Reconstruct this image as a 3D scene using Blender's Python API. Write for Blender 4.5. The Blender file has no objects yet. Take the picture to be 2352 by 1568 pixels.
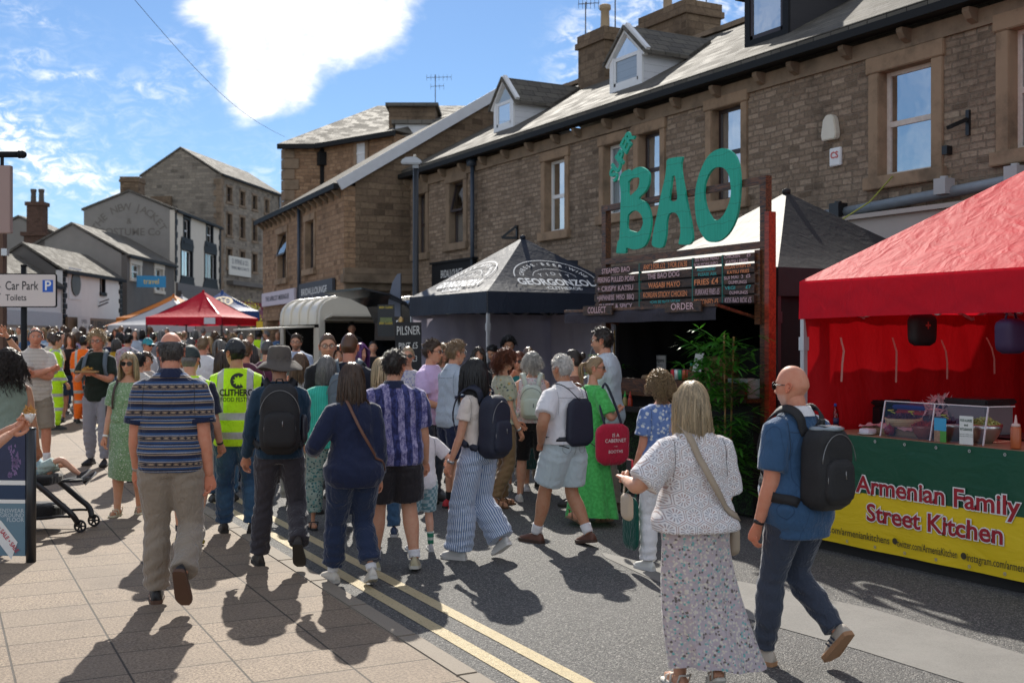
import bpy,bmesh,math,random
import numpy as np
from mathutils import Vector,Matrix,Euler
from mathutils.bvhtree import BVHTree
S = bpy.context.scene
COL = S.collection
R = math.radians
random.seed(7)
RNG = np.random.RandomState(11)
# ---------------------------------------------------------------- camera, sky, sun
YAW = R(29.1);CZ = 1.83;F = 2613.0
cd = bpy.data.cameras.new('camera');cam = bpy.data.objects.new('camera',cd);COL.objects.link(cam)
cam.location = (0,0,CZ);cam.rotation_euler = (R(90),0,-YAW)
cd.lens = 40;cd.sensor_width = 36;cd.clip_end = 3000;cd.clip_start = .1
cd.dof.use_dof = True;cd.dof.focus_distance = 8.6;cd.dof.aperture_fstop = 3.2
S.camera = cam
S.view_settings.view_transform = 'Standard';S.view_settings.look = 'None'
S.view_settings.gamma = 1;S.view_settings.use_curve_mapping = False
S.view_settings.exposure = 0.42
SUN_EL = R(37);SUN_AZ = YAW - R(7.8)
sd = bpy.data.lights.new('sun','SUN');sun = bpy.data.objects.new('sun',sd);COL.objects.link(sun)
sd.energy = 5.0;sd.angle = R(.53);sd.color = (1,.94,.84)
sdir = Vector((math.sin(SUN_AZ)*math.cos(SUN_EL),math.cos(SUN_AZ)*math.cos(SUN_EL),math.sin(SUN_EL)))
sun.rotation_euler = sdir.to_track_quat('Z','Y').to_euler()
sun.location = (5,10,30)
class NT:
 """small helper for node trees"""
 def __init__(s,tree): s.t = tree;s.n = tree.nodes
 def new(s,ty,**kw):
  n = s.n.new(ty)
  for k,v in kw.items(): setattr(n,k,v)
  return n
 def put(s,sock,v):
  if isinstance(v,bpy.types.NodeSocket): s.t.links.new(v,sock)
  elif v is not None:
   if isinstance(v,(tuple,list)) and len(v) == 3 and sock.type == 'RGBA': v = (*v,1)
   sock.default_value = v
 def m(s,op,a,b=None,c=None):
  n = s.new('ShaderNodeMath',operation=op)
  for i,v in enumerate((a,b,c)):
   if v is not None: s.put(n.inputs[i],v)
  return n.outputs[0]
 def clamp(s,a):
  n = s.new('ShaderNodeClamp');s.put(n.inputs[0],a);return n.outputs[0]
 def mix(s,f,a,b,mode='MIX'):
  n = s.new('ShaderNodeMix',data_type='RGBA',blend_type=mode)
  s.put(n.inputs[0],f);s.put(n.inputs[6],a);s.put(n.inputs[7],b);return n.outputs[2]
 def ramp(s,f,stops,interp='LINEAR'):
  n = s.new('ShaderNodeValToRGB');cr = n.color_ramp;cr.interpolation = interp
  while len(cr.elements) < len(stops): cr.elements.new(.5)
  for e,(p,c) in zip(cr.elements,stops):
   e.position = p;e.color = (*c,1) if len(c) == 3 else c
  s.put(n.inputs[0],f);return n.outputs[0]
 def step(s,x,a,b):
  n = s.new('ShaderNodeMapRange',interpolation_type='SMOOTHSTEP')
  s.put(n.inputs[0],x);n.inputs[1].default_value = a;n.inputs[2].default_value = b
  return n.outputs[0]
 def noise(s,vec,scale,detail=3,rough=.55,dist=0):
  n = s.new('ShaderNodeTexNoise');s.put(n.inputs['Vector'],vec);n.inputs['Scale'].default_value = scale
  n.inputs['Detail'].default_value = detail;n.inputs['Roughness'].default_value = rough
  n.inputs['Distortion'].default_value = dist
  return n.outputs[0]
 def voro(s,vec,scale,feature='F1',out=0,rnd=1):
  n = s.new('ShaderNodeTexVoronoi',feature=feature);s.put(n.inputs['Vector'],vec)
  n.inputs['Scale'].default_value = scale;n.inputs['Randomness'].default_value = rnd
  return n.outputs[out]
 def map(s,vec,scale=(1,1,1),loc=(0,0,0),rot=(0,0,0)):
  n = s.new('ShaderNodeMapping');s.put(n.inputs[0],vec);n.inputs[1].default_value = loc
  n.inputs[2].default_value = rot;n.inputs[3].default_value = scale;return n.outputs[0]
 def xyz(s,vec):
  n = s.new('ShaderNodeSeparateXYZ');s.put(n.inputs[0],vec);return n.outputs
 def comb(s,x,y,z=0.0):
  n = s.new('ShaderNodeCombineXYZ')
  for i,v in enumerate((x,y,z)): s.put(n.inputs[i],v)
  return n.outputs[0]
 def obj(s): return s.new('ShaderNodeTexCoord').outputs['Object']
 def uv(s): return s.new('ShaderNodeTexCoord').outputs['UV']
 def pos(s): return s.new('ShaderNodeNewGeometry').outputs['Position']
 def attr(s,name): return s.new('ShaderNodeAttribute',attribute_name=name).outputs[0]
 def bump(s,h,strength=.5,dist=.02,nrm=None):
  n = s.new('ShaderNodeBump');n.inputs['Strength'].default_value = strength
  n.inputs['Distance'].default_value = dist;s.put(n.inputs['Height'],h)
  if nrm is not None: s.put(n.inputs['Normal'],nrm)
  return n.outputs[0]
  # world: Nishita sky plus clouds laid out by direction, unseen fill clouds added
W = bpy.data.worlds.new('World');S.world = W;W.use_nodes = True
w = NT(W.node_tree);bg = w.n['Background']
sky = w.new('ShaderNodeTexSky',sky_type='NISHITA',sun_disc=False,sun_elevation=SUN_EL,sun_rotation=SUN_AZ)
sky.air_density = 1.0;sky.dust_density = .15;sky.ozone_density = 1.4;sky.altitude = 100
gx,gy,gzz = w.xyz(w.new('ShaderNodeTexCoord').outputs['Generated'])
az = w.m('MULTIPLY',w.m('ARCTAN2',gx,gy),57.2958);el = w.m('MULTIPLY',w.m('ARCSINE',gzz),57.2958)
def blob(a,e,ra,re,amp,tilt=0):
 c,s_ = math.cos(R(tilt)),math.sin(R(tilt))
 da,de = w.m('SUBTRACT',az,a),w.m('SUBTRACT',el,e)
 u = w.m('ADD',w.m('MULTIPLY',da,c/ra),w.m('MULTIPLY',de,s_/ra))
 v = w.m('SUBTRACT',w.m('MULTIPLY',de,c/re),w.m('MULTIPLY',da,s_/re))
 r2 = w.m('ADD',w.m('MULTIPLY',u,u),w.m('MULTIPLY',v,v))
 return w.m('MULTIPLY',w.m('EXPONENT',w.m('MULTIPLY',r2,-1)),amp)
def skyp(x,y):
 a = math.degrees(math.atan((x-1176)/F));e = math.degrees(math.atan((784-y)/math.hypot(F,x-1176)))
 return 29.1+a,e
thick = None
for (x,y,ra,re,amp,tl) in [(690,30,5.2,1.9,1.1,0),(640,130,2.6,2.3,1.15,-15),(585,215,1.9,1.5,1.05,20),
(850,60,2.0,1.4,.9,20),(470,30,1.3,1.0,.55,0)]:
 b = blob(*skyp(x,y),ra,re,amp,tl);thick = b if thick is None else w.m('ADD',thick,b)
thin = None
for (x,y,ra,re,amp,tl) in [(40,350,4.2,1.1,.62,-16),(150,400,3.2,.9,.5,-12),(20,280,2.0,.9,.45,-20),(150,172,2.2,.28,.55,6),
(70,133,1.2,.45,.45,10),(60,30,2.2,.6,.4,-10),(410,190,2.4,1.0,.34,30),(310,200,.7,.3,.4,0),
(1330,110,1.2,1.9,.6,-20),(1500,40,3.2,1.8,.66,20),(1640,20,2.2,1.6,.5,10),
(330,430,4.5,.7,.3,8),(600,400,2.5,1.2,.2,20),(380,100,.9,.5,.3,0),(-300,300,9,3,.6,0),(2600,200,9,4,.5,0)]:
 b = blob(*skyp(x,y),ra,re,amp,tl);thin = b if thin is None else w.m('ADD',thin,b)
cv = w.comb(w.m('MULTIPLY',az,.16),w.m('MULTIPLY',el,.30),0.0)
n1 = w.noise(cv,1.9,9,.62,.35);n2 = w.noise(cv,5.5,8,.68,.6)
th = w.m('ADD',thick,w.m('MULTIPLY',w.m('SUBTRACT',n1,.5),1.5))
mthick = w.step(th,.36,1.12)
tn = w.m('MULTIPLY',thin,w.m('MULTIPLY',w.step(n2,.40,.74),1.2))
back = w.m('MAXIMUM',w.step(w.m('ADD',w.m('MULTIPLY',gx,math.sin(YAW)),w.m('MULTIPLY',gy,math.cos(YAW))),.62,.30),w.step(el,24,38))  # extra cloud cover behind and overhead, out of view, added to raise fill light
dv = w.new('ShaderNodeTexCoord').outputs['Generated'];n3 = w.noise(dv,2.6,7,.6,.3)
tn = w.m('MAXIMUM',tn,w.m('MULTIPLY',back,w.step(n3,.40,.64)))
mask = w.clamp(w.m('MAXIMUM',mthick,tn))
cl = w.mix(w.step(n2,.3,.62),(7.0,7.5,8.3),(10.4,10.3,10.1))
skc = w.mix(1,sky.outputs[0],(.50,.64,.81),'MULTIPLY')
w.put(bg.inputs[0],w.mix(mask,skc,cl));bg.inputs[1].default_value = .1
# ---------------------------------------------------------------- placing
FW = Vector((math.sin(YAW),math.cos(YAW)));RT = Vector((math.cos(YAW),-math.sin(YAW)))
def gz(x,y):
 t = min(max(0.,y-12.),95.)
 return .018*t*t/(t+3.) if t > 0 else 0.
def at(x,d):
 """ground-plan point at depth d metres, seen at column x of the 2352-wide photograph"""
 p = FW*d + RT*((x-1176)/F*d);return p.x,p.y
def hgt(y,d): return CZ-(y-784)*d/F
def onX(X,x,y):
 ph = YAW+math.atan((x-1176)/F);Y = X/math.tan(ph);d = X*FW.x+Y*FW.y
 return Y,hgt(y,d)
def kerbx(y): return 2.64+.04*y
# ---------------------------------------------------------------- objects
def tag(o,label=None,cat=None,group=None,kind=None):
 for k,v in (('label',label),('category',cat),('group',group),('kind',kind)):
  if v: o[k] = v
 return o
def thing(name,label,cat,loc=(0,0,0),rz=0,group=None):
 o = bpy.data.objects.new(name,None);COL.objects.link(o)
 o.location = loc;o.rotation_euler = (0,0,rz);o.empty_display_size = .2
 return tag(o,label,cat,group)
class MB:
 """collects faces and links them as one mesh object"""
 def __init__(s): s.v = [];s.f = [];s.mi = [];s.cur = 0
 def add(s,V,Fc,mi=None):
  b = len(s.v);s.v.extend([tuple(p) for p in V]);s.f.extend([tuple(i+b for i in f) for f in Fc])
  s.mi.extend([s.cur if mi is None else mi]*len(Fc));return s
 def box(s,x0,y0,z0,x1,y1,z1,mi=None):
  V = [(x0,y0,z0),(x1,y0,z0),(x1,y1,z0),(x0,y1,z0),(x0,y0,z1),(x1,y0,z1),(x1,y1,z1),(x0,y1,z1)]
  return s.add(V,[(3,2,1,0),(4,5,6,7),(0,1,5,4),(1,2,6,5),(2,3,7,6),(3,0,4,7)],mi)
 def bar(s,a,b,wd,th,up=(0,0,1),mi=None):
  a,b = Vector(a),Vector(b);t = (b-a).normalized();u = Vector(up);sd_ = t.cross(u)
  if sd_.length < 1e-4: sd_ = t.cross(Vector((1,0,0)))
  sd_.normalize();u = sd_.cross(t).normalized()
  V = [p+sd_*(i*wd/2)+u*(j*th/2) for p in (a,b) for i,j in ((-1,-1),(1,-1),(1,1),(-1,1))]
  return s.add(V,[(0,1,2,3),(7,6,5,4),(4,5,1,0),(5,6,2,1),(6,7,3,2),(7,4,0,3)],mi)
 def tube(s,pts,r,n=8,mi=None,cap=True):
  V,Fc = tube(np.array([tuple(p) for p in pts],float),r,n,cap);return s.add(V,Fc,mi)
 def lathe(s,prof,c=(0,0,0),n=24,mi=None,sx=1,sy=1):
  V = [];Fc = []
  for r,z in prof:
   for k in range(n):
    a = 2*math.pi*k/n;V.append((c[0]+r*math.cos(a)*sx,c[1]+r*math.sin(a)*sy,c[2]+z))
  for i in range(len(prof)-1):
   for k in range(n):
    k2 = (k+1) % n;Fc.append((i*n+k,i*n+k2,(i+1)*n+k2,(i+1)*n+k))
  if prof[0][0] > 1e-5: Fc.append(tuple(range(n-1,-1,-1)))
  if prof[-1][0] > 1e-5: Fc.append(tuple((len(prof)-1)*n+k for k in range(n)))
  return s.add(V,Fc,mi)
 def prism(s,poly,fn,t0,t1,mi=None):
  """polygon (u,v) swept from t0 to t1; fn(u,v,t) gives the point"""
  n = len(poly);V = [fn(u,v,t0) for u,v in poly]+[fn(u,v,t1) for u,v in poly]
  Fc = [tuple(range(n-1,-1,-1)),tuple(range(n,2*n))]+[(i,(i+1) % n,n+(i+1) % n,n+i) for i in range(n)]
  return s.add(V,Fc,mi)
 def quad(s,a,b,c,d,mi=None): return s.add([a,b,c,d],[(0,1,2,3)],mi)
 def build(s,name,mats,parent=None,smooth=False,loc=(0,0,0),rz=0,uv=True,bevel=0):
  me = bpy.data.meshes.new(name);me.from_pydata(s.v,[],s.f)
  mats = mats if isinstance(mats,(list,tuple)) else [mats]
  for m_ in mats: me.materials.append(m_)
  if len(mats) > 1: me.polygons.foreach_set('material_index',s.mi)
  bm = bmesh.new();bm.from_mesh(me);bmesh.ops.recalc_face_normals(bm,faces=bm.faces)
  if bevel:
   es = [e for e in bm.edges if len(e.link_faces) == 2 and e.calc_face_angle(0) > .6]
   bmesh.ops.bevel(bm,geom=es,offset=bevel,segments=2,affect='EDGES',clamp_overlap=True)
  bm.to_mesh(me);bm.free()
  if smooth: me.polygons.foreach_set('use_smooth',[True]*len(me.polygons))
  if uv: boxuv(me)
  o = bpy.data.objects.new(name,me);COL.objects.link(o)
  o.location = loc;o.rotation_euler = (0,0,rz)
  if parent: o.parent = parent
  return o
def boxuv(me):
 ul = me.uv_layers.new(name='UVMap');up = Vector((0,0,1))
 for p in me.polygons:
  n = p.normal
  t = Vector((1,0,0)) if abs(n.z) > .999 else up.cross(n).normalized()
  b = n.cross(t)
  for li in p.loop_indices:
   co = me.vertices[me.loops[li].vertex_index].co
   ul.data[li].uv = (co.dot(t),co.dot(b))
def frame_along(P):
 """ring frames along a polyline"""
 T = np.zeros_like(P);T[1:-1] = P[2:]-P[:-2];T[0] = P[1]-P[0];T[-1] = P[-1]-P[-2]
 T /= np.linalg.norm(T,axis=1)[:,None]+1e-9
 ref = np.array([0,1.,0]) if abs(T[0][1]) < .8 else np.array([1.,0,0])
 A = np.zeros_like(P);B = np.zeros_like(P)
 for i in range(len(P)):
  a = np.cross(ref,T[i]);a /= np.linalg.norm(a)+1e-9
  b = np.cross(T[i],a);A[i] = a;B[i] = b;ref = b
 return T,A,B
def tube(P,r,n=10,cap=True,rnd=False):
 P = np.asarray(P,float);k = len(P)
 r = np.asarray(r,float)
 if r.ndim == 0: r = np.full((k,2),float(r))
 elif r.ndim == 1: r = np.stack([r,r],1)
 T,A,B = frame_along(P)
 if rnd:
  h0 = r[0].mean()*.55;h1 = r[-1].mean()*.55
  P = np.vstack([P[0]-T[0]*h0,P,P[-1]+T[-1]*h1]);r = np.vstack([r[0]*.55,r,r[-1]*.55])
  A = np.vstack([A[0],A,A[-1]]);B = np.vstack([B[0],B,B[-1]]);k += 2
 th = np.arange(n)*2*math.pi/n;c,s_ = np.cos(th),np.sin(th)
 V = P[:,None,:]+A[:,None,:]*(r[:,0,None]*c)[:,:,None]+B[:,None,:]*(r[:,1,None]*s_)[:,:,None]
 V = V.reshape(-1,3);Fc = []
 for i in range(k-1):
  for j in range(n):
   j2 = (j+1) % n;Fc.append((i*n+j,i*n+j2,(i+1)*n+j2,(i+1)*n+j))
 if cap: Fc.append(tuple(range(n-1,-1,-1)));Fc.append(tuple((k-1)*n+j for j in range(n)))
 return V,Fc
def smooth_path(P,m=4):
 """Catmull-Rom through the points"""
 P = np.asarray(P,float);Q = np.vstack([2*P[0]-P[1],P,2*P[-1]-P[-2]]);out = []
 for i in range(len(P)-1):
  a,b,c,d = Q[i],Q[i+1],Q[i+2],Q[i+3]
  for t in np.linspace(0,1,m,endpoint=False):
   out.append(.5*(2*b+(c-a)*t+(2*a-5*b+4*c-d)*t*t+(3*b-a-3*c+d)*t**3))
 out.append(P[-1]);return np.array(out)
def raw_obj(name,V,Fc,mats,parent=None,smooth=True,col=None,mi=None,uv=False):
 me = bpy.data.meshes.new(name);me.from_pydata(np.asarray(V).tolist(),[],[tuple(map(int,f)) for f in Fc] if not isinstance(Fc,list) else Fc)
 for m_ in (mats if isinstance(mats,(list,tuple)) else [mats]): me.materials.append(m_)
 if smooth: me.polygons.foreach_set('use_smooth',[True]*len(me.polygons))
 if mi is not None: me.polygons.foreach_set('material_index',mi)
 if col is not None:
  a = me.color_attributes.new('Col','FLOAT_COLOR','POINT')
  c = np.ones((len(V),4));c[:,:3] = col;a.data.foreach_set('color',c.ravel())
 if uv: boxuv(me)
 o = bpy.data.objects.new(name,me);COL.objects.link(o)
 if parent: o.parent = parent
 return o
TMP = bpy.data.scenes.new('scratch')
def remesh(parts,vox,sm=2):
 V = [];Fc = [];b = 0
 for v,f in parts:
  V.append(np.asarray(v));Fc += [tuple(i+b for i in q) for q in f];b += len(v)
 V = np.vstack(V);me = bpy.data.meshes.new('t');me.from_pydata(V.tolist(),[],Fc)
 o = bpy.data.objects.new('t',me);TMP.collection.objects.link(o)
 m_ = o.modifiers.new('r','REMESH');m_.mode = 'VOXEL';m_.voxel_size = vox
 if sm:
  m2 = o.modifiers.new('s','SMOOTH');m2.factor = .5;m2.iterations = sm
 vl = TMP.view_layers[0];vl.update();em = o.evaluated_get(vl.depsgraph).data
 n = len(em.vertices);out = np.empty(n*3);em.vertices.foreach_get('co',out)
 nl = len(em.loops);li = np.empty(nl,int);em.loops.foreach_get('vertex_index',li)
 ls = np.empty(len(em.polygons),int);em.polygons.foreach_get('loop_start',ls)
 lt = np.empty(len(em.polygons),int);em.polygons.foreach_get('loop_total',lt)
 faces = [tuple(li[a:a+k].tolist()) for a,k in zip(ls,lt)]
 TMP.collection.objects.unlink(o);bpy.data.objects.remove(o);bpy.data.meshes.remove(me)
 return out.reshape(-1,3),faces
def text_geo(txt,size=1.,bold=0.,ext=0.,spacing=1.,width=None,align='CENTER',res=3,shear=0.):
 """letters as flat geometry in (x,y), centred; returns V,F"""
 cu = bpy.data.curves.new('t','FONT');cu.body = txt;cu.size = size;cu.align_x = align;cu.align_y = 'CENTER'
 cu.offset = bold*size;cu.extrude = ext;cu.resolution_u = res;cu.space_character = spacing;cu.shear = shear
 cu.fill_mode = 'BOTH' if ext else 'FRONT'
 o = bpy.data.objects.new('t',cu);TMP.collection.objects.link(o)
 vl = TMP.view_layers[0];vl.update();me = bpy.data.meshes.new_from_object(o.evaluated_get(vl.depsgraph))
 V = np.array([v.co[:] for v in me.vertices]);Fc = [tuple(p.vertices) for p in me.polygons]
 TMP.collection.objects.unlink(o);bpy.data.objects.remove(o);bpy.data.curves.remove(cu);bpy.data.meshes.remove(me)
 if len(V) and width:
  V[:,0] *= width/(V[:,0].max()-V[:,0].min()+1e-9)
 return V,Fc
def place_text(name,txt,m_,parent,org,right,up,size,off=.004,ext=.0,group=None,**kw):
 """flat lettering on a plane: org = centre, right/up = plane axes; stands off along right x up"""
 right,up = Vector(right).normalized(),Vector(up).normalized();nrm = right.cross(up)
 V,Fc = text_geo(txt,size,ext=ext,**kw)
 if not len(V): return None
 P = [Vector(org)+right*float(v[0])+up*float(v[1])+nrm*(float(v[2])+off) for v in V]
 return raw_obj(name,[tuple(p) for p in P],Fc,m_,parent,smooth=False)
 # ---------------------------------------------------------------- materials
MATS = {}
def mat(name,col=(.5,.5,.5),rough=.6,metal=0.,spec=.5,fn=None,emit=None):
 if name in MATS: return MATS[name]
 m_ = bpy.data.materials.new(name);m_.use_nodes = True;t = NT(m_.node_tree);b = t.n['Principled BSDF']
 b.inputs['Roughness'].default_value = rough;b.inputs['Metallic'].default_value = metal
 b.inputs['Specular IOR Level'].default_value = spec
 if callable(col): t.put(b.inputs['Base Color'],col(t))
 else: b.inputs['Base Color'].default_value = (*col,1)
 if fn: fn(t,b)
 MATS[name] = m_;return m_
def vary(c,amt=.25,sc=4.,coord='obj'):
 def f(t):
  n = t.noise(t.obj() if coord == 'obj' else t.uv(),sc,6,.6)
  return t.mix(n,tuple(x*(1-amt) for x in c),tuple(min(1,x*(1+amt)) for x in c))
 return f
def plain(name,c,rough=.5,amt=.12,sc=6.,bump=0.,bs=60.,metal=0.,spec=.5):
 def fn(t,b):
  if bump: t.put(b.inputs['Normal'],t.bump(t.noise(t.obj(),bs,4),bump,.01))
 return mat(name,vary(c,amt,sc),rough,metal,spec,fn)
def cloth(name,col,rough=.85,wr=.55,fine=0.,trans=0.,wsc=9.,spec=.25,sheen=.4):
 """fabric: colour or pattern, folds as bump, fine weave, optional light passing through"""
 def fn(t,b):
  o = t.obj();v = t.map(o,(1,1,.55))
  n = t.noise(v,wsc,3,.5,.8);rid = t.m('ABSOLUTE',t.m('SUBTRACT',n,.5))
  h = t.m('ADD',t.m('MULTIPLY',rid,-1.0),t.m('MULTIPLY',t.noise(v,wsc*2.7,3,.55,.5),.35))
  nr = t.bump(h,wr,.05)
  if fine: nr = t.bump(t.noise(o,420,2),fine,.003,nr)
  t.put(b.inputs['Normal'],nr);b.inputs['Sheen Weight'].default_value = sheen;b.inputs['Sheen Roughness'].default_value = .4
  if trans:
   bc = b.inputs['Base Color'];tr = t.new('ShaderNodeBsdfTranslucent')
   if bc.is_linked: t.t.links.new(bc.links[0].from_socket,tr.inputs[0])
   else: tr.inputs[0].default_value = bc.default_value
   t.put(tr.inputs['Normal'],nr)
   mx = t.new('ShaderNodeMixShader');mx.inputs[0].default_value = trans
   t.t.links.new(b.outputs[0],mx.inputs[1]);t.t.links.new(tr.outputs[0],mx.inputs[2])
   t.t.links.new(mx.outputs[0],t.n['Material Output'].inputs[0])
 if not callable(col):
  c = col;col = lambda t: t.mix(t.noise(t.obj(),5,5),tuple(x*.88 for x in c),tuple(min(1,x*1.1) for x in c))
 return mat(name,col,rough,0,spec,fn)
 # ---------------------------------------------------------------- people
def skinfn(t):
 o = t.obj();a = t.attr('Col')
 n = t.noise(o,28,5,.6)
 n = t.m('ADD',t.m('MULTIPLY',t.step(n,.35,.75),.55),t.m('MULTIPLY',t.step(t.noise(o,110,3,.7),.5,.75),.3));return t.mix(n,a,t.mix(1,a,(.93,.68,.60),'MULTIPLY'))
def skinb(t,b):
 t.put(b.inputs['Normal'],t.bump(t.noise(t.obj(),180,3),.12,.004));b.inputs['Sheen Weight'].default_value = .25;b.inputs['Sheen Roughness'].default_value = .35;b.inputs['Sheen Tint'].default_value = (1,.85,.7,1)
SKIN = mat('skin',skinfn,.5,0,.35,skinb)
def hairb(t,b):
 n = t.noise(t.map(t.obj(),(1,1,.25)),130,3)
 t.put(b.inputs['Normal'],t.bump(n,.6,.006))
 tr = t.new('ShaderNodeBsdfTranslucent');t.put(tr.inputs[0],t.attr('Col'))
 mx = t.new('ShaderNodeMixShader');mx.inputs[0].default_value = .45
 t.t.links.new(b.outputs[0],mx.inputs[1]);t.t.links.new(tr.outputs[0],mx.inputs[2])
 t.t.links.new(mx.outputs[0],t.n['Material Output'].inputs[0])
HAIR = mat('hair',lambda t: t.attr('Col'),.30,0,.85,hairb)
RUB = plain('rubber',(.02,.02,.022),.6)
BLK = plain('black_plastic',(.012,.012,.014),.35)
LENS = mat('dark_lens',(.01,.012,.01),.08,0,.8)
def glassb(t,b):
 g = t.new('ShaderNodeBsdfGlossy');g.inputs['Roughness'].default_value = .05
 tp = t.new('ShaderNodeBsdfTransparent');tp.inputs[0].default_value = (.93,.95,.95,1)
 fr = t.new('ShaderNodeFresnel');mx = t.new('ShaderNodeMixShader')
 t.put(mx.inputs[0],fr.outputs[0]);t.t.links.new(tp.outputs[0],mx.inputs[1]);t.t.links.new(g.outputs[0],mx.inputs[2])
 t.t.links.new(mx.outputs[0],t.n['Material Output'].inputs[0])
CLEAR = mat('clear_pane',(.9,.9,.9),.05,fn=glassb)
HAIRC = dict(black=(.012,.010,.010),dark=(.036,.022,.015),brown=(.09,.048,.026),lbrown=(.19,.105,.055),blond=(.42,.29,.15),
pblond=(.55,.43,.27),grey=(.26,.25,.24),dgrey=(.12,.11,.105),white=(.72,.70,.66),red=(.20,.055,.018),
purple=(.16,.05,.22),sand=(.33,.22,.12))
SKINC = dict(pale=(.62,.36,.255),fair=(.56,.30,.195),ruddy=(.56,.25,.16),tan=(.45,.23,.135),brown=(.20,.10,.06))
def gs(a,s_): return np.exp(-(a/s_)**2)
HLINE = ([0,30,55,72,84,97,108,125,150,180],[.074,.068,.050,.028,-.012,-.004,.0,-.055,-.072,-.076])
def head_grid(nl,nm,feat=True,fem=False):
 th = np.linspace(.0001,math.pi-.0001,nl);ph = np.arange(nm)*2*math.pi/nm
 TH,PH = np.meshgrid(th,ph,indexing='ij')
 dz = np.cos(TH);sn = np.sin(TH);low = np.clip(-dz,0,1);rh = np.where(dz < 0,sn**.72,sn**.92)
 dx,dy = np.sin(PH),np.cos(PH)
 X = .0745*rh*dx*(1-(.20 if not fem else .26)*low**1.3);Z = np.where(dz > 0,.122*dz,.118*dz)
 Y = np.where(dy > 0,.096*rh*dy*(1-.10*low),.104*rh*dy*(1-.50*np.clip(low*1.25,0,1)))
 Y = Y+.010*low
 if feat:
  fr = np.clip((dy-.15)/.35,0,1);ax = np.abs(X);q = np.zeros_like(Y)
  k = np.clip((.014-Z)/.048,0,1);nz = np.where(Z > .014,gs(Z-.014,.014)*.15,np.where(Z > -.034,.15+.85*k**1.2,gs(Z+.034,.008)))
  q += .024*nz*gs(X,.0085+.007*k)
  q -= .010*gs(ax-.031,.016)*gs(Z-.008,.013)
  q += .005*gs(Z-.030,.010)*gs(ax-.025,.028)*(.5 if fem else 1)
  q += .005*gs(ax-.040,.020)*gs(Z+.026,.020)
  q += .0065*gs(X,.020)*(gs(Z+.0605,.0055)+1.05*gs(Z+.0735,.0065))-.0035*gs(X,.02)*gs(Z+.0668,.0028)
  q -= .004*gs(X,.022)*gs(Z+.086,.006)
  q += .009*gs(X,.021)*gs(Z+.103,.013)
  q -= .003*gs(ax-.026,.008)*gs(Z+.05,.012)
  Y = Y+q*fr
 return np.stack([X,Y,Z],-1),TH,PH
def grid_faces(nl,nm):
 return [(i*nm+j,(i+1)*nm+j,(i+1)*nm+(j+1) % nm,i*nm+(j+1) % nm) for i in range(nl-1) for j in range(nm)]
def ell(c,r,n=10,m=14,rot=None):
 th = np.linspace(.001,math.pi-.001,n);ph = np.arange(m)*2*math.pi/m
 T_,P_ = np.meshgrid(th,ph,indexing='ij')
 V = np.stack([np.sin(T_)*np.cos(P_)*r[0],np.sin(T_)*np.sin(P_)*r[1],np.cos(T_)*r[2]],-1).reshape(-1,3)
 if rot is not None: V = V@np.array(rot).T
 return V+np.array(c),grid_faces(n,m)
def make_head(lod,fem,skin,hairc,beard=None,lips=True):
 nl,nm = ((66,76),(40,44),(20,24))[lod]
 G,TH,PH = head_grid(nl,nm,True,fem);V = G.reshape(-1,3);Fc = grid_faces(nl,nm)
 sk = np.array(skin);hc = np.array(hairc);C = np.tile(sk,(len(V),1))
 x,y,z = V[:,0],V[:,1],V[:,2];fr = (y > .02).astype(float);ax = np.abs(x)
 def mixin(msk,c):
  msk = np.clip(msk,0,1)[:,None];C[:] = C*(1-msk)+np.array(c)*msk
 mixin(.35*gs(ax-.042,.02)*gs(z+.022,.02)*fr,sk*np.array([1.1,.62,.55]))
 mixin(.3*gs(x,.012)*gs(z+.03,.014)*fr,sk*np.array([1.1,.65,.58]))
 if beard:
  bm_ = np.clip((-.038-z)/.012,0,1)*np.clip((y+.002)/.02,0,1)*(1-gs(x,.02)*gs(z+.067,.009))
  mixin(bm_*beard[1],beard[0])
 if lod < 2:
  mixin(.8*fr*gs(x,.021)*gs(z+.0672,.010),sk*np.array([.92,.48,.46]) if fem else sk*np.array([.88,.58,.54]))
  mixin(.8*fr*gs(x,.022)*gs(z+.0668,.0022),sk*.25)
  mixin(.85*fr*gs(z-.031-.10*np.clip(ax-.012,0,.02)+.2*np.clip(ax-.04,0,1),.0042)*((ax > .012) & (ax < .052)),hc*.6+sk*.1)
  mixin(.6*fr*gs(ax-.031,.016)*gs(z-.0165,.003),sk*.3)
 parts = [(V,Fc,C)]
 if lod < 2:
  for sx in (-1,1):
   ec = np.array([sx*.031,.0742,.008]);ev,ef = ell(ec,(.0125,.0125,.0115),12,16)
   d = ev-ec;an = np.arccos(np.clip(d[:,1]/.0122,-1,1));cc = np.tile(np.array([.62,.58,.55]),(len(ev),1))
   cc[an < .52] = (.06,.05,.04);cc[an < .24] = (.004,.004,.004)
   parts.append((ev,ef,cc))
 for sx in (-1,1):
  rot = np.array(Matrix.Rotation(-sx*.45,3,'Z')@Matrix.Rotation(.2,3,'X'))
  ev,ef = ell((sx*.0765,-.014,-.004),(.009,.019,.032),8,12,rot);parts.append((ev,ef,np.tile(sk*np.array([1.05,.82,.76]),(len(ev),1))))
  if lod == 0:
   P = np.array([(0,.010,-.006),(.003,.012,.016),(.006,-.002,.030),(.009,-.018,.022),(.008,-.017,.0),(.003,-.006,-.018),(.001,.004,-.030)])
   P = smooth_path(P*np.array([sx,1,1]),3)@rot.T*1.0+np.array([sx*.080,-.014,-.004])
   tv,tf = tube(P,.0042,6);parts.append((tv,tf,np.tile(sk*np.array([1.05,.8,.74]),(len(tv),1))))
 return parts
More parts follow.
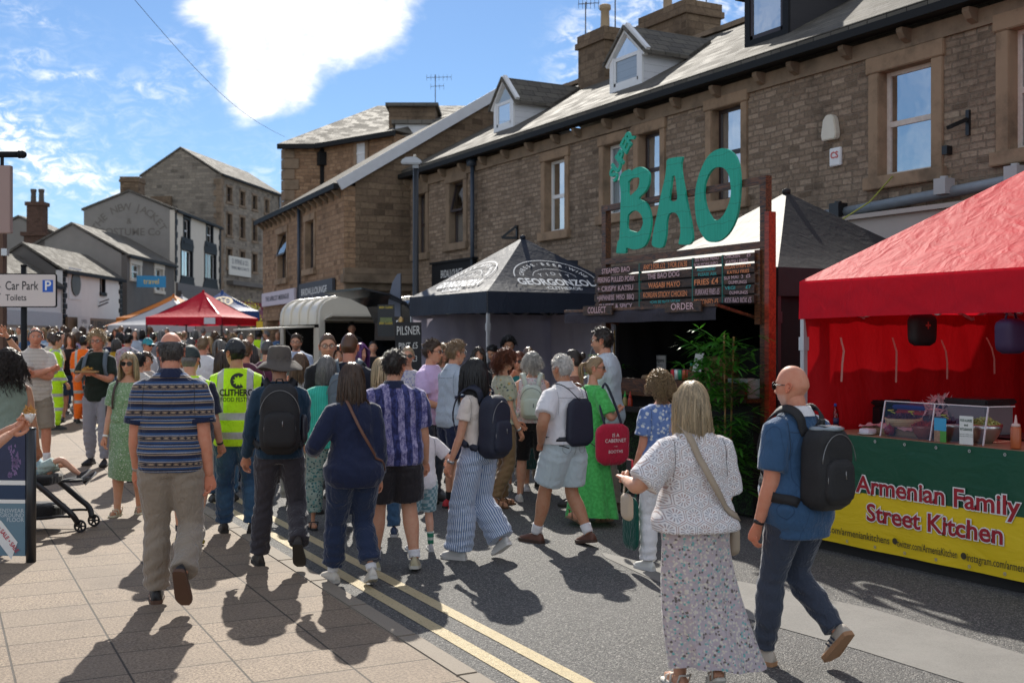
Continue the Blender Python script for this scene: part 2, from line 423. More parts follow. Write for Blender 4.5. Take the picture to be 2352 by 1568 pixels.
def hair_geo(style,lod,hairc,seed=0,length=.28,grow=1.0,fringe=False):
 """hair in head space (origin at the head centre): close shell plus tapered locks"""
 rs = np.random.RandomState(seed);nl,nm = ((46,56),(34,40),(18,22))[lod]
 G,TH,PH = head_grid(nl,nm,False);V = G.reshape(-1,3);hc = np.array(hairc)
 phd = np.degrees(np.minimum(PH,2*math.pi-PH)).ravel();zh = np.interp(phd,*HLINE)
 D = V/(np.linalg.norm(V,axis=1)[:,None]+1e-9)
 th_ = dict(buzz=.004,ring=.008,short=.012,crop=.015,quiff=.016,bob=.016,long=.014,curly=.022,mop=.026,pony=.010,bun=.010).get(style,.013)*grow
 if style in ('pony','bun'): zh = zh-.004
 mk = np.clip((V[:,2]-zh)/.014,0,1)
 if style == 'ring':
  cdir = np.array([0,-.20,.98]);ang = np.degrees(np.arccos(np.clip(D@(cdir/np.linalg.norm(cdir)),-1,1)))
  mk = mk*np.clip((ang-40)/9,0,1)
 off = th_*np.ones(len(V))
 if style in ('quiff','crop','short'): off = off*np.interp(V[:,2],[-.06,.0,.06,.12],[.35,.6,1.1,1.4])
 jit = rs.uniform(.75,1.25,len(V))
 SV = V+D*((off*jit+.005)*mk-.005)[:,None]
 keep = mk.reshape(nl,nm)
 Fc = [(i*nm+j,(i+1)*nm+j,(i+1)*nm+(j+1) % nm,i*nm+(j+1) % nm) for i in range(nl-1) for j in range(nm)
 if max(keep[i,j],keep[i+1,j],keep[i+1,(j+1) % nm],keep[i,(j+1) % nm]) > .02]
 col = hc*rs.uniform(.8,1.15,(len(V),1))
 PV,PF,PC = [SV],list(Fc),[col];nb = len(SV)
 n = {0: dict(buzz=0,ring=200,short=330,crop=420,quiff=380,bob=330,long=420,curly=430,mop=420,pony=180,bun=160),
 1: dict(buzz=0,ring=70,short=120,crop=130,quiff=120,bob=130,long=170,curly=170,mop=170,pony=80,bun=70),
 2: dict(buzz=0,ring=0,short=0,crop=0,quiff=0,bob=34,long=40,curly=40,mop=40,pony=20,bun=0)}[lod].get(style,150)
 if lod == 0: n = int(n*1.5)
 idx = np.where(mk > .6)[0]
 if len(idx) == 0: n = 0
 base = np.array([.088,.108,.128])
 for q in range(n):
 # pick a root with roughly even density over the scalp
  i = idx[rs.randint(len(idx))]
  while rs.rand() > np.sin(TH.ravel()[i])+.08: i = idx[rs.randint(len(idx))]
  p = SV[i].copy();d = D[i];pts = [p-d*.006]
  if style in ('ring','short','crop','quiff'):
   crown = np.array([.01,-.55,.83]);t = d-crown;t -= d*(t@d);t /= np.linalg.norm(t)+1e-6
   if style == 'quiff' and d[2] > .45: t = np.array([rs.normal(0,.3),-.3+rs.normal(0,.3),.25])
   L = dict(ring=.022,short=.026,crop=.030,quiff=.034)[style]*rs.uniform(.6,1.3)*grow;up = rs.uniform(.12,.45)
   for k in range(1,4): pts.append(p+(t+rs.normal(0,.18,3))*L*k/3+d*L*up*k/3*(1-.2*k))
   rad = [.0042,.0034,.0022,.0008]
  elif style == 'curly' or style == 'mop':
   L = length*rs.uniform(.6,1.05);k1 = 9;f = rs.uniform(9,15);a0 = rs.uniform(0,6.28);amp = .016 if style == 'curly' else .010
   cur = p.copy();dirn = d*np.array([1,1,.5])*(.8 if style == 'mop' else .6)
   for k in range(1,k1+1):
    dirn = dirn*.72+np.array([0,0,-.36]);dirn[:2] += d[:2]*.08
    step = dirn/np.linalg.norm(dirn)*L/k1;cur = cur+step
    e = np.sqrt((cur/(base+.012))@(cur/(base+.012)))
    if e < 1 and cur[2] > -.09: cur = cur/e
    wv = np.array([math.cos(a0+f*k*.32),math.sin(a0+f*k*.32),.4*math.sin(a0+f*k*.3)])*amp
    pts.append(cur+wv)
   rad = np.linspace(.0065,.002,len(pts))
  else:
   L = dict(bob=.17,long=length,pony=.05,bun=.05).get(style,.15)*rs.uniform(.82,1.05);k1 = 12 if style == 'long' else 9
   cur = p.copy();side = 1 if d[0] > 0 else -1
   if style in ('pony','bun'):
    tgt = np.array([0,-.115,.045]);k1 = 7
    for k in range(1,k1+1):
     cur = cur+(tgt-cur)*(1/(k1-k+1.2));e = np.sqrt((cur/(base-.004))@(cur/(base-.004)))
     if e < 1: cur = cur/e
     pts.append(cur.copy())
    rad = np.linspace(.005,.004,len(pts))
   else:
    top = np.array([0,.02,1.]);t = d-top;t -= d*(t@d);t[1] *= .8;t[0] += side*.15;dirn = t/(np.linalg.norm(t)+1e-6)
    wob = rs.normal(0,.05,3);tot = L+max(0,p[2]+.02)
    for k in range(1,k1+1):
     dirn = dirn*.55+np.array([0,0,-.55])+wob*.25+rs.normal(0,.03,3);dirn /= np.linalg.norm(dirn)
     cur = cur+dirn*tot/k1;bb = base+(.006 if style == 'long' else .009);e = np.sqrt((cur/bb)@(cur/bb))
     if e < 1 and cur[2] > -.11: cur = cur/e
     if cur[1] > .025 and cur[2] < (.058 if not fringe else .03) and abs(cur[0]) < .068 and not (fringe and p[1] > .05 and abs(p[0]) < .05): cur[0] = side*.071
     if fringe and p[1] > .03 and abs(p[0]) < .055 and cur[2] < .038: break
     if cur[2] < -.02:
      rr = math.hypot(cur[0],cur[1]);need = .082 if cur[2] > -.16 else .10
      if cur[1] > -.01 and cur[2] < -.04 and abs(cur[0]) < .07: cur[0] = side*.072
      if rr < need: cur[:2] *= need/(rr+1e-6)
      if cur[2] < -.19: cur[1] = min(cur[1],-.085-(abs(cur[2])-.19)*.25) if d[1] < .55 else max(cur[1],.06)
     pts.append(cur.copy())
    if len(pts) < 3: pts.append(pts[-1]+np.array([0,.002,-.01]))
    rad = np.interp(np.linspace(0,1,len(pts)),[0,.5,.85,1],[.0085,.0085,.0055,.0015])
  if lod < 2 and rs.rand() < .2:
   pts = [pts[0]]+[q_+D[i]*np.array([1,1,.6])*.030*k_/len(pts)+rs.normal(0,.003,3) for k_,q_ in enumerate(pts[1:])];rad = np.asarray(rad)*.28
  tv,tf = tube(np.array(pts),np.asarray(rad)*(.78 if lod == 0 else 1.7 if lod == 1 else 3.0),4 if lod == 0 else 3,False)
  PV.append(tv);PF += [tuple(a+nb for a in f_) for f_ in tf];nb += len(tv)
  PC.append(np.tile(hc*rs.uniform(.6,1.45),(len(tv),1)))
 if style == 'bun':
  tv,tf = ell((0,-.125,.055),(.042,.036,.042),12,16);tv += rs.normal(0,.0022,tv.shape)
  PV.append(tv);PF += [tuple(a+nb for a in f_) for f_ in tf];nb += len(tv);PC.append(np.tile(hc,(len(tv),1)))
 if style == 'pony':
  for q in range({0: 46,1: 26,2: 6}[lod]):
   a = rs.uniform(0,6.28);r0 = rs.uniform(.1,1)*.020
   o_ = np.array([math.cos(a)*r0,math.sin(a)*r0*.8,0]);L = length*rs.uniform(.8,1.05)
   P = [np.array([0,-.105,.045])+o_*.4,np.array([0,-.135,.055])+o_*.8,np.array([0,-.158,.02])+o_*1.4,np.array([rs.normal(0,.008),-.160,-.05])+o_*1.7,np.array([rs.normal(0,.016),-.145,.04-L])+o_*1.2]
   tv,tf = tube(smooth_path(P,3),np.interp(np.linspace(0,1,13),[0,.8,1],[.007,.006,.001]),4,False)
   PV.append(tv);PF += [tuple(a+nb for a in f_) for f_ in tf];nb += len(tv);PC.append(np.tile(hc*rs.uniform(.65,1.4),(len(tv),1)))
 return np.vstack(PV),PF,np.vstack(PC)
HANDS = {}
def hand_geo(pose):
 """right hand: wrist at 0, fingers +Y, thumb +X, palm +Z"""
 if pose in HANDS: return HANDS[pose]
 cur = dict(relax=(.42,.5,.35),fist=(1.35,1.55,.9),open=(.05,.05,.03),hold=(.75,.9,.5))[pose]
 parts = [tube([(0,-.03,0),(0,0,0),(.002,.035,0),(.002,.07,0),(.001,.092,.001)],[(.027,.020),(.027,.019),(.036,.0165),(.041,.015),(.038,.012)],14,True,True)]
 sp = {'open': .16}.get(pose,.03)
 for i,(x,L,r) in enumerate([(.030,.072,.0090),(.0105,.080,.0092),(-.0095,.075,.0088),(-.028,.058,.0080)]):
  a = (1.5-i)*sp;p = np.array([x,.086-.004*abs(i-1.2),0.]);ang = 0;pts = [p-np.array([0,.012,0]),p]
  for k,(fr,c) in enumerate(zip((.46,.30,.24),cur)):
   ang += c*(1+.12*i*(pose == 'relax'));s_ = L*fr
   p = p+np.array([math.sin(a)*math.cos(ang)*s_,math.cos(a)*math.cos(ang)*s_,math.sin(ang)*s_]);pts.append(p)
  parts.append(tube(np.array(pts),[r*1.05,r*1.05,r,r*.9,r*.78],10,True,True))
 if pose == 'fist': tp = [(.024,.020,.006),(.036,.045,.018),(.030,.068,.034),(.010,.078,.040)]
 elif pose == 'open': tp = [(.024,.018,.002),(.048,.040,.006),(.068,.062,.008),(.080,.084,.008)]
 else: tp = [(.024,.018,.004),(.042,.042,.014),(.047,.068,.022),(.044,.090,.028)]
 parts.append(tube(np.array(tp),[.0145,.0125,.0105,.0085],10,True,True))
 V,Fc = remesh(parts,.0042,2);HANDS[pose] = (V,Fc);return HANDS[pose]
def ik2(a,b,l1,l2,pole):
 a,b,pole = np.array(a,float),np.array(b,float),np.array(pole,float)
 d = b-a;L = np.linalg.norm(d);u = d/L;L2 = min(L,(l1+l2)*.999);b = a+u*L2
 x = (l1*l1-l2*l2+L2*L2)/(2*L2);h_ = math.sqrt(max(0,l1*l1-x*x))
 pv = pole-u*(pole@u);pv /= np.linalg.norm(pv)+1e-9
 return a+u*x+pv*h_,b
MALE = [(.80,.120,.090,.0),(.86,.163,.112,-.004),(.93,.176,.122,-.008),(1.0,.172,.116,-.002),(1.08,.163,.108,.004),(1.18,.168,.112,.004),
(1.28,.180,.122,.0),(1.35,.182,.116,-.004),(1.405,.172,.098,-.008),(1.44,.142,.084,-.010),(1.47,.100,.074,-.010),(1.505,.066,.064,-.006)]
FEM = [(.80,.120,.092,.0),(.86,.170,.118,-.008),(.93,.184,.128,-.014),(1.0,.166,.114,-.004),(1.08,.142,.100,.004),(1.17,.146,.104,.004),
(1.26,.158,.124,.012),(1.34,.156,.110,.004),(1.395,.148,.090,-.006),(1.43,.122,.076,-.010),(1.46,.084,.064,-.010),(1.495,.058,.056,-.006)]
LA1,LA2,LL1,LL2 = .292,.258,.425,.405
SHOE = [(-.082,.022,.030,.03),(-.072,.033,.055,.028),(-.03,.037,.075,.026),(.03,.040,.072,.026),(.08,.046,.052,.024),(.13,.047,.040,.022),(.165,.040,.032,.021),(.186,.022,.022,.02)]
class Person: pass
def person(label,x,d,h,face,sex='m',build=1.,fat=0.,skin='fair',hair='short',hairc='brown',hlen=.28,beard=None,
legs=None,arms=None,lean=2,twist=0,head=(0,0,0),top=None,bottom=None,shoes=None,glasses=None,lod=0,
group=None,seed=None,zoff=0.,loc=None,hgrow=1.,fringe=False,cat=None,hat=None,socks=None):
 P = Person();s = h/1.75;fem = sex == 'f';build *= .93;fat *= .8
 seed = seed if seed is not None else int(abs(x)*7+d*31) % 9999;rs = np.random.RandomState(seed)
 gx_,gy_ = at(x,d) if loc is None else loc
 zg = gz(gx_,gy_)+(.03 if gx_ < kerbx(gy_) else 0)+zoff
 P.root = thing('person',label,cat or ('woman' if fem else 'man'),(gx_,gy_,zg),-YAW-R(face),group)
 P.s = s;P.lod = lod
 vox = (.0125,.016,.026)[lod]
 legs = legs or {};arms = arms or {}
 # ---- skeleton
 hw = .088*(1.04 if fem else 1);foot = {}
 zh = .905
 for sd_,sg in (('L',-1),('R',1)):
  f = legs.get(sd_,(0,.02,0,0));fwd,out,lift,hr = f
  az_ = .085+.165*math.sin(R(hr))+lift;foot[sd_] = np.array([sg*(hw+out),fwd,az_])
  if lift == 0: zh = min(zh,az_+math.sqrt(max(.2,(LL1+LL2-.004)**2-fwd*fwd)))
 dz = zh-.905
 la,tw = R(lean),R(twist)
 def T(p):
  p = np.asarray(p,float);q = p.copy();k = np.clip((p[...,2]-.95)/.42,0,1)
  zz = p[...,2]-.95;up = np.clip(zz,0,9)
  y = p[...,1]*np.cos(la*k)+up*math.sin(la);z = np.where(zz > 0,.95+up*math.cos(la)-p[...,1]*np.sin(la*k),p[...,2])
  c,s_ = np.cos(-tw*k),np.sin(-tw*k);x_ = p[...,0]
  q[...,0] = x_*c-y*s_;q[...,1] = x_*s_+y*c;q[...,2] = z+dz;return q
 P.T = lambda p: T(p)*s
 J = {}
 SHW = (.150 if fem else .172)*(1+(build-1)*.8)
 for sd_,sg in (('L',-1),('R',1)):
  hip = np.array([sg*hw,-.005,zh]);kn,an = ik2(hip,foot[sd_],LL1,LL2,(sg*.06,1,0));J['hip'+sd_],J['kn'+sd_],J['an'+sd_] = hip,kn,an
  sh = T((sg*SHW,-.012,1.378 if not fem else 1.372));a = arms.get(sd_,(3,9,14,0))
  if a[0] == 'to':
   tg = T(np.array(a[1]));pole = a[2] if len(a) > 2 and not isinstance(a[2],str) else (sg*.6,-.6,-.6)
   el,wr = ik2(sh,tg,LA1,LA2,pole);fdir = (wr-el)/np.linalg.norm(wr-el)
  else:
   sw,ab,eb,ir = [R(v) for v in a[:4]];ab = max(ab-R(4),R(3))
   u = np.array([sg*math.sin(ab)*math.cos(sw),math.sin(sw)*math.cos(ab),-math.cos(sw)*math.cos(ab)]);u /= np.linalg.norm(u)
   fd = np.array([-sg*math.sin(ir),math.cos(ir),.0]);fd = fd-u*(fd@u);fd /= np.linalg.norm(fd)
   el = sh+u*LA1;fdir = u*math.cos(eb)+fd*math.sin(eb);wr = el+fdir*LA2
  J['sh'+sd_],J['el'+sd_],J['wr'+sd_],J['fd'+sd_] = sh,el,wr,fdir
 P.J = J
 TS = FEM if fem else MALE;am = (.86 if fem else 1.)*(1+(build-1)*.6)*(1+fat*.5);lm = (.97 if fem else 1.)*(1+(build-1)*.5)*(1+fat*.45)
 def torso(z0,z1,off,n=22,hem=0.,sec=None,hemz=None):
  rows = []
  zs = [z for z in np.arange(z0,z1,.05)]+[z1]
  for z in zs:
   wx = np.interp(z,[r[0] for r in TS],[r[1] for r in TS])*build;wy = np.interp(z,[r[0] for r in TS],[r[2] for r in TS])*(1+(build-1)*.6)
   yc = np.interp(z,[r[0] for r in TS],[r[3] for r in TS]);bel = fat*math.exp(-((z-1.06)/.16)**2)
   wx = wx+bel*.10;wy = wy+bel*.13;yc = yc+bel*.05
   if hem and z < 1.15: k = (1.15-z)/max(.01,1.15-z0);wx += hem*k;wy += hem*k
   th = np.arange(n)*2*math.pi/n;c,s_ = np.cos(th),np.sin(th);e = .82
   px = np.sign(c)*np.abs(c)**e*(wx+off);py = np.sign(s_)*np.abs(s_)**e*(wy+off)+yc
   rows.append(np.stack([px,py,np.full(n,z)],1))
  V = T(np.vstack(rows));k = len(rows)
  Fc = [(i*n+j,i*n+(j+1) % n,(i+1)*n+(j+1) % n,(i+1)*n+j) for i in range(k-1) for j in range(n)]
  Fc += [tuple(range(n-1,-1,-1)),tuple((k-1)*n+j for j in range(n))]
  return V,Fc
 def arm(sd_,t0,t1,off,flare=0.,bag=0.):
  """tube along the arm, t in 0 shoulder..1 elbow..2 wrist"""
  sh,el,wr = J['sh'+sd_],J['el'+sd_],J['wr'+sd_];ts = np.linspace(t0,t1,max(4,int((t1-t0)*7)+2));P_ = [];r = []
  for t in ts:
   q = sh+(el-sh)*t if t <= 1 else el+(wr-el)*(t-1)
   if .8 < t < 1.2:
    k = 1-abs(t-1)/.2;q = q+((sh+(el-sh)*.8+el+(wr-el)*.2)/2-el)*.35*k
   P_.append(q);rr = np.interp(t,[0,.25,.6,1,1.25,1.7,2],[.054,.056,.050,.043,.045,.033,.027])*am
   rr += off+flare*max(0,(t-t0)/(t1-t0));r.append((rr,rr))
  if t0 <= 0:
   P_.insert(0,sh+(T((-.06 if sd_ == 'L' else .06,-.012,1.45 if not fem else 1.44))-sh)*.45);r.insert(0,(.047*am+off*.5,)*2)
  return tube(np.array(P_),np.array(r),14,True,off < .001)
 def leg(sd_,t0,t1,offs,n=16):
  hp,kn,an = J['hip'+sd_],J['kn'+sd_],J['an'+sd_];ts = np.linspace(t0,t1,max(5,int((t1-t0)*8)+2));P_ = [];r = []
  for t in ts:
   q = hp+(kn-hp)*t if t <= 1 else kn+(an-kn)*(t-1)
   if .8 < t < 1.2: k = 1-abs(t-1)/.2;q = q+((hp+(kn-hp)*.8+kn+(an-kn)*.2)/2-kn)*.35*k
   if 1.05 < t < 1.9: q = q+np.array([0,-.014*math.sin((t-1.05)/.85*math.pi),0])
   P_.append(q);rr = np.interp(t,[0,.2,.55,.92,1.08,1.33,1.7,2],[.086,.090,.074,.056,.054,.057,.040,.034])*lm
   rr += offs(t) if callable(offs) else offs;r.append((rr,rr))
  return tube(np.array(P_),np.array(r),n,True,False)
  # ---- head and neck placement
 hy,hp_,hr_ = [R(v) for v in head]
 nb = T((0,-.012,1.47 if not fem else 1.46));hcn = T((0,.014,1.626));P.headR = np.array((Matrix.Rotation(-hy-tw*.6,3,'Z')@Matrix.Rotation(hp_-la*.3,3,'X')@Matrix.Rotation(hr_,3,'Y')))
 pv = T((0,-.005,1.545));hcn = pv+P.headR@(hcn-pv);P.headC = hcn;hs = (1.0 if h > 1.45 else 1.0+(1.45-h)*.6)*(.96 if fem else 1.0)
 P.hs = hs
 HV = lambda V: (np.asarray(V)*hs@P.headR.T+hcn)*s
 P.HV = HV
 # ---- body (skin)
 shoes = shoes if shoes is not None else ('shoe',(.03,.03,.03),(.02,.02,.02))
 parts = [torso(.89,1.42,-.024,18),tube(np.array([nb-np.array([0,0,.04]),nb,pv,pv+(hcn-pv)*.45]),[.062*(.84 if fem else 1),.058*(.82 if fem else 1.02),.055*(.84 if fem else 1.04),.054*(.84 if fem else 1)],14,True)]
 tv,tf = torso(1.36,1.485,-.012,18);parts.append((tv,tf))
 for sd_ in 'LR': parts += [arm(sd_,0,2.0,0),leg(sd_,0,2.02,lambda t: -.016*max(0,min(1,(1.0-t)/.35)) if not (bottom and bottom[0] == 'trousers') else -.012)]
 def foot_T(sd_):
  f = legs.get(sd_,(0,.02,0,0));sg = -1 if sd_ == 'L' else 1
  return np.array(Matrix.Rotation(-sg*R(9),3,'Z')@Matrix.Rotation(-R(f[3]),3,'X'))
 if shoes[0] in ('sandal','bare'):
  for sd_ in 'LR':
   Rm = foot_T(sd_);q = np.array([(0,-.045,-.045),(0,.0,-.045),(0,.06,-.052),(0,.11,-.060),(0,.15,-.064)])
   parts.append(tube(q@Rm.T+J['an'+sd_],[(.030,.034),(.032,.034),(.038,.026),(.042,.018),(.036,.012)],12,True,True))
 BV,BF = remesh([(v,f) for v,f in parts],vox,2);BV = BV*s
 sk = np.array(SKINC[skin])*rs.uniform(.93,1.07);C = [np.tile(sk,(len(BV),1))];AV = [BV];AF = list(BF);nbv = len(BV)
 def addp(V,Fc,c):
  nonlocal nbv
  AV.append(V);AF.extend([tuple(int(a)+nbv for a in f) for f in Fc]);C.append(c);nbv += len(V)
 hc = HAIRC[hairc] if isinstance(hairc,str) else hairc
 bd = None
 if beard: bd = (np.array(HAIRC[beard[0]]),beard[1])
 for v,f,c in make_head(lod,fem,sk,hc,bd): addp(HV(v),f,c)
 for sd_,sg in (('L',-1),('R',1)):
  a = arms.get(sd_,(3,9,14,0));pose = a[-1] if isinstance(a[-1],str) and a[-1] != 'to' else 'relax'
  if lod == 2 and pose == 'relax': hv,hf = tube(np.array([(0,0,0),(0,.06,0),(0,.13,.02),(0,.17,.035)]),[(.026,.018),(.042,.016),(.038,.015),(.025,.012)],8,True,True)
  else: hv,hf = hand_geo(pose)
  f = J['fd'+sd_];tdir = np.array([-sg*.35,1,0]) if abs(f[1]) < .75 else np.array([-sg*.3,0,1.])
  if pose == 'open': tdir = np.array([-sg*1.,.0,0.])
  tdir = tdir-f*(tdir@f);tdir /= np.linalg.norm(tdir);nm = np.cross(tdir,f)*sg*1.0
  M = np.stack([tdir,f,nm],1);hv2 = hv*(.90 if fem else 1.)@M.T+J['wr'+sd_]
  addp(hv2*s,hf if sg > 0 else [tuple(reversed(q)) for q in hf],np.tile(sk*np.array([1.02,.9,.86]),(len(hv),1)))
  P.__dict__['hand'+sd_] = (J['wr'+sd_]+f*.09+nm*.03)*s
 P.body = raw_obj('body',np.vstack(AV),AF,SKIN,P.root,True,np.vstack(C))
 # ---- hair
 if hair and hair != 'bald':
  V,Fc,hcol = hair_geo(hair,lod,hc,seed,hlen,hgrow,fringe)
  P.hair = raw_obj('hair',HV(V),Fc,HAIR,P.root,True,hcol)
  # ---- clothing
 def leg_axis(q):
  A = []
  for sd_ in 'LR':
   c_ = [J['an'+sd_],J['kn'+sd_],J['hip'+sd_]];ev = np.interp(q[:,2],[c[2] for c in c_],[0,1,2]);A.append(np.stack([np.interp(ev,[0,1,2],[c[k] for c in c_]) for k in (0,1)],1))
  dl,dr = [((q[:,:2]-a_)**2).sum(1) for a_ in A];lft = dl < dr
  return np.where(lft[:,None],A[0],A[1]),np.where(lft,-1.,1.)
 def garment(name,parts,m_,fold=.004,smn=2,v=None):
  V,Fc = remesh(parts,v or vox,smn)
  if lod < 2:
   a = rs.uniform(0,6.28,6);x_,y_,z_ = V[:,0],V[:,1],V[:,2]
   f_ = np.sin(14*z_+9*x_+a[0]+2*np.sin(7*y_+a[1]))+.7*np.sin(23*z_-17*x_+a[2]+1.5*np.sin(11*z_+a[3]))+.6*np.sin(31*x_+13*y_+a[4]+1.2*np.sin(9*z_+a[5]))
   c0 = V.mean(0);dd = V-c0;dd[:,2] = 0;dd /= np.linalg.norm(dd,axis=1)[:,None]+1e-6
   V = V+dd*(f_*fold*.45)[:,None]
   rp = z_-dz
   if name in ('trousers','shorts'):
    q = V;ax_,sg = leg_axis(q)
    d2 = q[:,:2]-ax_;d2 /= np.linalg.norm(d2,axis=1)[:,None]+1e-6;an_ = np.arctan2(d2[:,1],d2[:,0])
    zk = np.where(sg < 0,J['knL'][2],J['knR'][2]);za = np.where(sg < 0,J['anL'][2],J['anR'][2])
    am_ = .0055*np.exp(-((q[:,2]-za-.07)/.12)**2)+.0040*np.exp(-((q[:,2]-zk+.03)/.12)**2)+.0035*np.exp(-((q[:,2]-zh+.06)/.09)**2)
    V = V.copy();V[:,:2] += d2*(am_*np.sin(78*q[:,2]+2.2*np.sin(an_+a[0])+1.2*np.sin(2*an_+a[1])+1.5*np.sin(9*q[:,2]+a[2])))[:,None]
   elif name in ('shirt','top','jumper','hoodie'):
    am_ = .0042*np.exp(-((rp-1.0)/.13)**2)*np.sin(58*rp+2.5*np.sin(9*x_+a[0])+1.5*np.sin(17*x_+a[3]))+.0036*np.exp(-((rp-1.26)/.12)**2)*np.sin(46*(rp+.75*np.abs(x_))+2*np.sin(6*x_+a[4]))
    V = V+dd*(am_*(np.abs(x_) < .30))[:,None]
  o = raw_obj(name,V*s,Fc,m_,P.root,True)
  return o,V*s,Fc
 P.topbvh = None
 if bottom:
  kind,m_ = bottom[0],bottom[1];o_ = bottom[2] if len(bottom) > 2 else {}
  nm_ = dict(trousers='trousers',shorts='shorts',skirt='skirt',wide='trousers').get(kind,kind)
  wz = o_.get('waist',1.03)
  if kind in ('trousers','wide','shorts'):
   end = {'trousers': o_.get('end',1.98),'wide': o_.get('end',1.99),'shorts': o_.get('end',.93)}[kind];cuff = o_.get('cuff',{'trousers': .033,'wide': .085,'shorts': .034}[kind]);tf = o_.get('off',.014)
   if kind == 'wide': fo = lambda t: np.interp(t,[0,.3,1,2],[.020,.034,.06,cuff])
   elif kind == 'shorts': fo = lambda t: np.interp(t,[0,end],[tf+.006,cuff])
   else: fo = lambda t: np.interp(t,[0,.6,1,1.5,2],[tf+.004,tf,tf+.004,tf+.010,cuff])
   pr = [torso(.84,wz,.006,22)]+[leg(sd_,.0,end,fo) for sd_ in 'LR']
   ob_,BVt,BFt = garment(nm_,pr,m_,o_.get('fold',.006))
   if kind == 'wide':
    q = BVt/s;ax_,sg = leg_axis(q)
    ang = np.arctan2(q[:,1]-ax_[:,1],(q[:,0]-ax_[:,0])*sg);cc = np.ones((len(q),4));cc[:,0] = ang*.105+1
    ob_.data.color_attributes.new('Girth','FLOAT_COLOR','POINT').data.foreach_set('color',cc.ravel())
  else:
   ze = o_.get('end',.35);fl = o_.get('flare',.10);n = 64 if lod == 0 else 40;rows = [];zs = np.linspace(wz,ze,20);a = rs.uniform(0,6.28,3)
   sway = o_.get('sway',(0,0))
   for z in zs:
    k = (wz-z)/(wz-ze);wx = np.interp(z,[.2,.86,.95,1.03,1.1],[.174,.176,.176,.150,.138])*build+.006+fl*max(0,k-.2)+fat*.08*math.exp(-((z-1.02)/.14)**2);wx += o_.get('out',0);wy = wx*.74+.02*k
    th = np.arange(n)*2*math.pi/n;fold = 1+o_.get('fold',.06)*k*np.sin(th*o_.get('nf',9)+a[0]+1.3*np.sin(2*th+a[1]+k*1.5))
    px = np.cos(th)*wx*fold;py = np.sin(th)*wy*fold-.006;q = np.stack([px,py,np.full(n,z)],1)
    q[:,2] += .02*k*np.sin(th*2+a[2]);q = T(q);kk = k*k
    q[:,0] += sway[0]*kk;q[:,1] += sway[1]*kk
    for sd_ in 'LR':
     kn = J['kn'+sd_];w_ = np.exp(-((q[:,0]-kn[0])/.11)**2)*np.exp(-((q[:,2]-kn[2])/.30)**2)
     q[:,1] += np.where(np.sign(q[:,1]) == np.sign(kn[1]),kn[1]*.55,kn[1]*.35)*w_
    rows.append(q)
   V = np.vstack(rows);k = len(rows);Fc = [(i*n+j,i*n+(j+1) % n,(i+1)*n+(j+1) % n,(i+1)*n+j) for i in range(k-1) for j in range(n)]
   raw_obj('skirt',V*s,Fc,m_,P.root,True);BVt,BFt = V*s,Fc
  P.botbvh = BVHTree.FromPolygons(BVt.tolist(),BFt)
 if top:
  kind,m_ = top[0],top[1];o_ = top[2] if len(top) > 2 else {}
  hem = o_.get('hem',.84 if not fem else .92);off = o_.get('off',.014)
  zt = o_.get('neck',1.492 if not fem else 1.455)
  pr = [torso(hem,zt,off,24,o_.get('flare',.012))]
  nm_ = dict(tee='shirt',polo='shirt',shirt='shirt',long='jumper',hoodie='hoodie',tank='top',vest='vest').get(kind,kind)
  if kind in ('tee','polo','shirt','long','hoodie','vest2'):
   e = o_.get('sleeve',{'tee': .62,'polo': .64,'shirt': 1.9,'long': 1.92,'hoodie': 1.92,'vest2': .5}[kind])
   for sd_ in 'LR': pr.append(arm(sd_,0,e,o_.get('soff',.014),o_.get('sflare',.016 if e < 1 else .002)))
  elif kind in ('tank','vest'):
   if kind == 'vest':
    for sd_ in 'LR': pr.append(arm(sd_,0,.10,.026))
  if o_.get('hood'): pr.append((lambda v: (v[0],v[1]))(ell(T((0,-.085,1.45)),(.13,.07,.06),10,14)))
  _,V,Fc = garment(nm_,pr,m_,o_.get('fold',.006))
  P.topbvh = BVHTree.FromPolygons(V.tolist(),Fc);P.top = (V,Fc)
  if o_.get('collar'):
   cm = o_['collar'];th = np.linspace(-math.pi*.5+.35,math.pi*1.5-.35,26);rows = []
   rn = .070 if not fem else .060
   for r_,z_,dy in ((rn+.018,1.452,-.004),(rn+.010,1.490,-.002),(rn+.004,1.512,-.002),(rn+.010,1.508,-.003),(rn+.026,1.470,-.008),(rn+.032,1.452,-.010)):
    rows.append(T(np.stack([np.cos(th+math.pi)*r_,np.sin(th+math.pi)*r_*.98+dy-.006,z_-.030*np.clip(np.sin(th+math.pi),-.2,1)],1)))
   Vc = np.vstack(rows);m2 = len(th);Fk = [(i*m2+j,i*m2+j+1,(i+1)*m2+j+1,(i+1)*m2+j) for i in range(len(rows)-1) for j in range(m2-1)]
   raw_obj('collar',Vc*s,Fk,cm,P.root,True)
  if o_.get('cuffs') and kind in ('tee','polo'):
   for sd_ in 'LR': v_,f_ = arm(sd_,e-.06,e+.035,o_.get('soff',.014)+.019,.0);raw_obj('cuff',v_*s,f_,o_['cuffs'],P.root,True)
 def line(nm_,bvh,pts,m_,r=.0016):
  b = MB();Q = []
  for x_,z_ in smooth_path(np.array([(a_[0],a_[1],0) for a_ in pts]),4)[:,:2]:
   q = P.T(np.array([x_,0,z_])) if z_ > .95 else np.array([x_,0,z_+dz])*s
   h_,n_,_,_ = bvh.ray_cast(Vector((float(q[0]),-1.5,float(q[2]))),Vector((0,1,0)))
   if h_ is not None: Q.append(tuple(h_+n_*.0012))
  if len(Q) > 2: b.tube(Q,r,4);b.build(nm_,m_,P.root,True,uv=False)
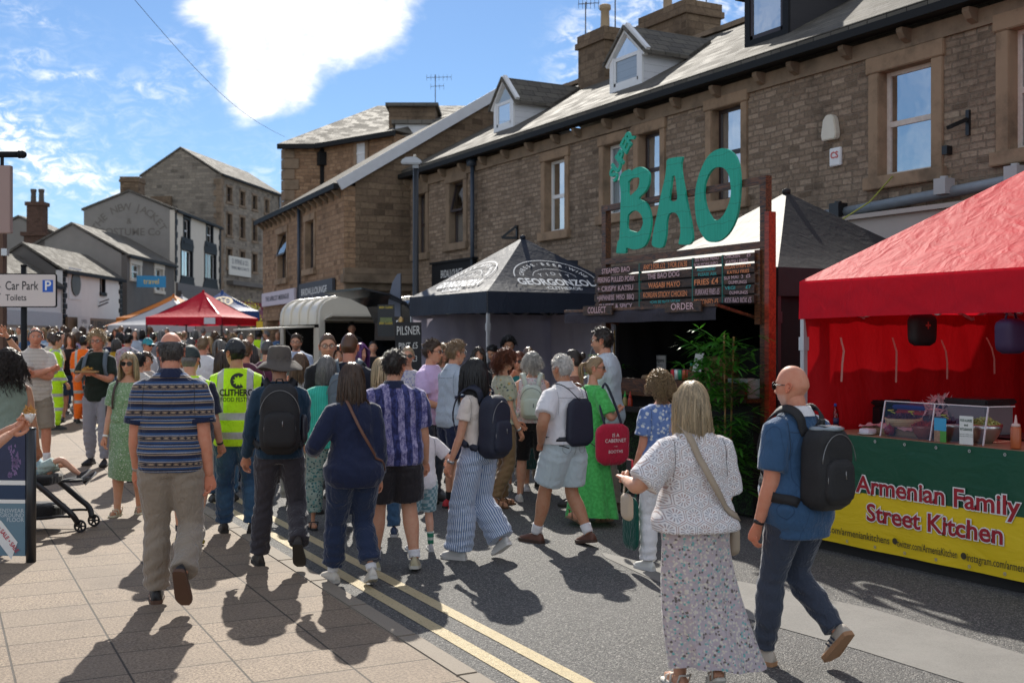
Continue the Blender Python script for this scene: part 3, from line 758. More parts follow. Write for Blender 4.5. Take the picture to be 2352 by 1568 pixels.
 if lod == 0 and bottom and bottom[0] in ('trousers','shorts','wide') and abs(((face+180) % 360)-180) < 60:
  sm_ = bottom[1] if False else plain('seam_thread',(.03,.028,.03),.9);bt = P.botbvh
  line('seam',bt,[(0,1.0),(0,.95),(.003,.90),(.0,.86)],sm_)
  for sg in (-1,1):
   line('pocket_seam',bt,[(sg*.045,.965),(sg*.09,.972),(sg*.135,.962)],sm_);line('pocket_seam',bt,[(sg*.048,.96),(sg*.052,.90),(sg*.09,.872),(sg*.128,.90),(sg*.132,.955)],sm_,.0011)
  line('waist_seam',bt,[(-.15,1.0),(-.07,1.003),(0,1.0),(.07,1.003),(.15,1.0)],sm_,.0012)
 if lod == 0 and top and top[0] in ('polo','tee','shirt') and abs(((face+180) % 360)-180) < 60:
  sm_ = plain('seam_thread',(.03,.028,.03),.9)
  for sg in (-1,1): line('armhole_seam',P.topbvh,[(sg*.150,1.43),(sg*.158,1.36),(sg*.158,1.29),(sg*.165,1.22)],sm_,.0014)
  if top[0] != 'tee': line('yoke_seam',P.topbvh,[(-.15,1.375),(-.07,1.37),(0,1.372),(.07,1.37),(.15,1.375)],sm_,.0012)
 if bottom and top and bottom[0] in ('shorts','trousers','wide') and (len(bottom) > 2 and bottom[2].get('belt')):
  wz = bottom[2].get('waist',1.03);v_,f_ = torso(wz-.045,wz-.005,.024,30);raw_obj('belt',v_*s,f_,bottom[2]['belt'],P.root,True)
  # ---- feet
 if shoes[0] != 'bare':
  for sd_ in 'LR':
   Rm = foot_T(sd_);an = J['an'+sd_];fs = (.92 if fem else 1.02);n = 14;V = [];Fc = [];mi = []
   um = plain('shoe %.2f %.2f %.2f' % shoes[1],shoes[1],.55,.15,14,.2,90);sm_ = plain('sole %.2f %.2f %.2f' % shoes[2],shoes[2],.7,.1)
   if shoes[0] == 'sandal':
    b = MB()
    outl = [(a_,w_) for a_,w_,_,_ in SHOE]
    poly = [(w_*.96,y_) for y_,w_ in outl]+[(-w_*.96,y_) for y_,w_ in reversed(outl)]
    Q = lambda u,v,t: tuple((Rm@np.array([u*fs,v*fs,t])+an)*s)
    b.prism(poly,Q,-.085,-.066)
    for y_,hgt_ in ((.10,-.030),(.045,-.012)):
     b.tube([Q(-.044,y_,-.07),Q(-.036,y_,hgt_-.006),Q(0,y_+.006,hgt_),Q(.036,y_,hgt_-.006),Q(.044,y_,-.07)],.0075*s,6)
    b.tube([Q(-.038,-.02,-.07),Q(-.04,-.06,.0),Q(0,-.092,.004),Q(.04,-.06,.0),Q(.038,-.02,-.07)],.006*s,6)
    b.build('sandal',um,P.root,True,uv=False);continue
   hi = shoes[3] if len(shoes) > 3 else 0
   rows = []
   for (y_,w_,t_,g) in SHOE:
    th = np.arange(n)*2*math.pi/n;tt = t_+(hi if y_ < .04 else 0)
    rows.append(np.stack([np.cos(th)*w_*np.where(np.sin(th) > 0,.94-.32*np.clip(np.sin(th),0,1)*(y_ < .05),1.0),np.full(n,y_),np.where(np.sin(th) > 0,np.sin(th)**.8*tt if False else np.sign(np.sin(th))*np.abs(np.sin(th))**.8*tt,np.abs(np.sin(th))**.5*-g*.6)-.085+g*1.0],1))
   V = np.vstack(rows);V[:,2] = np.maximum(V[:,2],-.085+.018)
   Fc = [(i*n+j,i*n+(j+1) % n,(i+1)*n+(j+1) % n,(i+1)*n+j) for i in range(len(rows)-1) for j in range(n)]+[tuple(range(n-1,-1,-1)),tuple((len(rows)-1)*n+j for j in range(n))]
   up = ((V*fs)@Rm.T+an)*s
   raw = raw_obj('shoe',up,Fc,um,P.root,True)
   b = MB();outl = [(y_,w_) for y_,w_,_,_ in SHOE];ou = np.array([(w_*1.06,y_*1.03) for y_,w_ in outl]+[(-w_*1.06,y_*1.03) for y_,w_ in reversed(outl)])
   Q = lambda u,v,t: tuple((Rm@np.array([u*fs,v*fs,t+(.010 if v > .15 else 0)])+an)*s)
   b.prism([tuple(q) for q in ou],Q,-.086,-.060);b.build('sole',sm_,raw,False,uv=False)
   P.__dict__['shoe'+sd_] = (raw,lambda q,Rm=Rm,an=an,fs=fs: (Rm@np.array(q)*fs+an)*s)
 if socks:
  for sd_ in 'LR':
   v_,f_ = leg(sd_,socks[1],2.0,.006);raw_obj('sock',v_*s,f_,socks[0],P.root,True)
   # ---- glasses, hats
 if glasses:
  b = MB();dark = glasses[0] == 'sun';gc = glasses[1] if len(glasses) > 1 else BLK
  big = 1.12 if dark else 1.0
  for sx in (-1,1):
   ln = [(sx*.033+math.cos(a_)*.0265*big*(abs(math.cos(a_))**-.12 if abs(math.cos(a_)) > .2 else 1),.100+.004*0-abs(sx*.033+math.cos(a_)*.0265)*.10,.006+math.sin(a_)*.0205*big) for a_ in np.linspace(0,2*math.pi,17)[:-1]]
   V = HV(np.array(ln));b.tube([tuple(v) for v in V]+[tuple(V[0])],.0022*s,6,0)
   c0 = len(b.v);b.add([tuple(v) for v in V],[tuple(range(len(V)))],1)
   V = HV(np.array([(sx*.058,.093,.012),(sx*.072,.075,.013),(sx*.080,.02,.012),(sx*.081,-.012,.010),(sx*.079,-.026,-.008)]));b.tube([tuple(v) for v in V],.0024*s,6,0)
  V = HV(np.array([(-.008,.101,.010),(0,.104,.012),(.008,.101,.010)]));b.tube([tuple(v) for v in V],.0022*s,6,0)
  b.build('sunglasses' if dark else 'glasses',[gc,LENS if dark else CLEAR],P.root,True,uv=False)
 if hat:
  kind,m_ = hat[0],hat[1];G,TH,PH = head_grid(30,40,False);V = G.reshape(-1,3);D = V/np.linalg.norm(V,axis=1)[:,None];b = MB()
  if kind == 'cap':
   fr = hat[2] if len(hat) > 2 else 1;zb = .030;mk = V[:,2] > zb-.02
   SV = V*1.0+D*.015;SV[:,2] = np.maximum(SV[:,2],zb);SV[:,2] += .006
   Fc = [f for f in grid_faces(30,40) if max(V[i][2] for i in f) > zb-.004]
   b.add(HV(SV).tolist(),Fc)
   br = [];n = 13
   for r_ in (0,.5,1):
    for a_ in np.linspace(-1.15,1.15,n): br.append((math.sin(a_)*(.082+.004*r_),fr*(math.cos(a_)*(.100+.075*r_*math.cos(a_*.9))),.040-.018*r_-.012*a_*a_*r_))
   for dz_ in (0,.004):
    bb = np.array(br)+np.array([0,0,dz_]);b.add(HV(bb).tolist(),[(i*n+j,i*n+j+1,(i+1)*n+j+1,(i+1)*n+j) for i in range(2) for j in range(n-1)])
   b.lathe([(.007,-.004),(.006,.004),(0,.006)],HV(np.array([[0,0,.143]]))[0],8)
   P.hat = b.build('cap',m_,P.root,True,uv=False)
  else:
   prof = [(.05,.152,0),(.082,.146,0),(.094,.130,0),(.100,.10,0),(.107,.05,0),(.112,.028,0),(.140,.012,0),(.172,-.012,0),(.196,-.034,0),(.197,-.038,0),(.110,.022,0)]
   n = 40;rows = []
   for r_,z_,_ in prof:
    a_ = np.arange(n)*2*math.pi/n;wv = (.014*np.sin(2*a_+.6)+.006*np.sin(5*a_))*(r_ > .12);rows.append(np.stack([np.cos(a_)*r_*.93,np.sin(a_)*r_*1.08,z_+wv+.002*np.sin(7*a_)],1))
   V = np.vstack(rows);Fc = [(i*n+j,i*n+(j+1) % n,(i+1)*n+(j+1) % n,(i+1)*n+j) for i in range(len(prof)-1) for j in range(n)]+[tuple(range(n))]
   b.add(HV(V).tolist(),Fc);P.hat = b.build('hat',m_,P.root,True,uv=False)
 return P
def hug(P,pts,off=.008):
 out = []
 for p in pts:
  h_,n_,_,dist = P.topbvh.find_nearest(Vector(p))
  q = Vector(p)
  out.append(h_+n_*off if h_ is not None and ((q-h_).dot(n_) < off) else q)
 return out
def ribbon(b,P,pts,wd,th=.006,off=.007,mi=None,sub=4,bvh=True):
 """flat strap lying on the clothing"""
 Q = smooth_path(np.array([tuple(p) for p in pts]),sub);row = []
 for i,p in enumerate(Q):
  t = Vector(Q[min(i+1,len(Q)-1)]-Q[max(i-1,0)]).normalized()
  if bvh:
   h_,n_,_,_ = P.topbvh.find_nearest(Vector(p));c = h_+n_*off if (Vector(p)-h_).dot(n_) < off+.01 else Vector(p)
  else: c = Vector(p);n_ = Vector((0,-1,0))
  sd_ = t.cross(n_).normalized()*wd/2;row += [c-sd_,c+sd_,c+sd_+n_*th,c-sd_+n_*th]
 k = len(Q);Fc = []
 for i in range(k-1):
  for j in range(4): Fc.append((i*4+j,i*4+(j+1) % 4,(i+1)*4+(j+1) % 4,(i+1)*4+j))
 Fc += [(3,2,1,0),tuple((k-1)*4+j for j in range(4))]
 b.add([tuple(v) for v in row],Fc,mi)
def back_text(P,name,txt,m_,cx_,cz_,size,off=.004,flip=False,front=False,par=None,**kw):
 """print lettering on the back (or chest) of a top; cx, cz in person metres"""
 V,Fc = text_geo(txt,size,**kw)
 return back_geo(P,name,V,Fc,m_,cx_,cz_,off,front,par)
def back_geo(P,name,V,Fc,m_,cx_,cz_,off=.004,front=False,par=None):
 out = []
 for v in V:
  sx = 1 if not front else -1
  o = Vector((cx_+sx*float(v[0]),1.5*(1 if front else -1),cz_+float(v[1])));h_,n_,_,_ = P.topbvh.ray_cast(o,Vector((0,-1 if front else 1,0)))
  if h_ is None: h_ = Vector((o.x,0,o.z));n_ = Vector((0,-1,0))
  out.append(tuple(h_+n_*off))
 return raw_obj(name,out,Fc,m_,par or P.root,True)
def rbox(cx_,cy_,cz_,wx,wy,wz,e=.35,n=28,taper=1.,m=9):
 """soft rounded box (bags, cushions)"""
 rows = [];
 for i in range(m):
  t = -1+2*i/(m-1);kz = np.sign(t)*abs(t)**.8;kr = (1-abs(t)**5)**.35 if abs(t) < 1 else .55;tp = 1+(taper-1)*(kz+1)/2
  th = np.arange(n)*2*math.pi/n;c,s_ = np.cos(th),np.sin(th)
  rows.append(np.stack([cx_+np.sign(c)*np.abs(c)**e*wx*kr*tp,cy_+np.sign(s_)*np.abs(s_)**e*wy*kr*tp,np.full(n,cz_+kz*wz)],1))
 V = np.vstack(rows);Fc = [(i*n+j,i*n+(j+1) % n,(i+1)*n+(j+1) % n,(i+1)*n+j) for i in range(m-1) for j in range(n)]+[tuple(range(n-1,-1,-1)),tuple((m-1)*n+j for j in range(n))]
 return V,Fc
def backpack(P,label,m_,size=(.155,.095,.235),cz_=1.21,pocket=None,trim=None,gap=.0,topm=None,side=False,straps=True,cat='backpack',xo=0.,chest=True):
 """a rucksack on somebody's back: its own top-level thing in the wearer's frame"""
 r = P.root;th_ = thing('backpack',label,cat,r.location,r.rotation_euler.z)
 s = P.s;wx,wy,wz = size
 h_,n_,_,_ = P.topbvh.ray_cast(Vector((0,-1.5,cz_*s)),Vector((0,1,0)));yb = h_.y/s if h_ else -.13
 cy_ = yb-wy*.86-gap
 V,Fc = rbox(xo,cy_,cz_,wx,wy,wz,.45,32,.84,13);V = V*s
 rs = np.random.RandomState(int(cz_*1000));V[:,1] += .006*np.sin(V[:,2]*23+V[:,0]*15);V[:,0] += .004*np.sin(V[:,2]*31+1)
 raw_obj('bag_body',V,Fc,m_,th_,True)
 pv,pf = rbox(xo,cy_-wy*.78,cz_-wz*.30,wx*.78,wy*.42,wz*.52,.45,28,.92,9)
 po = raw_obj('pocket',pv*s,pf,pocket or m_,th_,True)
 b = MB();zt = cz_-wz*.30+wz*.52*.72;yy = cy_-wy*1.13
 b.tube([((xo+wx*.72*math.sin(a_))*s,(yy+.012)*s,(cz_-wz*.3+wz*.40*math.cos(a_)+.01)*s) for a_ in np.linspace(-1.9,1.9,21)],.0028*s,5)
 b.tube([((xo+wx*.92*math.sin(a_))*s,(cy_-wy*.88)*s,(cz_+wz*.10+wz*.72*math.cos(a_))*s) for a_ in np.linspace(-1.5,1.5,21)],.0026*s,5)
 b.bar(((xo+.02)*s,(yy-.004)*s,(zt-.03)*s),((xo+.02)*s,(yy-.006)*s,(zt-.075)*s),.008*s,.004*s)
 b.build('zip',trim or plain('zip_metal',(.25,.25,.25),.35,metal=.8),th_,True,uv=False)
 b = MB();b.tube([((xo-.035)*s,(cy_+wy*.5)*s,(cz_+wz*.96)*s),((xo-.02)*s,(cy_+wy*.3)*s,(cz_+wz*1.12)*s),((xo+.02)*s,(cy_+wy*.3)*s,(cz_+wz*1.12)*s),((xo+.035)*s,(cy_+wy*.5)*s,(cz_+wz*.96)*s)],.006*s,6)
 b.build('grab_loop',m_,th_,True,uv=False)
 if topm:
  V,Fc = ell((xo,cy_,cz_+wz*.93),(wx*.74,wy*.86,.020),8,24);raw_obj('lid',V*s,Fc,topm,th_,True)
 if straps:
  for sg in (-1,1):
   b = MB();pts = P.T(np.array([(sg*.07,cy_+wy*.7,cz_+wz*.78),(sg*.095,-.10,1.47),(sg*.115,-.01,1.50),(sg*.125,.10,1.42),(sg*.140,.15,1.28),(sg*.165,.10,1.12),(sg*.185,.0,1.02),(sg*.150,cy_+wy*.6,max(.98,cz_-wz*.8))]))
   ribbon(b,P,pts,.056*s,.009*s,.003,sub=5);b.build('strap',m_,th_,True,uv=False)
 if side:
  V,Fc = rbox(wx+.02,cy_+.02,cz_-.08,.03,.035,.11,.8,16,.9,7);raw_obj('bottle',V*s,Fc,plain('bottle_dark',(.03,.03,.04),.3),th_,True)
 return th_
 # ---------------------------------------------------------------- setting materials
def stone_fn(c1,c2,cm,bw=.36,bh=.125,dark=.5,rough_b=.9):
 def f(t):
  u = t.uv();w_ = t.noise(u,1.1,3);d = t.map(u,(1,1,1))
  wob = t.new('ShaderNodeMix',data_type='VECTOR');wob.inputs[0].default_value = .05
  t.put(wob.inputs[4],u);t.put(wob.inputs[5],t.new('ShaderNodeTexNoise').outputs[1])
  nz = wob.inputs[5].links[0].from_node;t.put(nz.inputs['Vector'],u);nz.inputs['Scale'].default_value = 2.3
  b = t.new('ShaderNodeTexBrick',offset=.5,squash=.72,squash_frequency=3);t.put(b.inputs['Vector'],wob.outputs[1])
  b.inputs['Scale'].default_value = 1;b.inputs['Mortar Size'].default_value = .012;b.inputs['Mortar Smooth'].default_value = .3
  b.inputs['Brick Width'].default_value = bw;b.inputs['Row Height'].default_value = bh
  t.put(b.inputs['Color1'],(0,0,0));t.put(b.inputs['Color2'],(1,1,1));t.put(b.inputs['Mortar'],(.5,.5,.5))
  col = t.ramp(b.outputs[0],[(0,c1),(.35,tuple((a*.6+b_*.4) for a,b_ in zip(c1,c2))),(.7,c2),(1,tuple(x*.62 for x in c1))])
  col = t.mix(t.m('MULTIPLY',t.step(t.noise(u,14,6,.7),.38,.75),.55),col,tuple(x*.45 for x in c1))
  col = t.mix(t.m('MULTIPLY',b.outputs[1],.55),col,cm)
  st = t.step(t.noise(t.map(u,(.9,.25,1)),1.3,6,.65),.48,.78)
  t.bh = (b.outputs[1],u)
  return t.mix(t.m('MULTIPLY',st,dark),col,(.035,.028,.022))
 def nb(t,b):
  m_,u = t.bh if hasattr(t,'bh') else (0,t.uv())
  h_ = t.m('ADD',t.m('MULTIPLY',m_,-1.2),t.m('ADD',t.m('MULTIPLY',t.noise(u,9,4,.6),1.3),t.m('MULTIPLY',t.noise(u,45,4,.6),.4)))
  t.put(b.inputs['Normal'],t.bump(h_,rough_b,.03))
 return f,nb
def stone(name,c1,c2,cm,**k):
 f,nb = stone_fn(c1,c2,cm,**k);return mat(name,f,.9,0,.2,nb)
SAND = stone('sandstone_blocks',(.24,.175,.125),(.40,.305,.225),(.14,.11,.085),bw=.25,bh=.086,dark=.65)
SAND2 = stone('warm_sandstone',(.31,.19,.115),(.44,.285,.175),(.20,.14,.10),bw=.30,bh=.125,dark=.4)
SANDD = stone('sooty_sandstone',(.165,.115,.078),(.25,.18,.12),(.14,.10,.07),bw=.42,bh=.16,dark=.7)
RUBB = stone('grey_rubble',(.23,.20,.165),(.36,.31,.25),(.24,.21,.18),bw=.5,bh=.2,dark=.5)
def dressb(t,b): t.put(b.inputs['Normal'],t.bump(t.noise(t.obj(),26,5),.25,.01))
def dressc(c,dk=.5):
 def f(t):
  o = t.obj();return t.mix(t.m('MULTIPLY',t.step(t.noise(o,1.7,6,.65),.42,.75),dk),t.mix(t.noise(o,9,4),tuple(x*.82 for x in c),c),(.07,.055,.04))
 return f
DRESS = mat('dressed_stone',dressc((.36,.25,.165),.7),.85,0,.2,dressb)
DRESSD = mat('dark_dressed_stone',dressc((.27,.20,.14),.7),.88,0,.2,dressb)
def slatefn(c,bw=.34,bh=.20,lich=.3):
 def f(t):
  u = t.uv();b = t.new('ShaderNodeTexBrick',offset=.5);t.put(b.inputs['Vector'],u);b.inputs['Scale'].default_value = 1
  b.inputs['Mortar Size'].default_value = .006;b.inputs['Mortar Smooth'].default_value = .6
  b.inputs['Brick Width'].default_value = bw;b.inputs['Row Height'].default_value = bh
  t.put(b.inputs['Color1'],(0,0,0));t.put(b.inputs['Color2'],(1,1,1));t.put(b.inputs['Mortar'],(0,0,0))
  fy = t.m('FRACT',t.m('DIVIDE',t.xyz(u)[1],bh));t.bh = (b.outputs[1],b.outputs[0],fy,u)
  col = t.mix(b.outputs[0],tuple(x*.78 for x in c),tuple(x*1.2 for x in c))
  return t.mix(t.m('MULTIPLY',t.step(t.noise(u,3,6,.7),.5,.8),lich),t.mix(b.outputs[1],col,(.015,.015,.015)),(.20,.20,.13))
 def nb(t,b):
  m_,rn,fy,u = t.bh
  h_ = t.m('ADD',t.m('MULTIPLY',m_,-1.5),t.m('ADD',t.m('MULTIPLY',fy,-1.3),t.m('ADD',t.m('MULTIPLY',rn,.2),t.m('MULTIPLY',t.noise(u,12,4),.6))))
  t.put(b.inputs['Normal'],t.bump(h_,.9,.022));t.put(b.inputs['Roughness'],t.m('ADD',.70,t.m('MULTIPLY',rn,.18)))
 return f,nb
f_,n_ = slatefn((.115,.105,.09));SLATE = mat('stone_slates',f_,.45,0,.08,n_)
f_,n_ = slatefn((.13,.12,.105),.5,.3,.15);SLATE2 = mat('roof_tiles',f_,.5,0,.08,n_)
BLKP = plain('black_paint',(.010,.011,.013),.6,spec=.2)
GUT = plain('gutter_black',(.014,.015,.016),.65,spec=.2)
WHITEP = plain('white_upvc',(.74,.75,.76),.35,.05)
OLDP = plain('old_white_paint',(.62,.55,.50),.6,.3,18,.3,40)
DKFR = plain('dark_brown_frame',(.035,.022,.022),.4)
LEAD = plain('lead_flashing',(.22,.25,.28),.5,.3,6,.4,12)
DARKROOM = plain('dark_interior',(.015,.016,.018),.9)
def curtf(t):
 x = t.xyz(t.obj())[1];return t.mix(t.m('MULTIPLY',t.m('ADD',t.m('SINE',t.m('ADD',t.m('MULTIPLY',x,60),t.m('MULTIPLY',t.noise(t.obj(),3),8))),1),.5),(.62,.70,.76),(.82,.88,.92))
CURT = mat('net_curtain',curtf,.9)
BLIND = plain('beige_blind',(.42,.34,.24),.8)
def glassw(t,b):
 g = t.new('ShaderNodeBsdfGlossy');g.inputs['Roughness'].default_value = .03;t.put(g.inputs['Normal'],t.bump(t.noise(t.obj(),2.2,2),.05,.05))
 tp = t.new('ShaderNodeBsdfTransparent');tp.inputs[0].default_value = (.75,.8,.82,1)
 lw = t.new('ShaderNodeLayerWeight');lw.inputs[0].default_value = .35;mx = t.new('ShaderNodeMixShader')
 t.put(mx.inputs[0],t.m('ADD',.22,t.m('MULTIPLY',lw.outputs[0],.6)));t.t.links.new(tp.outputs[0],mx.inputs[1]);t.t.links.new(g.outputs[0],mx.inputs[2])
 t.t.links.new(mx.outputs[0],t.n['Material Output'].inputs[0])
PANE = mat('window_glass',(.05,.05,.05),.05,fn=glassw)
RENDER_G = plain('grey_render',(.25,.235,.215),.9,.25,1.2,.5,30)
RENDER_D = plain('dark_render',(.13,.12,.11),.9,.3,1.0,.5,30)
WHITEW = plain('white_painted_render',(.72,.71,.69),.8,.08,2,.25,25)
CREAMW = plain('cream_render',(.60,.55,.47),.8,.08,2,.25,25)
# ---------------------------------------------------------------- ground
def asph(t):
 p = t.pos();n = t.noise(p,95,4,.75);v = t.voro(p,120,'F1',1)
 vv = t.xyz(v)[0];c = t.ramp(vv,[(0,(.05,.05,.05)),(.5,(.10,.099,.097)),(.78,(.165,.16,.15)),(.92,(.28,.27,.25)),(1,(.42,.40,.37))])
 big = t.noise(p,.7,5,.6);c = t.mix(t.m('MULTIPLY',t.step(n,.4,.7),.4),c,(.045,.045,.045))
 return t.mix(t.m('MULTIPLY',t.step(big,.4,.75),.28),c,(.16,.155,.15))
def asphb(t,b):
 p = t.pos();h_ = t.m('ADD',t.m('MULTIPLY',t.voro(p,120),-.9),t.m('MULTIPLY',t.noise(p,40,4),.6))
 t.put(b.inputs['Normal'],t.bump(h_,1.0,.012))
ASPH = mat('asphalt',asph,.72,0,.4,asphb)
def patchc(t):
 p = t.pos();return t.mix(t.noise(p,120,3,.7),t.mix(t.step(t.noise(p,2.2,6,.7),.35,.7),(.085,.083,.078),(.15,.145,.135)),(.27,.26,.24))
PATCH = mat('worn_patch',patchc,.8,0,.3,lambda t,b: t.put(b.inputs['Normal'],t.bump(t.noise(t.pos(),150,3),.5,.006)))
PSK = math.atan(.04)
def pavef(t):
 p = t.map(t.pos(),(1,1,1),(0,0,0),(0,0,PSK));x,y,z = t.xyz(p)
 q = t.comb(t.m('ADD',x,.19),y,0);b = t.new('ShaderNodeTexBrick',offset=0.0);t.put(b.inputs['Vector'],q)
 b.inputs['Scale'].default_value = 1;b.inputs['Brick Width'].default_value = .56;b.inputs['Row Height'].default_value = .46
 b.inputs['Mortar Size'].default_value = .0065;b.inputs['Mortar Smooth'].default_value = .2
 t.put(b.inputs['Color1'],(0,0,0));t.put(b.inputs['Color2'],(1,1,1));t.put(b.inputs['Mortar'],(0,0,0));t.bh = (b.outputs[1],t.pos())
 g = t.noise(t.pos(),62,5,.8);c = t.mix(t.step(g,.34,.66),(.105,.072,.048),(.37,.285,.205))
 c = t.mix(t.m('MULTIPLY',b.outputs[0],.55),c,(.20,.155,.115));st = t.step(t.noise(t.pos(),1.6,6,.65),.45,.75)
 c = t.mix(t.m('MULTIPLY',st,.5),c,(.115,.088,.068))
 sp = t.step(t.voro(t.pos(),1.9),.05,.028);c = t.mix(t.m('MULTIPLY',sp,.6),c,(.06,.05,.045))
 return t.mix(t.m('MULTIPLY',b.outputs[1],.85),c,(.03,.026,.022))
def paveb(t,b):
 m_,p = t.bh;t.put(b.inputs['Normal'],t.bump(t.m('ADD',t.m('MULTIPLY',m_,-1.0),t.m('MULTIPLY',t.noise(p,62,4,.7),.6)),.9,.012))
PAVE = mat('paving_slabs',pavef,.75,0,.35,paveb)
KERB = mat('kerb_stone',lambda t: t.mix(t.noise(t.pos(),110,3,.8),(.16,.135,.105),(.34,.29,.235)),.8,0,.3,lambda t,b: t.put(b.inputs['Normal'],t.bump(t.noise(t.pos(),90,3),.5,.006)))
def yelf(t):
 p = t.pos();return t.mix(t.step(t.noise(p,60,5,.75),.56,.68),t.mix(t.noise(p,6,4),(.58,.46,.25),(.68,.57,.36)),(.16,.14,.11))
YEL = mat('yellow_line_paint',yelf,.6,0,.4,asphb)
def sheet(name,xl,xr,ys,m_,dz=0.,kind='structure',nx=1):
 V = [];Fc = []
 for y in ys:
  a,b_ = xl(y),xr(y)
  for i in range(nx+1): x = a+(b_-a)*i/nx;V.append((x,y,gz(x,y)+dz))
 n = nx+1
 for k in range(len(ys)-1):
  for i in range(nx): Fc.append((k*n+i,k*n+i+1,(k+1)*n+i+1,(k+1)*n+i))
 b = MB();b.add(V,Fc);o = b.build(name,m_,uv=False);return tag(o,kind=kind)
ysr = list(np.arange(-40,12,4))+list(np.arange(12,30,1))+list(np.arange(30,110,4))+[150,300,700,1500]
sheet('ground',lambda y: -900,lambda y: 900,ysr,ASPH,-.02,nx=4)
sheet('road',lambda y: kerbx(y)+.005,lambda y: 60,ysr[:-3],ASPH,0.,nx=2)
b = MB();ysp = [y for y in ysr if -20 < y < 64]
for y0,y1 in zip(ysp[:-1],ysp[1:]):
 za,zb = gz(0,y0)+.03,gz(0,y1)+.03;a,c = kerbx(y0)-.145,kerbx(y1)-.145
 b.quad((-18,y0,za),(a,y0,za),(c,y1,zb),(-18,y1,zb));b.quad((a,y0,za-.06),(c,y1,zb-.06),(c,y1,zb),(a,y0,za))
tag(b.build('pavement',PAVE,uv=False),kind='structure')
b = MB();y = -8.
while y < 40:
 y1 = y+.9;za,zb = gz(0,y)+.034,gz(0,y1)+.034
 f = lambda u,v,t: (kerbx(v)-.14+u,v,gz(0,v)+t)
 b.prism([(0,y+.006),(.138,y+.006),(.138,y1-.006),(0,y1-.006)],f,-.05,.034);y = y1
tag(b.build('kerb',KERB,bevel=.008,uv=False),kind='structure')
for dx in (.20,.46): sheet('road_marking',lambda y,dx=dx: kerbx(y)+dx-.05,lambda y,dx=dx: kerbx(y)+dx+.05,list(np.arange(-2,60,1.)),YEL,.004)
def onground(x,y): d = CZ*F/(y-784);return at(x,d)
b = MB();up_ = [onground(*q) for q in ((1380,1268),(1530,1302),(1694,1334),(2004,1398),(2352,1503),(2700,1610))];lo_ = [onground(*q) for q in ((1390,1280),(1520,1340),(1684,1412),(1972,1492),(2190,1561),(2500,1660))]
b.add([(x,y,.004) for x,y in up_+lo_],[(i,i+1,7+i,6+i) for i in range(5)]);tag(b.build('road_patch',PATCH,uv=False),kind='structure')
b = MB()
for y0,y1 in ((-20,10),(10,27)):
 b.box(9.9,y0,gz(0,20)*0-.05,12.0,y1,.12+(.0 if y0 < 0 else gz(0,14)))
tag(b.build('far_pavement',KERB,uv=False),kind='structure')
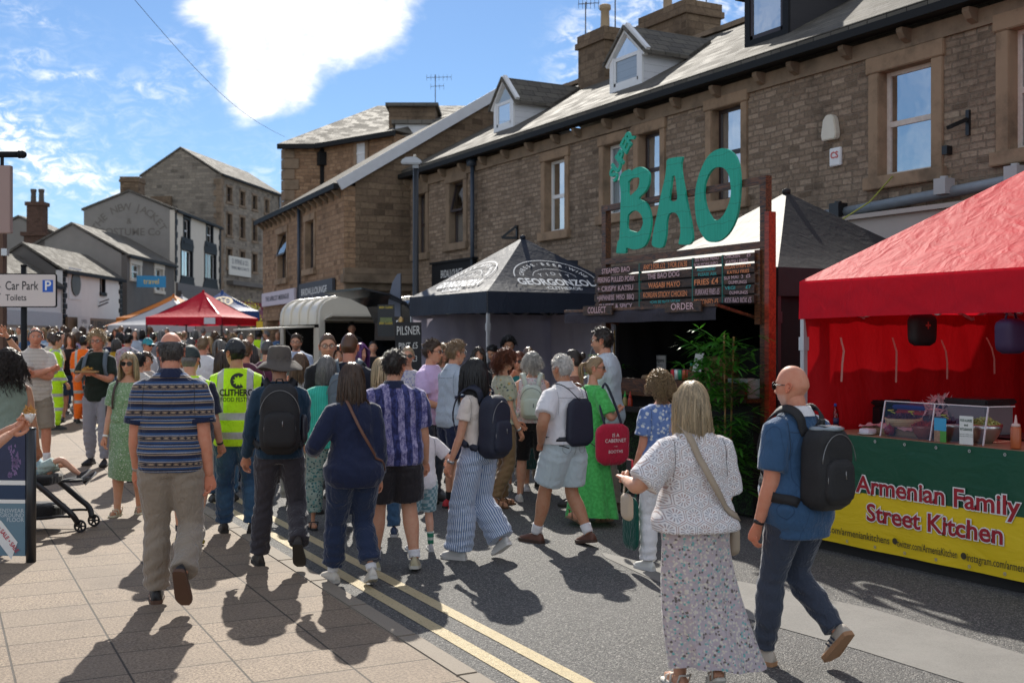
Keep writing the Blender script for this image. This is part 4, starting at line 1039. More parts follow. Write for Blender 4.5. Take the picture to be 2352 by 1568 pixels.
# ---------------------------------------------------------------- buildings
def facade(name,parent,x0,out,y0,y1,z0,z1,openings,m_,th=.30):
 """wall in the plane x=x0 facing out (+1/-1) with real openings (ya,yb,za,zb)"""
 b = MB();xs = sorted((x0,x0-out*th));cuts = sorted({y0,y1,*[v for o in openings for v in o[:2] if y0 < v < y1]})
 for a,c in zip(cuts[:-1],cuts[1:]):
  hs = sorted([(o[2],o[3]) for o in openings if o[0] <= a+1e-6 and o[1] >= c-1e-6]);z = z0
  for za,zb in hs:
   if za > z+1e-4: b.box(xs[0],a,z,xs[1],c,za)
   z = zb
  if z1 > z+1e-4: b.box(xs[0],a,z,xs[1],c,z1)
 return b.build(name,m_,parent)
def window(parent,x0,out,ya,yb,za,zb,frame=WHITEP,surround=DRESS,sw=.17,split=.5,curtain=None,open_=0.,pr=.028,arch=False,sill=True,lab=None,mull=0,rec=.14,pane=PANE):
 """window: stone surround (the part) with frame, pane and curtain as sub-parts"""
 b = MB();xo = x0+out*pr;xi = x0-out*(rec+.10);X = lambda a,c: (min(a,c),max(a,c))
 p,q = X(xo,xi)
 b.box(p,ya-sw,za,q,ya+.004,zb);b.box(p,yb-.004,za,q,yb+sw,zb)
 p2,q2 = X(xo+out*.02,xi);b.box(p2,ya-sw-.03,zb-.005,q2,yb+sw+.03,zb+sw*1.15)
 if sill: p3,q3 = X(xo+out*.06,xi);b.box(p3,ya-sw-.05,za-.17,q3,yb+sw+.05,za+.006)
 w_ = b.build('window',surround,parent,bevel=.012)
 xf = x0-out*rec;f = .06;b = MB();A,B_ = X(xf-out*.05,xf)
 zm = za+(zb-za)*split
 b.box(A,ya,za,B_,yb,za+f);b.box(A,ya,zb-f,B_,yb,zb);b.box(A,ya,za+f,B_,ya+f,zb-f);b.box(A,yb-f,za+f,B_,yb,zb-f)
 if split: b.box(A,ya+f,zm-f*.6,B_+(.012 if out > 0 else 0),yb-f,zm+f*.6)
 for k in range(mull): ym = ya+(yb-ya)*(k+1)/(mull+1);b.box(A,ym-.03,za+f,B_,ym+.03,zb-f)
 fr = b.build('frame',frame,w_)
 g = MB();xg = xf-out*.022
 if open_:
  g.quad((xg,ya+f,za+f),(xg,yb-f,za+f),(xg,yb-f,zm),(xg,ya+f,zm));g.build('pane',pane,w_)
  g = MB();x2 = xg+out*open_;g.quad((x2,ya+f,zm+.05),(x2,yb-f,zm+.05),(xg+out*.02,yb-f,zb-f),(xg+out*.02,ya+f,zb-f));g.build('open_pane',pane,w_)
  g = MB()
  for yy in (ya+f,yb-f): g.bar((x2,yy,zm+.05),(xg+out*.02,yy,zb-f),.05,.04)
  g.bar((x2,ya+f,zm+.05),(x2,yb-f,zm+.05),.05,.05);g.build('open_frame',frame,w_)
 else:
  g.quad((xg,ya+f,za+f),(xg,yb-f,za+f),(xg,yb-f,zb-f),(xg,ya+f,zb-f));g.build('pane',pane,w_)
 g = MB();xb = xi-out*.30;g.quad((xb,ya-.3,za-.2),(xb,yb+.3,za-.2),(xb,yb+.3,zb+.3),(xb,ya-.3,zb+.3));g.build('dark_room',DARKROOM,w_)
 if curtain:
  g = MB();xc = xf-out*.06;g.quad((xc,ya,za+(zb-za)*curtain[1]),(xc,yb,za+(zb-za)*curtain[1]),(xc,yb,za+(zb-za)*curtain[2]),(xc,ya,za+(zb-za)*curtain[2]));g.build('curtain',curtain[0],w_)
 return w_
def pitched(name,parent,x0,x1,xr,y0,y1,ze0,ze1,zr,m_,th=.10,ov=.12):
 """ridged roof, ridge along y at x=xr"""
 b = MB()
 for xe,ze in ((x0,ze0),(x1,ze1)):
  k = (zr-ze)/(xr-xe);sg = 1 if xe < xr else -1;xe2 = xe-sg*ov;ze2 = ze-abs(k)*ov
  P = [(xe2,ze2),(xr,zr),(xr,zr+th),(xe2,ze2+th)]
  b.add([(x,y0,z) for x,z in P]+[(x,y1,z) for x,z in P],[(0,1,2,3),(7,6,5,4),(0,4,5,1),(1,5,6,2),(2,6,7,3),(3,7,4,0)])
 return b.build(name,m_,parent)
def gable(name,parent,y,x0,x1,xr,z0,ze0,ze1,zr,m_,th=.3):
 b = MB();P = [(x0,z0),(x1,z0),(x1,ze1),(xr,zr),(x0,ze0)]
 b.prism(P,lambda u,v,t: (u,t,v),y,y+th);return b.build(name,m_,parent)
def chimney(parent,x0,x1,y0,y1,z0,z1,m_,pots=2,potc=(.30,.22,.14),along='x',name='chimney'):
 b = MB();b.box(x0,y0,z0,x1,y1,z1-.32);e = .06;b.box(x0-e,y0-e,z1-.32,x1+e,y1+e,z1-.18);b.box(x0-.02,y0-.02,z1-.18,x1+.02,y1+.02,z1)
 c = b.build(name,m_,parent)
 for k in range(pots):
  t = (k+.5)/pots;px = x0+(x1-x0)*t if along == 'x' else (x0+x1)/2;py = (y0+y1)/2 if along == 'x' else y0+(y1-y0)*t
  b = MB();b.lathe([(.16,0),(.15,.1),(.11,.18),(.10,.55),(.14,.58),(.14,.68),(.10,.70),(.10,.60)],(px,py,z1),12);b.build('chimney_pot',plain('pot_clay %.2f' % potc[0],potc,.85),c,True)
 return c
ze_,kx = 6.12,.548
rz_ = lambda x: ze_+(x+.25)*kx+.10
def dormer(parent,y0,y1,xf,zs,za,fm,cheek,roofm,black=False):
 zb = rz_(xf)-.05;ym = (y0+y1)/2;xb = lambda z: (z-ze_-.10)/kx-.25
 b = MB();b.prism([(xf,zb),(xb(zs)+.02,zs),(xf,zs)],lambda u,v,t: (u,t,v),y0,y1)
 d = b.build('dormer',cheek,parent)
 b = MB();b.prism([(y0-.0,zs),(y1,zs),(ym,za)],lambda u,v,t: (t,u,v),xf+.02,xb(za));
 # front board with the opening framed
 w_ = .13;b.box(xf-.05,y0,zb,xf-.004,y0+w_,zs);b.box(xf-.05,y1-w_,zb,xf-.004,y1,zs);b.box(xf-.05,y0+w_,zb,xf-.004,y1-w_,zb+.12)
 b.bar((xf-.03,y0-.14,zs-.10),(xf-.03,ym,za+.05),.09,.17);b.bar((xf-.028,y1+.14,zs-.10),(xf-.028,ym,za+.05),.09,.17)
 b.build('front_boards',fm,d)
 b = MB();g = .10;ya,yb = y0+w_,y1-w_;b.box(xf-.035,ya,zs-.09,xf-.01,yb,zs-.02)
 for yy in (ya,yb-.06): b.box(xf-.035,yy,zb+.12,xf-.01,yy+.06,zs-.09)
 b.box(xf-.035,ya,zb+.12,xf-.01,yb,zb+.19);b.build('frame',fm if not black else DKFR,d)
 b = MB();b.quad((xf-.02,ya,zb+.15),(xf-.02,yb,zb+.15),(xf-.02,yb,zs-.05),(xf-.02,ya,zs-.05));b.add([(xf-.02,ya,zs-.03),(xf-.02,yb,zs-.03),(xf-.02,ym,za-.16)],[(0,1,2)]);b.build('pane',PANE,d)
 b = MB();b.quad((xf+.005,ya-.05,zb),(xf+.005,yb+.05,zb),(xf+.005,yb+.05,zs),(xf+.005,ya-.05,zs));b.build('dark_room',plain('dormer_dark',(.10,.13,.16),.9),d)
 b = MB();
 for yo,yi in ((y0-.16,ym),(y1+.16,ym)):
  k = (za-zs)/(ym-y0);z_o = zs-k*.16;P = [(xf-.12,yo,z_o),(xb(z_o),yo,z_o),(xb(za),yi,za),(xf-.12,yi,za)]
  up = Vector((0,0,.07));b.add(P+[tuple(Vector(q)+up) for q in P],[(0,1,2,3),(7,6,5,4),(0,4,5,1),(1,5,6,2),(2,6,7,3),(3,7,4,0)])
 b.build('dormer_roof',roofm,d);return d
def boardf(c,bh=.14):
 def f(t):
  z = t.xyz(t.obj())[2];fr = t.m('FRACT',t.m('DIVIDE',z,bh));t.bh = fr
  return t.mix(t.step(fr,.07,.0),t.mix(t.noise(t.obj(),8,4),tuple(x*.9 for x in c),c),tuple(x*.45 for x in c))
 return f
BOARDW = mat('white_boards',boardf((.70,.71,.74)),.5);BOARDK = mat('black_boards',boardf((.022,.021,.026)),.5)
def terrace(label,y0,y1,wins,extra_open=(),z_g=0.,wallm=SAND):
 h = thing('terrace_house',label,'house',(12,(y0+y1)/2,0));h['group'] = 'stone terrace houses on the right side of the street'
 L = lambda y: y-(y0+y1)/2
 facade('wall',h,0,-1,L(y0),L(y1),0,5.98,[(L(a),L(c),d,e) for a,c,d,e in wins]+[(L(a),L(c),d,e) for a,c,d,e in extra_open],wallm)
 b = MB();b.box(.3,L(y0),0,8.3,L(y0)+.25,6);b.box(.3,L(y1)-.25,0,8.3,L(y1),6);b.build('party_wall',wallm,h)
 b = MB();ye,yf = L(y0),L(y1);k = kx
 P = [(-.25,ze_),(4.1,ze_+4.35*k),(4.1,ze_+4.35*k+.10),(-.25,ze_+.10)]
 b.add([(x,ye,z) for x,z in P]+[(x,yf,z) for x,z in P],[(0,1,2,3),(7,6,5,4),(0,4,5,1),(1,5,6,2),(2,6,7,3),(3,7,4,0)])
 P = [(4.1,ze_+4.35*k),(8.4,ze_),(8.4,ze_+.1),(4.1,ze_+4.35*k+.10)]
 b.add([(x,ye,z) for x,z in P]+[(x,yf,z) for x,z in P],[(0,1,2,3),(7,6,5,4),(0,4,5,1),(1,5,6,2),(2,6,7,3),(3,7,4,0)])
 rf = b.build('roof',SLATE,h)
 b = MB();n = int((y1-y0)/.45)
 for i in range(n):
  a = ye+(yf-ye)*i/n;b.box(3.94,a+.004,ze_+4.35*k+.06+.01*(i % 3),4.26,a+(yf-ye)/n-.004,ze_+4.35*k+.17+.008*(i % 2))
 b.build('ridge_tiles',DRESSD,rf)
 b = MB();b.box(-.35,ye,ze_-.12,-.22,yf,ze_-.01);b.box(-.22,ye,ze_-.09,-.03,yf,ze_-.06);b.build('gutter',GUT,h)
 b = MB();b.box(-.045,ye,5.74,0.0,yf,5.965);b.build('stone_band',DRESSD,h)
 for y in np.arange(y0+.5,y1,1.05):
  b = MB();b.prism([(-.04,5.975),(-.22,5.975),(-.22,5.92),(-.16,5.84),(-.04,5.79)],lambda u,v,t: (u,t,v),L(y),L(y)+.10);b.build('corbel',DRESSD,h)
 return h,L
def wlist(*a): return list(a)
# right-hand house with the sash windows
w1,w2 = (7.9,9.13,4.14,5.62),(10.3,11.19,4.08,5.52)
hA,L = terrace('nearest stone terrace house with old white sash windows above the red stall',-2.5,12.95,[w1,w2],[(1,12.4,0.0,3.30)])
for w_,c_ in ((w1,None),(w2,None)): window(hA,0,-1,L(w_[0]),L(w_[1]),w_[2],w_[3],OLDP,DRESS,.19,.5,c_)
b = MB();b.box(-.14,L(.8),2.86,-.02,L(12.6),3.52);b.box(-.22,L(.8),3.52,-.0,L(12.6),3.58);b.build('shop_fascia',plain('beige_fascia',(.46,.40,.36),.6,.06),hA)
b = MB();b.box(.2,L(1.0),0,.25,L(12.4),2.86);b.build('shop_window',PANE,hA);b = MB();b.box(.8,L(1),0,.85,L(12.4),2.86);b.build('dark_room',DARKROOM,hA)
b = MB();b.tube([(-.16,L(-2),3.86),(-.16,L(5),3.82),(-.15,L(9),3.76),(-.15,L(12.3),3.62)],.07,8);b.tube([(-.10,L(-2),3.97),(-.10,L(12.2),3.70)],.02,6);b.build('conduit',LEAD,hA,True)
for yy,zz in ((8.9,3.80),(9.93,3.78),(11.75,3.66)):
 b = MB();b.box(-.30,L(yy)-.09,zz-.09,-.12,L(yy)+.09,zz+.11);b.lathe([(.05,0),(.05,.03)],(-.21,L(yy),zz+.11),10);b.build('spotlight',plain('lamp_grey',(.4,.4,.4),.5) if yy < 11 else BLK,hA)
b = MB();b.prism([(-.13,4.72),(.13,4.72),(.15,4.80),(.11,5.02),(.05,5.08),(-.05,5.08),(-.11,5.02),(-.15,4.80)],lambda u,v,t: (t,L(12.06)+u,v),-.10,.0);b.build('alarm_box',plain('alarm_cream',(.66,.62,.52),.45),hA,bevel=.012)
b = MB();b.prism([(-.11,4.34),(.11,4.34),(.11,4.60),(-.11,4.60)],lambda u,v,t: (t,L(11.98)+u,v),-.05,.0);pl = b.build('alarm_plate',plain('plate_white',(.74,.75,.76),.4),hA,bevel=.012)
place_text('lettering','CS',plain('plate_red',(.55,.06,.05),.5),pl,(-.055,L(11.98),4.49),(0,-1,0),(0,0,1),.13,bold=.02)
b = MB();b.bar((-.02,L(9.72),4.42),(-.02,L(9.72),4.74),.05,.04,(1,0,0));b.bar((-.05,L(9.72),4.62),(-.32,L(9.78),4.50),.05,.05);b.build('bracket',BLK,hA);b = MB();b.box(-.10,L(9.98),4.22,-.0,L(10.06),4.33);b.build('sensor',BLK,hA)
# middle houses
w3,w4a,w4b = (14.05,14.78,4.12,5.64),(17.36,17.97,4.2,5.53),(16.2,16.84,4.2,5.56)
hB,L = terrace('stone terrace house behind the green letters with a black dormer',12.95,19.0,[w3,w4a,w4b],[(13.4,18.4,0,2.75)])
for w_,fr in ((w3,DKFR),(w4a,WHITEP),(w4b,DKFR)): window(hB,0,-1,L(w_[0]),L(w_[1]),w_[2],w_[3],fr,DRESS,.16,.52,(CURT,0 if fr is DKFR else .02,1))
dormer(hB,L(13.8),L(14.85),.8,7.75,8.25,BLKP,BOARDK,SLATE,True)
dormer(hB,L(17.8),L(18.9),.8,7.45,7.93,WHITEP,BOARDW,SLATE)
b = MB();b.box(.0,L(13.4),2.35,.12,L(18.4),2.75);b.build('shop_fascia',plain('slate_fascia',(.10,.13,.15),.5),hB)
b = MB();b.box(.15,L(13.4),0,.2,L(18.4),2.35);b.build('shop_window',PANE,hB);b = MB();b.box(.9,L(13),0,.95,L(18.6),2.75);b.build('dark_room',DARKROOM,hB)
w5 = (19.37,20.14,4.06,5.53)
hC,L = terrace('stone terrace house above the navy tent peak with one white window',19.0,23.2,[w5],[(19.4,22.4,0,2.6)])
window(hC,0,-1,L(w5[0]),L(w5[1]),w5[2],w5[3],WHITEP,DRESS,.16,.5,(BLIND,0,.5))
b = MB();b.box(.1,L(19.4),0,.15,L(22.4),2.6);b.build('shop_window',PANE,hC);b = MB();b.box(.9,L(19.1),0,.95,L(22.6),2.75);b.build('dark_room',DARKROOM,hC)
b = MB();b.box(-.25,L(18.9),3.30,0,L(19.9),3.42);b.box(-.14,L(19.0),2.5,0,L(19.85),3.3);b.build('awning_box',plain('awning_navy',(.03,.04,.06),.6),hC)
dormer(hC,L(22.85),L(23.8),.8,7.45,7.93,WHITEP,BOARDW,SLATE)
chimney(hC,3.9,4.9,L(20.5),L(22.3),7.9,9.55,SANDD,2,(.34,.26,.18),'y')
b = MB();b.bar((-.02,L(21.3),4.02),(-.02,L(21.3),4.32),.05,.04,(1,0,0));b.bar((-.04,L(21.3),4.30),(-.34,L(21.4),4.05),.05,.05);b.bar((-.02,L(21.3),4.05),(-.34,L(21.4),4.05),.05,.05);b.build('bracket',BLK,hC)
w6,w7 = (23.89,24.62,4.16,5.63),(26.0,26.6,4.05,5.56)
hD,L = terrace('stone terrace house with a black shop sign beside the sooty gable wall',23.2,27.1,[w6,w7],[(23.6,26.4,0,2.9)])
window(hD,0,-1,L(w6[0]),L(w6[1]),w6[2],w6[3],DKFR,DRESSD,.2,.5,(CURT,0,.5),.16);window(hD,0,-1,L(w7[0]),L(w7[1]),w7[2],w7[3],DKFR,DRESSD,.18,.5)
chimney(hC,2.9,3.7,1.2,2.35,7.4,9.24,SANDD,1,(.36,.27,.17),'y')
b = MB();b.tube([(-.10,L(23.25),6.0),(-.10,L(23.25),2.6)],.05,8);b.box(-.2,L(23.25)-.1,5.85,-.01,L(23.25)+.1,6.02);b.build('downpipe',plain('pipe_blue',(.035,.05,.075),.45),hD,True)
b = MB();b.box(.1,L(23.6),0,.15,L(26.4),2.9);b.build('shop_window',PANE,hD)
sg = thing('shop_sign','black shop sign with white lettering on the wall beside the lamp post','sign',(11.94,24.3,3.38))
b = MB();b.box(-.06,-1.1,-.30,.05,1.1,.33);b.box(-.10,-1.16,.33,.05,1.16,.38);b.build('board',BLKP,sg)
WHT = plain('white_lettering',(.82,.82,.80),.5,.04)
place_text('lettering','BRIDAL|LOUNGE',WHT,sg,(-.062,0,.06),(0,-1,0),(0,0,1),.26,width=1.15);place_text('lettering','Clitheroe',WHT,sg,(-.062,0,-.18),(0,-1,0),(0,0,1),.14,shear=.3)
def shopsign(label,parent_loc,rz,w_,h_,boardm,lines,txm,dep=.08):
 """flat board; local x is its outward normal, y runs along it"""
 t = thing('shop_sign',label,'sign',parent_loc,rz);b = MB();b.box(-dep,-w_/2,-h_/2,0,w_/2,h_/2)
 b.build('board',boardm,t,bevel=.01)
 for (txt,zz,sz,ww) in lines: place_text('lettering',txt,txm,t,(.002,0,zz),(0,1,0),(0,0,1),sz,width=ww,bold=.01)
 return t
 # cross building with its gable towards the camera
gx0,gy0,grz = 10.24,27.1,-R(5)
Gm = Matrix.Translation((gx0,gy0,0))@Matrix.Rotation(grz,4,'Z')
def onG(x,y):
 ph = YAW+math.atan((x-1176)/F);u = (math.sin(R(5)),math.cos(R(5)));k = math.tan(ph)
 t = (k*gy0-gx0)/(u[0]-k*u[1]);X,Y = gx0+u[0]*t,gy0+u[1]*t
 return t,hgt(y,X*FW.x+Y*FW.y)
gb = thing('stone_building','stone corner building with sooty gable wall turned to the camera','building',(gx0,gy0,0),grz)
wa = [onG(659,640)[0],onG(639,640)[0],3.75,5.15];wb = [onG(722,600)[0],onG(703,600)[0],3.85,5.2]
facade('wall',gb,0,-1,0,9.8,0,5.75,[tuple(wa),tuple(wb),(.6,4.2,.3,2.6),(5.0,9.2,.3,2.5)],SAND2)
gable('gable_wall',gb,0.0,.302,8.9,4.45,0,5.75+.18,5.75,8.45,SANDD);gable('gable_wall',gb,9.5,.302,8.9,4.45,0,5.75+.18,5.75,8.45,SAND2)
window(gb,0,-1,wa[0],wa[1],wa[2],wa[3],DKFR,DRESS,.16,.5,None,.22);window(gb,0,-1,wb[0],wb[1],wb[2],wb[3],DKFR,DRESS,.16,.5)
for a,c in ((.6,4.2),(5.0,9.2)):
 b = MB();b.quad((.2,a,.3),(.2,c,.3),(.2,c,2.6),(.2,a,2.6));b.build('shop_window',PANE,gb);b = MB();b.quad((.9,a-.2,0),(.9,c+.2,0),(.9,c+.2,2.8),(.9,a-.2,2.8));b.build('dark_room',DARKROOM,gb)
pitched('roof',gb,0,8.9,4.45,-.05,9.9,5.80,5.80,8.55,SLATE)
b = MB()
for s_ in (0,1):
 xe = 0 if s_ == 0 else 8.9;b.bar((xe-.1*(1-2*s_)*1.5,-.09,5.78 if s_ else 5.74),(4.45,-.09,8.60),.07,.26,(0,0,1))
b.build('bargeboard',plain('grey_white_board',(.56,.58,.62),.5),gb)
b = MB();b.box(-.28,-.05,5.66,-.14,9.9,5.80);b.build('gutter',GUT,gb)
for y in np.arange(.3,9.8,.62):
 b = MB();b.prism([(0,5.74),(-.24,5.74),(-.22,5.64),(0,5.46)],lambda u,v,t: (u,t,v),y,y+.10);b.build('corbel',DRESSD,gb)
b = MB();b.tube([(-.08,onG(693,600)[0],5.7),(-.08,onG(693,600)[0],2.4)],.05,8);b.build('downpipe',plain('pipe_blue',(.035,.05,.075),.45),gb,True)
b = MB();b.box(-.10,-.32,3.30,3.6,-.0,3.52);b.box(-.04,-.22,3.52,3.4,0,3.68);b.box(.0,-.14,3.12,3.4,0,3.30);b.build('cornice',DRESSD,gb,bevel=.015)
def gsign(label,xa,xb_,ya,yb,boardm,txt,txm,sz,fl=.0):
 t0,t1 = onG(xb_,ya)[0],onG(xa,ya)[0];zt,zb = onG((xa+xb_)/2,ya)[1],onG((xa+xb_)/2,yb)[1]
 c = Gm@Vector((-.10-fl,(t0+t1)/2,(zt+zb)/2));return shopsign(label,c,grz+math.pi,t1-t0,zt-zb,boardm,[(txt,0,(zt-zb)*.5,(t1-t0)*.72)],txm)
gsign('pale lilac shop sign with dark lettering at the street end of the corner building',608,683,668,700,plain('lilac_board',(.60,.55,.62),.5,.05),'THE APRICOT MERINGUE',plain('dark_letter',(.06,.06,.08),.5),.4)
gsign('dark grey shop sign with white lettering above the cream trailer',690,772,646,690,plain('anthracite',(.05,.055,.065),.5),'BRIDAL|LOUNGE',WHT,.4)
# tall hipped building behind it
def atz(x,d): p = at(x,d);return Vector((p[0],p[1],0))
hb = thing('hipped_building','tall stone building with a hipped slate roof behind the corner building','building',(0,0,0))
A_,B_,C_ = atz(655,43.3),atz(738,43.3),atz(905,40.6);nrm = Vector((FW.x,FW.y,0));D_ = C_+nrm*12+Vector((RT.x,RT.y,0))*8;E_ = A_+nrm*12
b = MB();zt = 9.25
b.prism([(p.x,p.y) for p in (A_,B_,C_,D_,E_)],lambda u,v,t: (u,v,t),0,zt);b.build('wall',SAND2,hb)
b = MB();ctr = (A_+B_+C_+D_+E_)/5
ov = lambda p: p+(p-ctr).normalized()*.35
R1 = atz(868,47.5);R2 = atz(1120,47.5);zr_ = hgt(243,47.5)
pts = [ov(A_),ov(B_),ov(C_),ov(D_),ov(E_)]
V = [(p.x,p.y,zt+.05) for p in pts]+[(R1.x,R1.y,zr_),(R2.x,R2.y,zr_)]
b.add(V,[(0,1,5),(1,2,6,5),(2,3,6),(3,4,5,6),(4,0,5),(0,4,3,2,1)]);rf = b.build('roof',SLATE,hb)
b = MB();
for p,q in ((pts[0],pts[1]),(pts[1],pts[2])): b.bar((p.x,p.y,zt-.05),(q.x,q.y,zt-.05),.14,.18)
b.build('gutter',GUT,hb)
b = MB();b.bar((B_.x,B_.y-.1,zt-.1),(B_.x,B_.y-.1,5),.13,.13,(1,0,0));b.box(B_.x-.18,B_.y-.3,zt-.75,B_.x+.18,B_.y-.02,zt-.25);b.build('downpipe',GUT,hb)
for k in range(9):
 b = MB();w_ = .5 if k % 2 else .34;q = A_+(B_-A_).normalized()*w_;b.prism([(A_.x-.03,A_.y-.05),(q.x,q.y-.05),(q.x,q.y+.1),(A_.x-.03,A_.y+.4)],lambda u,v,t: (u,v,t),5.6+k*.4,5.97+k*.4);b.build('quoin',DRESSD,hb)
e1 = (C_-B_).normalized()
def hwin(xa,xb_,ya,yb,fr):
 d = 42.0;p,q = atz(xa,d),atz(xb_,d);za,zb = hgt(yb,d),hgt(ya,d)
 o = -e1.cross(Vector((0,0,1))).normalized();o = o if o.y < 0 else -o
 t0,t1 = (p-B_).dot(e1),(q-B_).dot(e1);f = lambda t,z,k: tuple(B_+e1*t+o*k+Vector((0,0,z)))
 b = MB();
 for a,c,z0,z1 in ((t0-.15,t0,za-.1,zb+.15),(t1,t1+.15,za-.1,zb+.15),(t0,t1,zb,zb+.15)): b.bar(f((a+c)/2,z0,.03),f((a+c)/2,z1,.03),c-a,.1,tuple(o))
 w_ = b.build('window',DRESS,hb);b = MB();b.quad(f(t0,za,.02),f(t1,za,.02),f(t1,zb,.02),f(t0,zb,.02));b.build('pane',mat('barred_pane',(.16,.21,.28),.2),w_)
 b = MB()
 for k in range(7): b.bar(f(t0+(t1-t0)*k/6,za,.035),f(t0+(t1-t0)*k/6,zb,.035),.06,.03,tuple(o))
 b.bar(f(t0,(za+zb)/2,.036),f(t1,(za+zb)/2,.036),.06,.06);b.build('frame',WHITEP,w_)
hwin(828,868,332,378,WHITEP)
# attic blocks on its roof
def block(xa,xb_,ya,yb,d,dep,m_,rm,nm='roof_block'):
 p,q = atz(xa,d),atz(xb_,d);za,zb = hgt(yb,d),hgt(ya,d);n2 = nrm*dep
 b = MB();b.prism([(p.x,p.y),(q.x,q.y),((q+n2).x,(q+n2).y),((p+n2).x,(p+n2).y)],lambda u,v,t: (u,v,t),za-.6,zb);o = b.build(nm,m_,hb)
 b = MB();c = (p+q+n2)/2;P = [p,q,q+n2,p+n2];P = [v+(v-c).normalized()*.2 for v in P];b.prism([(v.x,v.y) for v in P],lambda u,v,t: (u,v,t),zb,zb+.14);b.build('lid',rm,o);return o
block(893,1000,246,300,43.5,2.5,SANDD,SLATE2);block(908,985,286,335,41.2,1.6,BOARDW,SLATE2,'dormer')
# ---------------------------------------------------------------- the row of old houses where the street bends
def rowhouse(nm,label,d0,d1,lf,lr,ze,zr,wallm,sidem,roofm,wins=(),z0=.4,sk=0.,cat='building',ext=None,open2=()):
 """local frame: x across the view, y into depth; front faces +x at x=0"""
 p = FW*d0+RT*lf;t = thing(nm,label,cat,(p.x,p.y,0),-YAW-sk);Lh = d1-d0;wd = (lr-lf)*2 if ext is None else -ext
 facade('wall',t,0,1,0,Lh,z0,ze,list(wins)+list(open2),wallm,.3)
 for yy in (0,Lh-.3): gable('gable_wall',t,yy,wd,-.302,lr-lf,z0,ze,ze+.06,zr-.02,sidem if yy == 0 else wallm)
 pitched('roof',t,wd,0,lr-lf,-.1,Lh+.1,ze,ze,zr,roofm,.12)
 b = MB();b.box(.12,-.05,ze-.15,.24,Lh+.05,ze-.02);b.build('gutter',GUT,t)
 return t
def row_at(x,lf,d0): return lf/(x-1176)*F-d0
LF = -20.3
def fz(y,x): return hgt(y,LF/(x-1176)*F)
# cream house with the faded gable lettering
h3 = None
def rw(x0_,x1_,ya,yb,d0): return (row_at(x0_,LF,d0),row_at(x1_,LF,d0),fz(yb,(x0_+x1_)/2),fz(ya,(x0_+x1_)/2))
d3 = 68.5;W3 = [rw(423,435,505,555,d3),rw(475,488,518,562,d3),rw(417,441,575,635,d3),rw(471,495,583,640,d3)]
h3 = rowhouse('cream_house','cream rendered house with black trim and faded lettering on its gable',d3,79.2,LF,-23.04,9.75,10.85,CREAMW,RENDER_G,SLATE2,W3)
for i,w_ in enumerate(W3): window(h3,0,1,*w_,WHITEP,BLKP,.22,.5 if i < 2 else .0,None,mull=0 if i < 2 else 1)
for w_ in W3[2:]:
 b = MB();b.prism([(w_[0]-.3,w_[3]+.25),(w_[1]+.3,w_[3]+.25),(w_[1]+.05,w_[3]+.75),(w_[0]-.05,w_[3]+.75)],lambda u,v,t: (t,u,v),.0,.06);b.build('window_hood',BLKP,h3);b = MB();b.prism([(w_[0]-.7,w_[2]-.7),(w_[1]+.7,w_[2]-.7),(w_[1]+.25,w_[2]-.17),(w_[0]-.25,w_[2]-.17)],lambda u,v,t: (t,u,v),.0,.06);b.build('window_apron',BLKP,h3)
zs = fz(655,450)
for yy in (0,10.4):
 b = MB();z = zs;k = 0
 while z < 9.6: wq = .45 if k % 2 else .28;b.box(.0,yy if yy == 0 else 10.7-wq,z,.05,yy+wq if yy == 0 else 10.7,z+.36);z += .38;k += 1
 b.build('quoins',BLKP,h3)
b = MB();b.box(.0,.2,zs-1.0,.35,10.5,zs-.55);b.box(0,.2,zs-.55,.12,10.5,zs-.05);b.build('shop_fascia',plain('fascia_brown',(.10,.08,.075),.6),h3)
b = MB();b.prism([(.3,zs-1.0),(1.6,zs-2.2),(1.6,zs-2.35),(.3,zs-2.3)],lambda u,v,t: (u,t,v),.4,10.3);aw = b.build('awning',plain('awning_teal',(.012,.026,.032),.7),h3)
for yy in (3.0,8.4): place_text('lettering','Jordan',WHT,aw,(1.0,yy,zs-1.55),(0,1,0),(-.735,0,.68),.8,shear=.3,off=.09)
chimney(h3,-3.3,-2.2,0.02,1.2,10.5,11.75,SANDD,0)
GHO = plain('faded_lettering',(.165,.15,.13),.9,.4,6)
arc = 'THE NEW JACKET'
for i,ch in enumerate(arc):
 if ch == ' ': continue
 a = R(58-116*i/(len(arc)-1));cx_,cz_ = -2.75-2.35*math.sin(a),7.3+2.6*math.cos(a)
 place_text('lettering',ch,GHO,h3,(cx_,-.004,cz_),(math.cos(a),0,math.sin(a)),(-math.sin(a),0,math.cos(a)),.62,bold=.015)
for txt,z,sz in (('&',9.05,.5),('COSTUME Co',8.4,.62),('OPEN',7.3,.55)): place_text('lettering',txt,GHO,h3,(-2.75,-.004,z),(1,0,0),(0,0,1),sz,bold=.015)
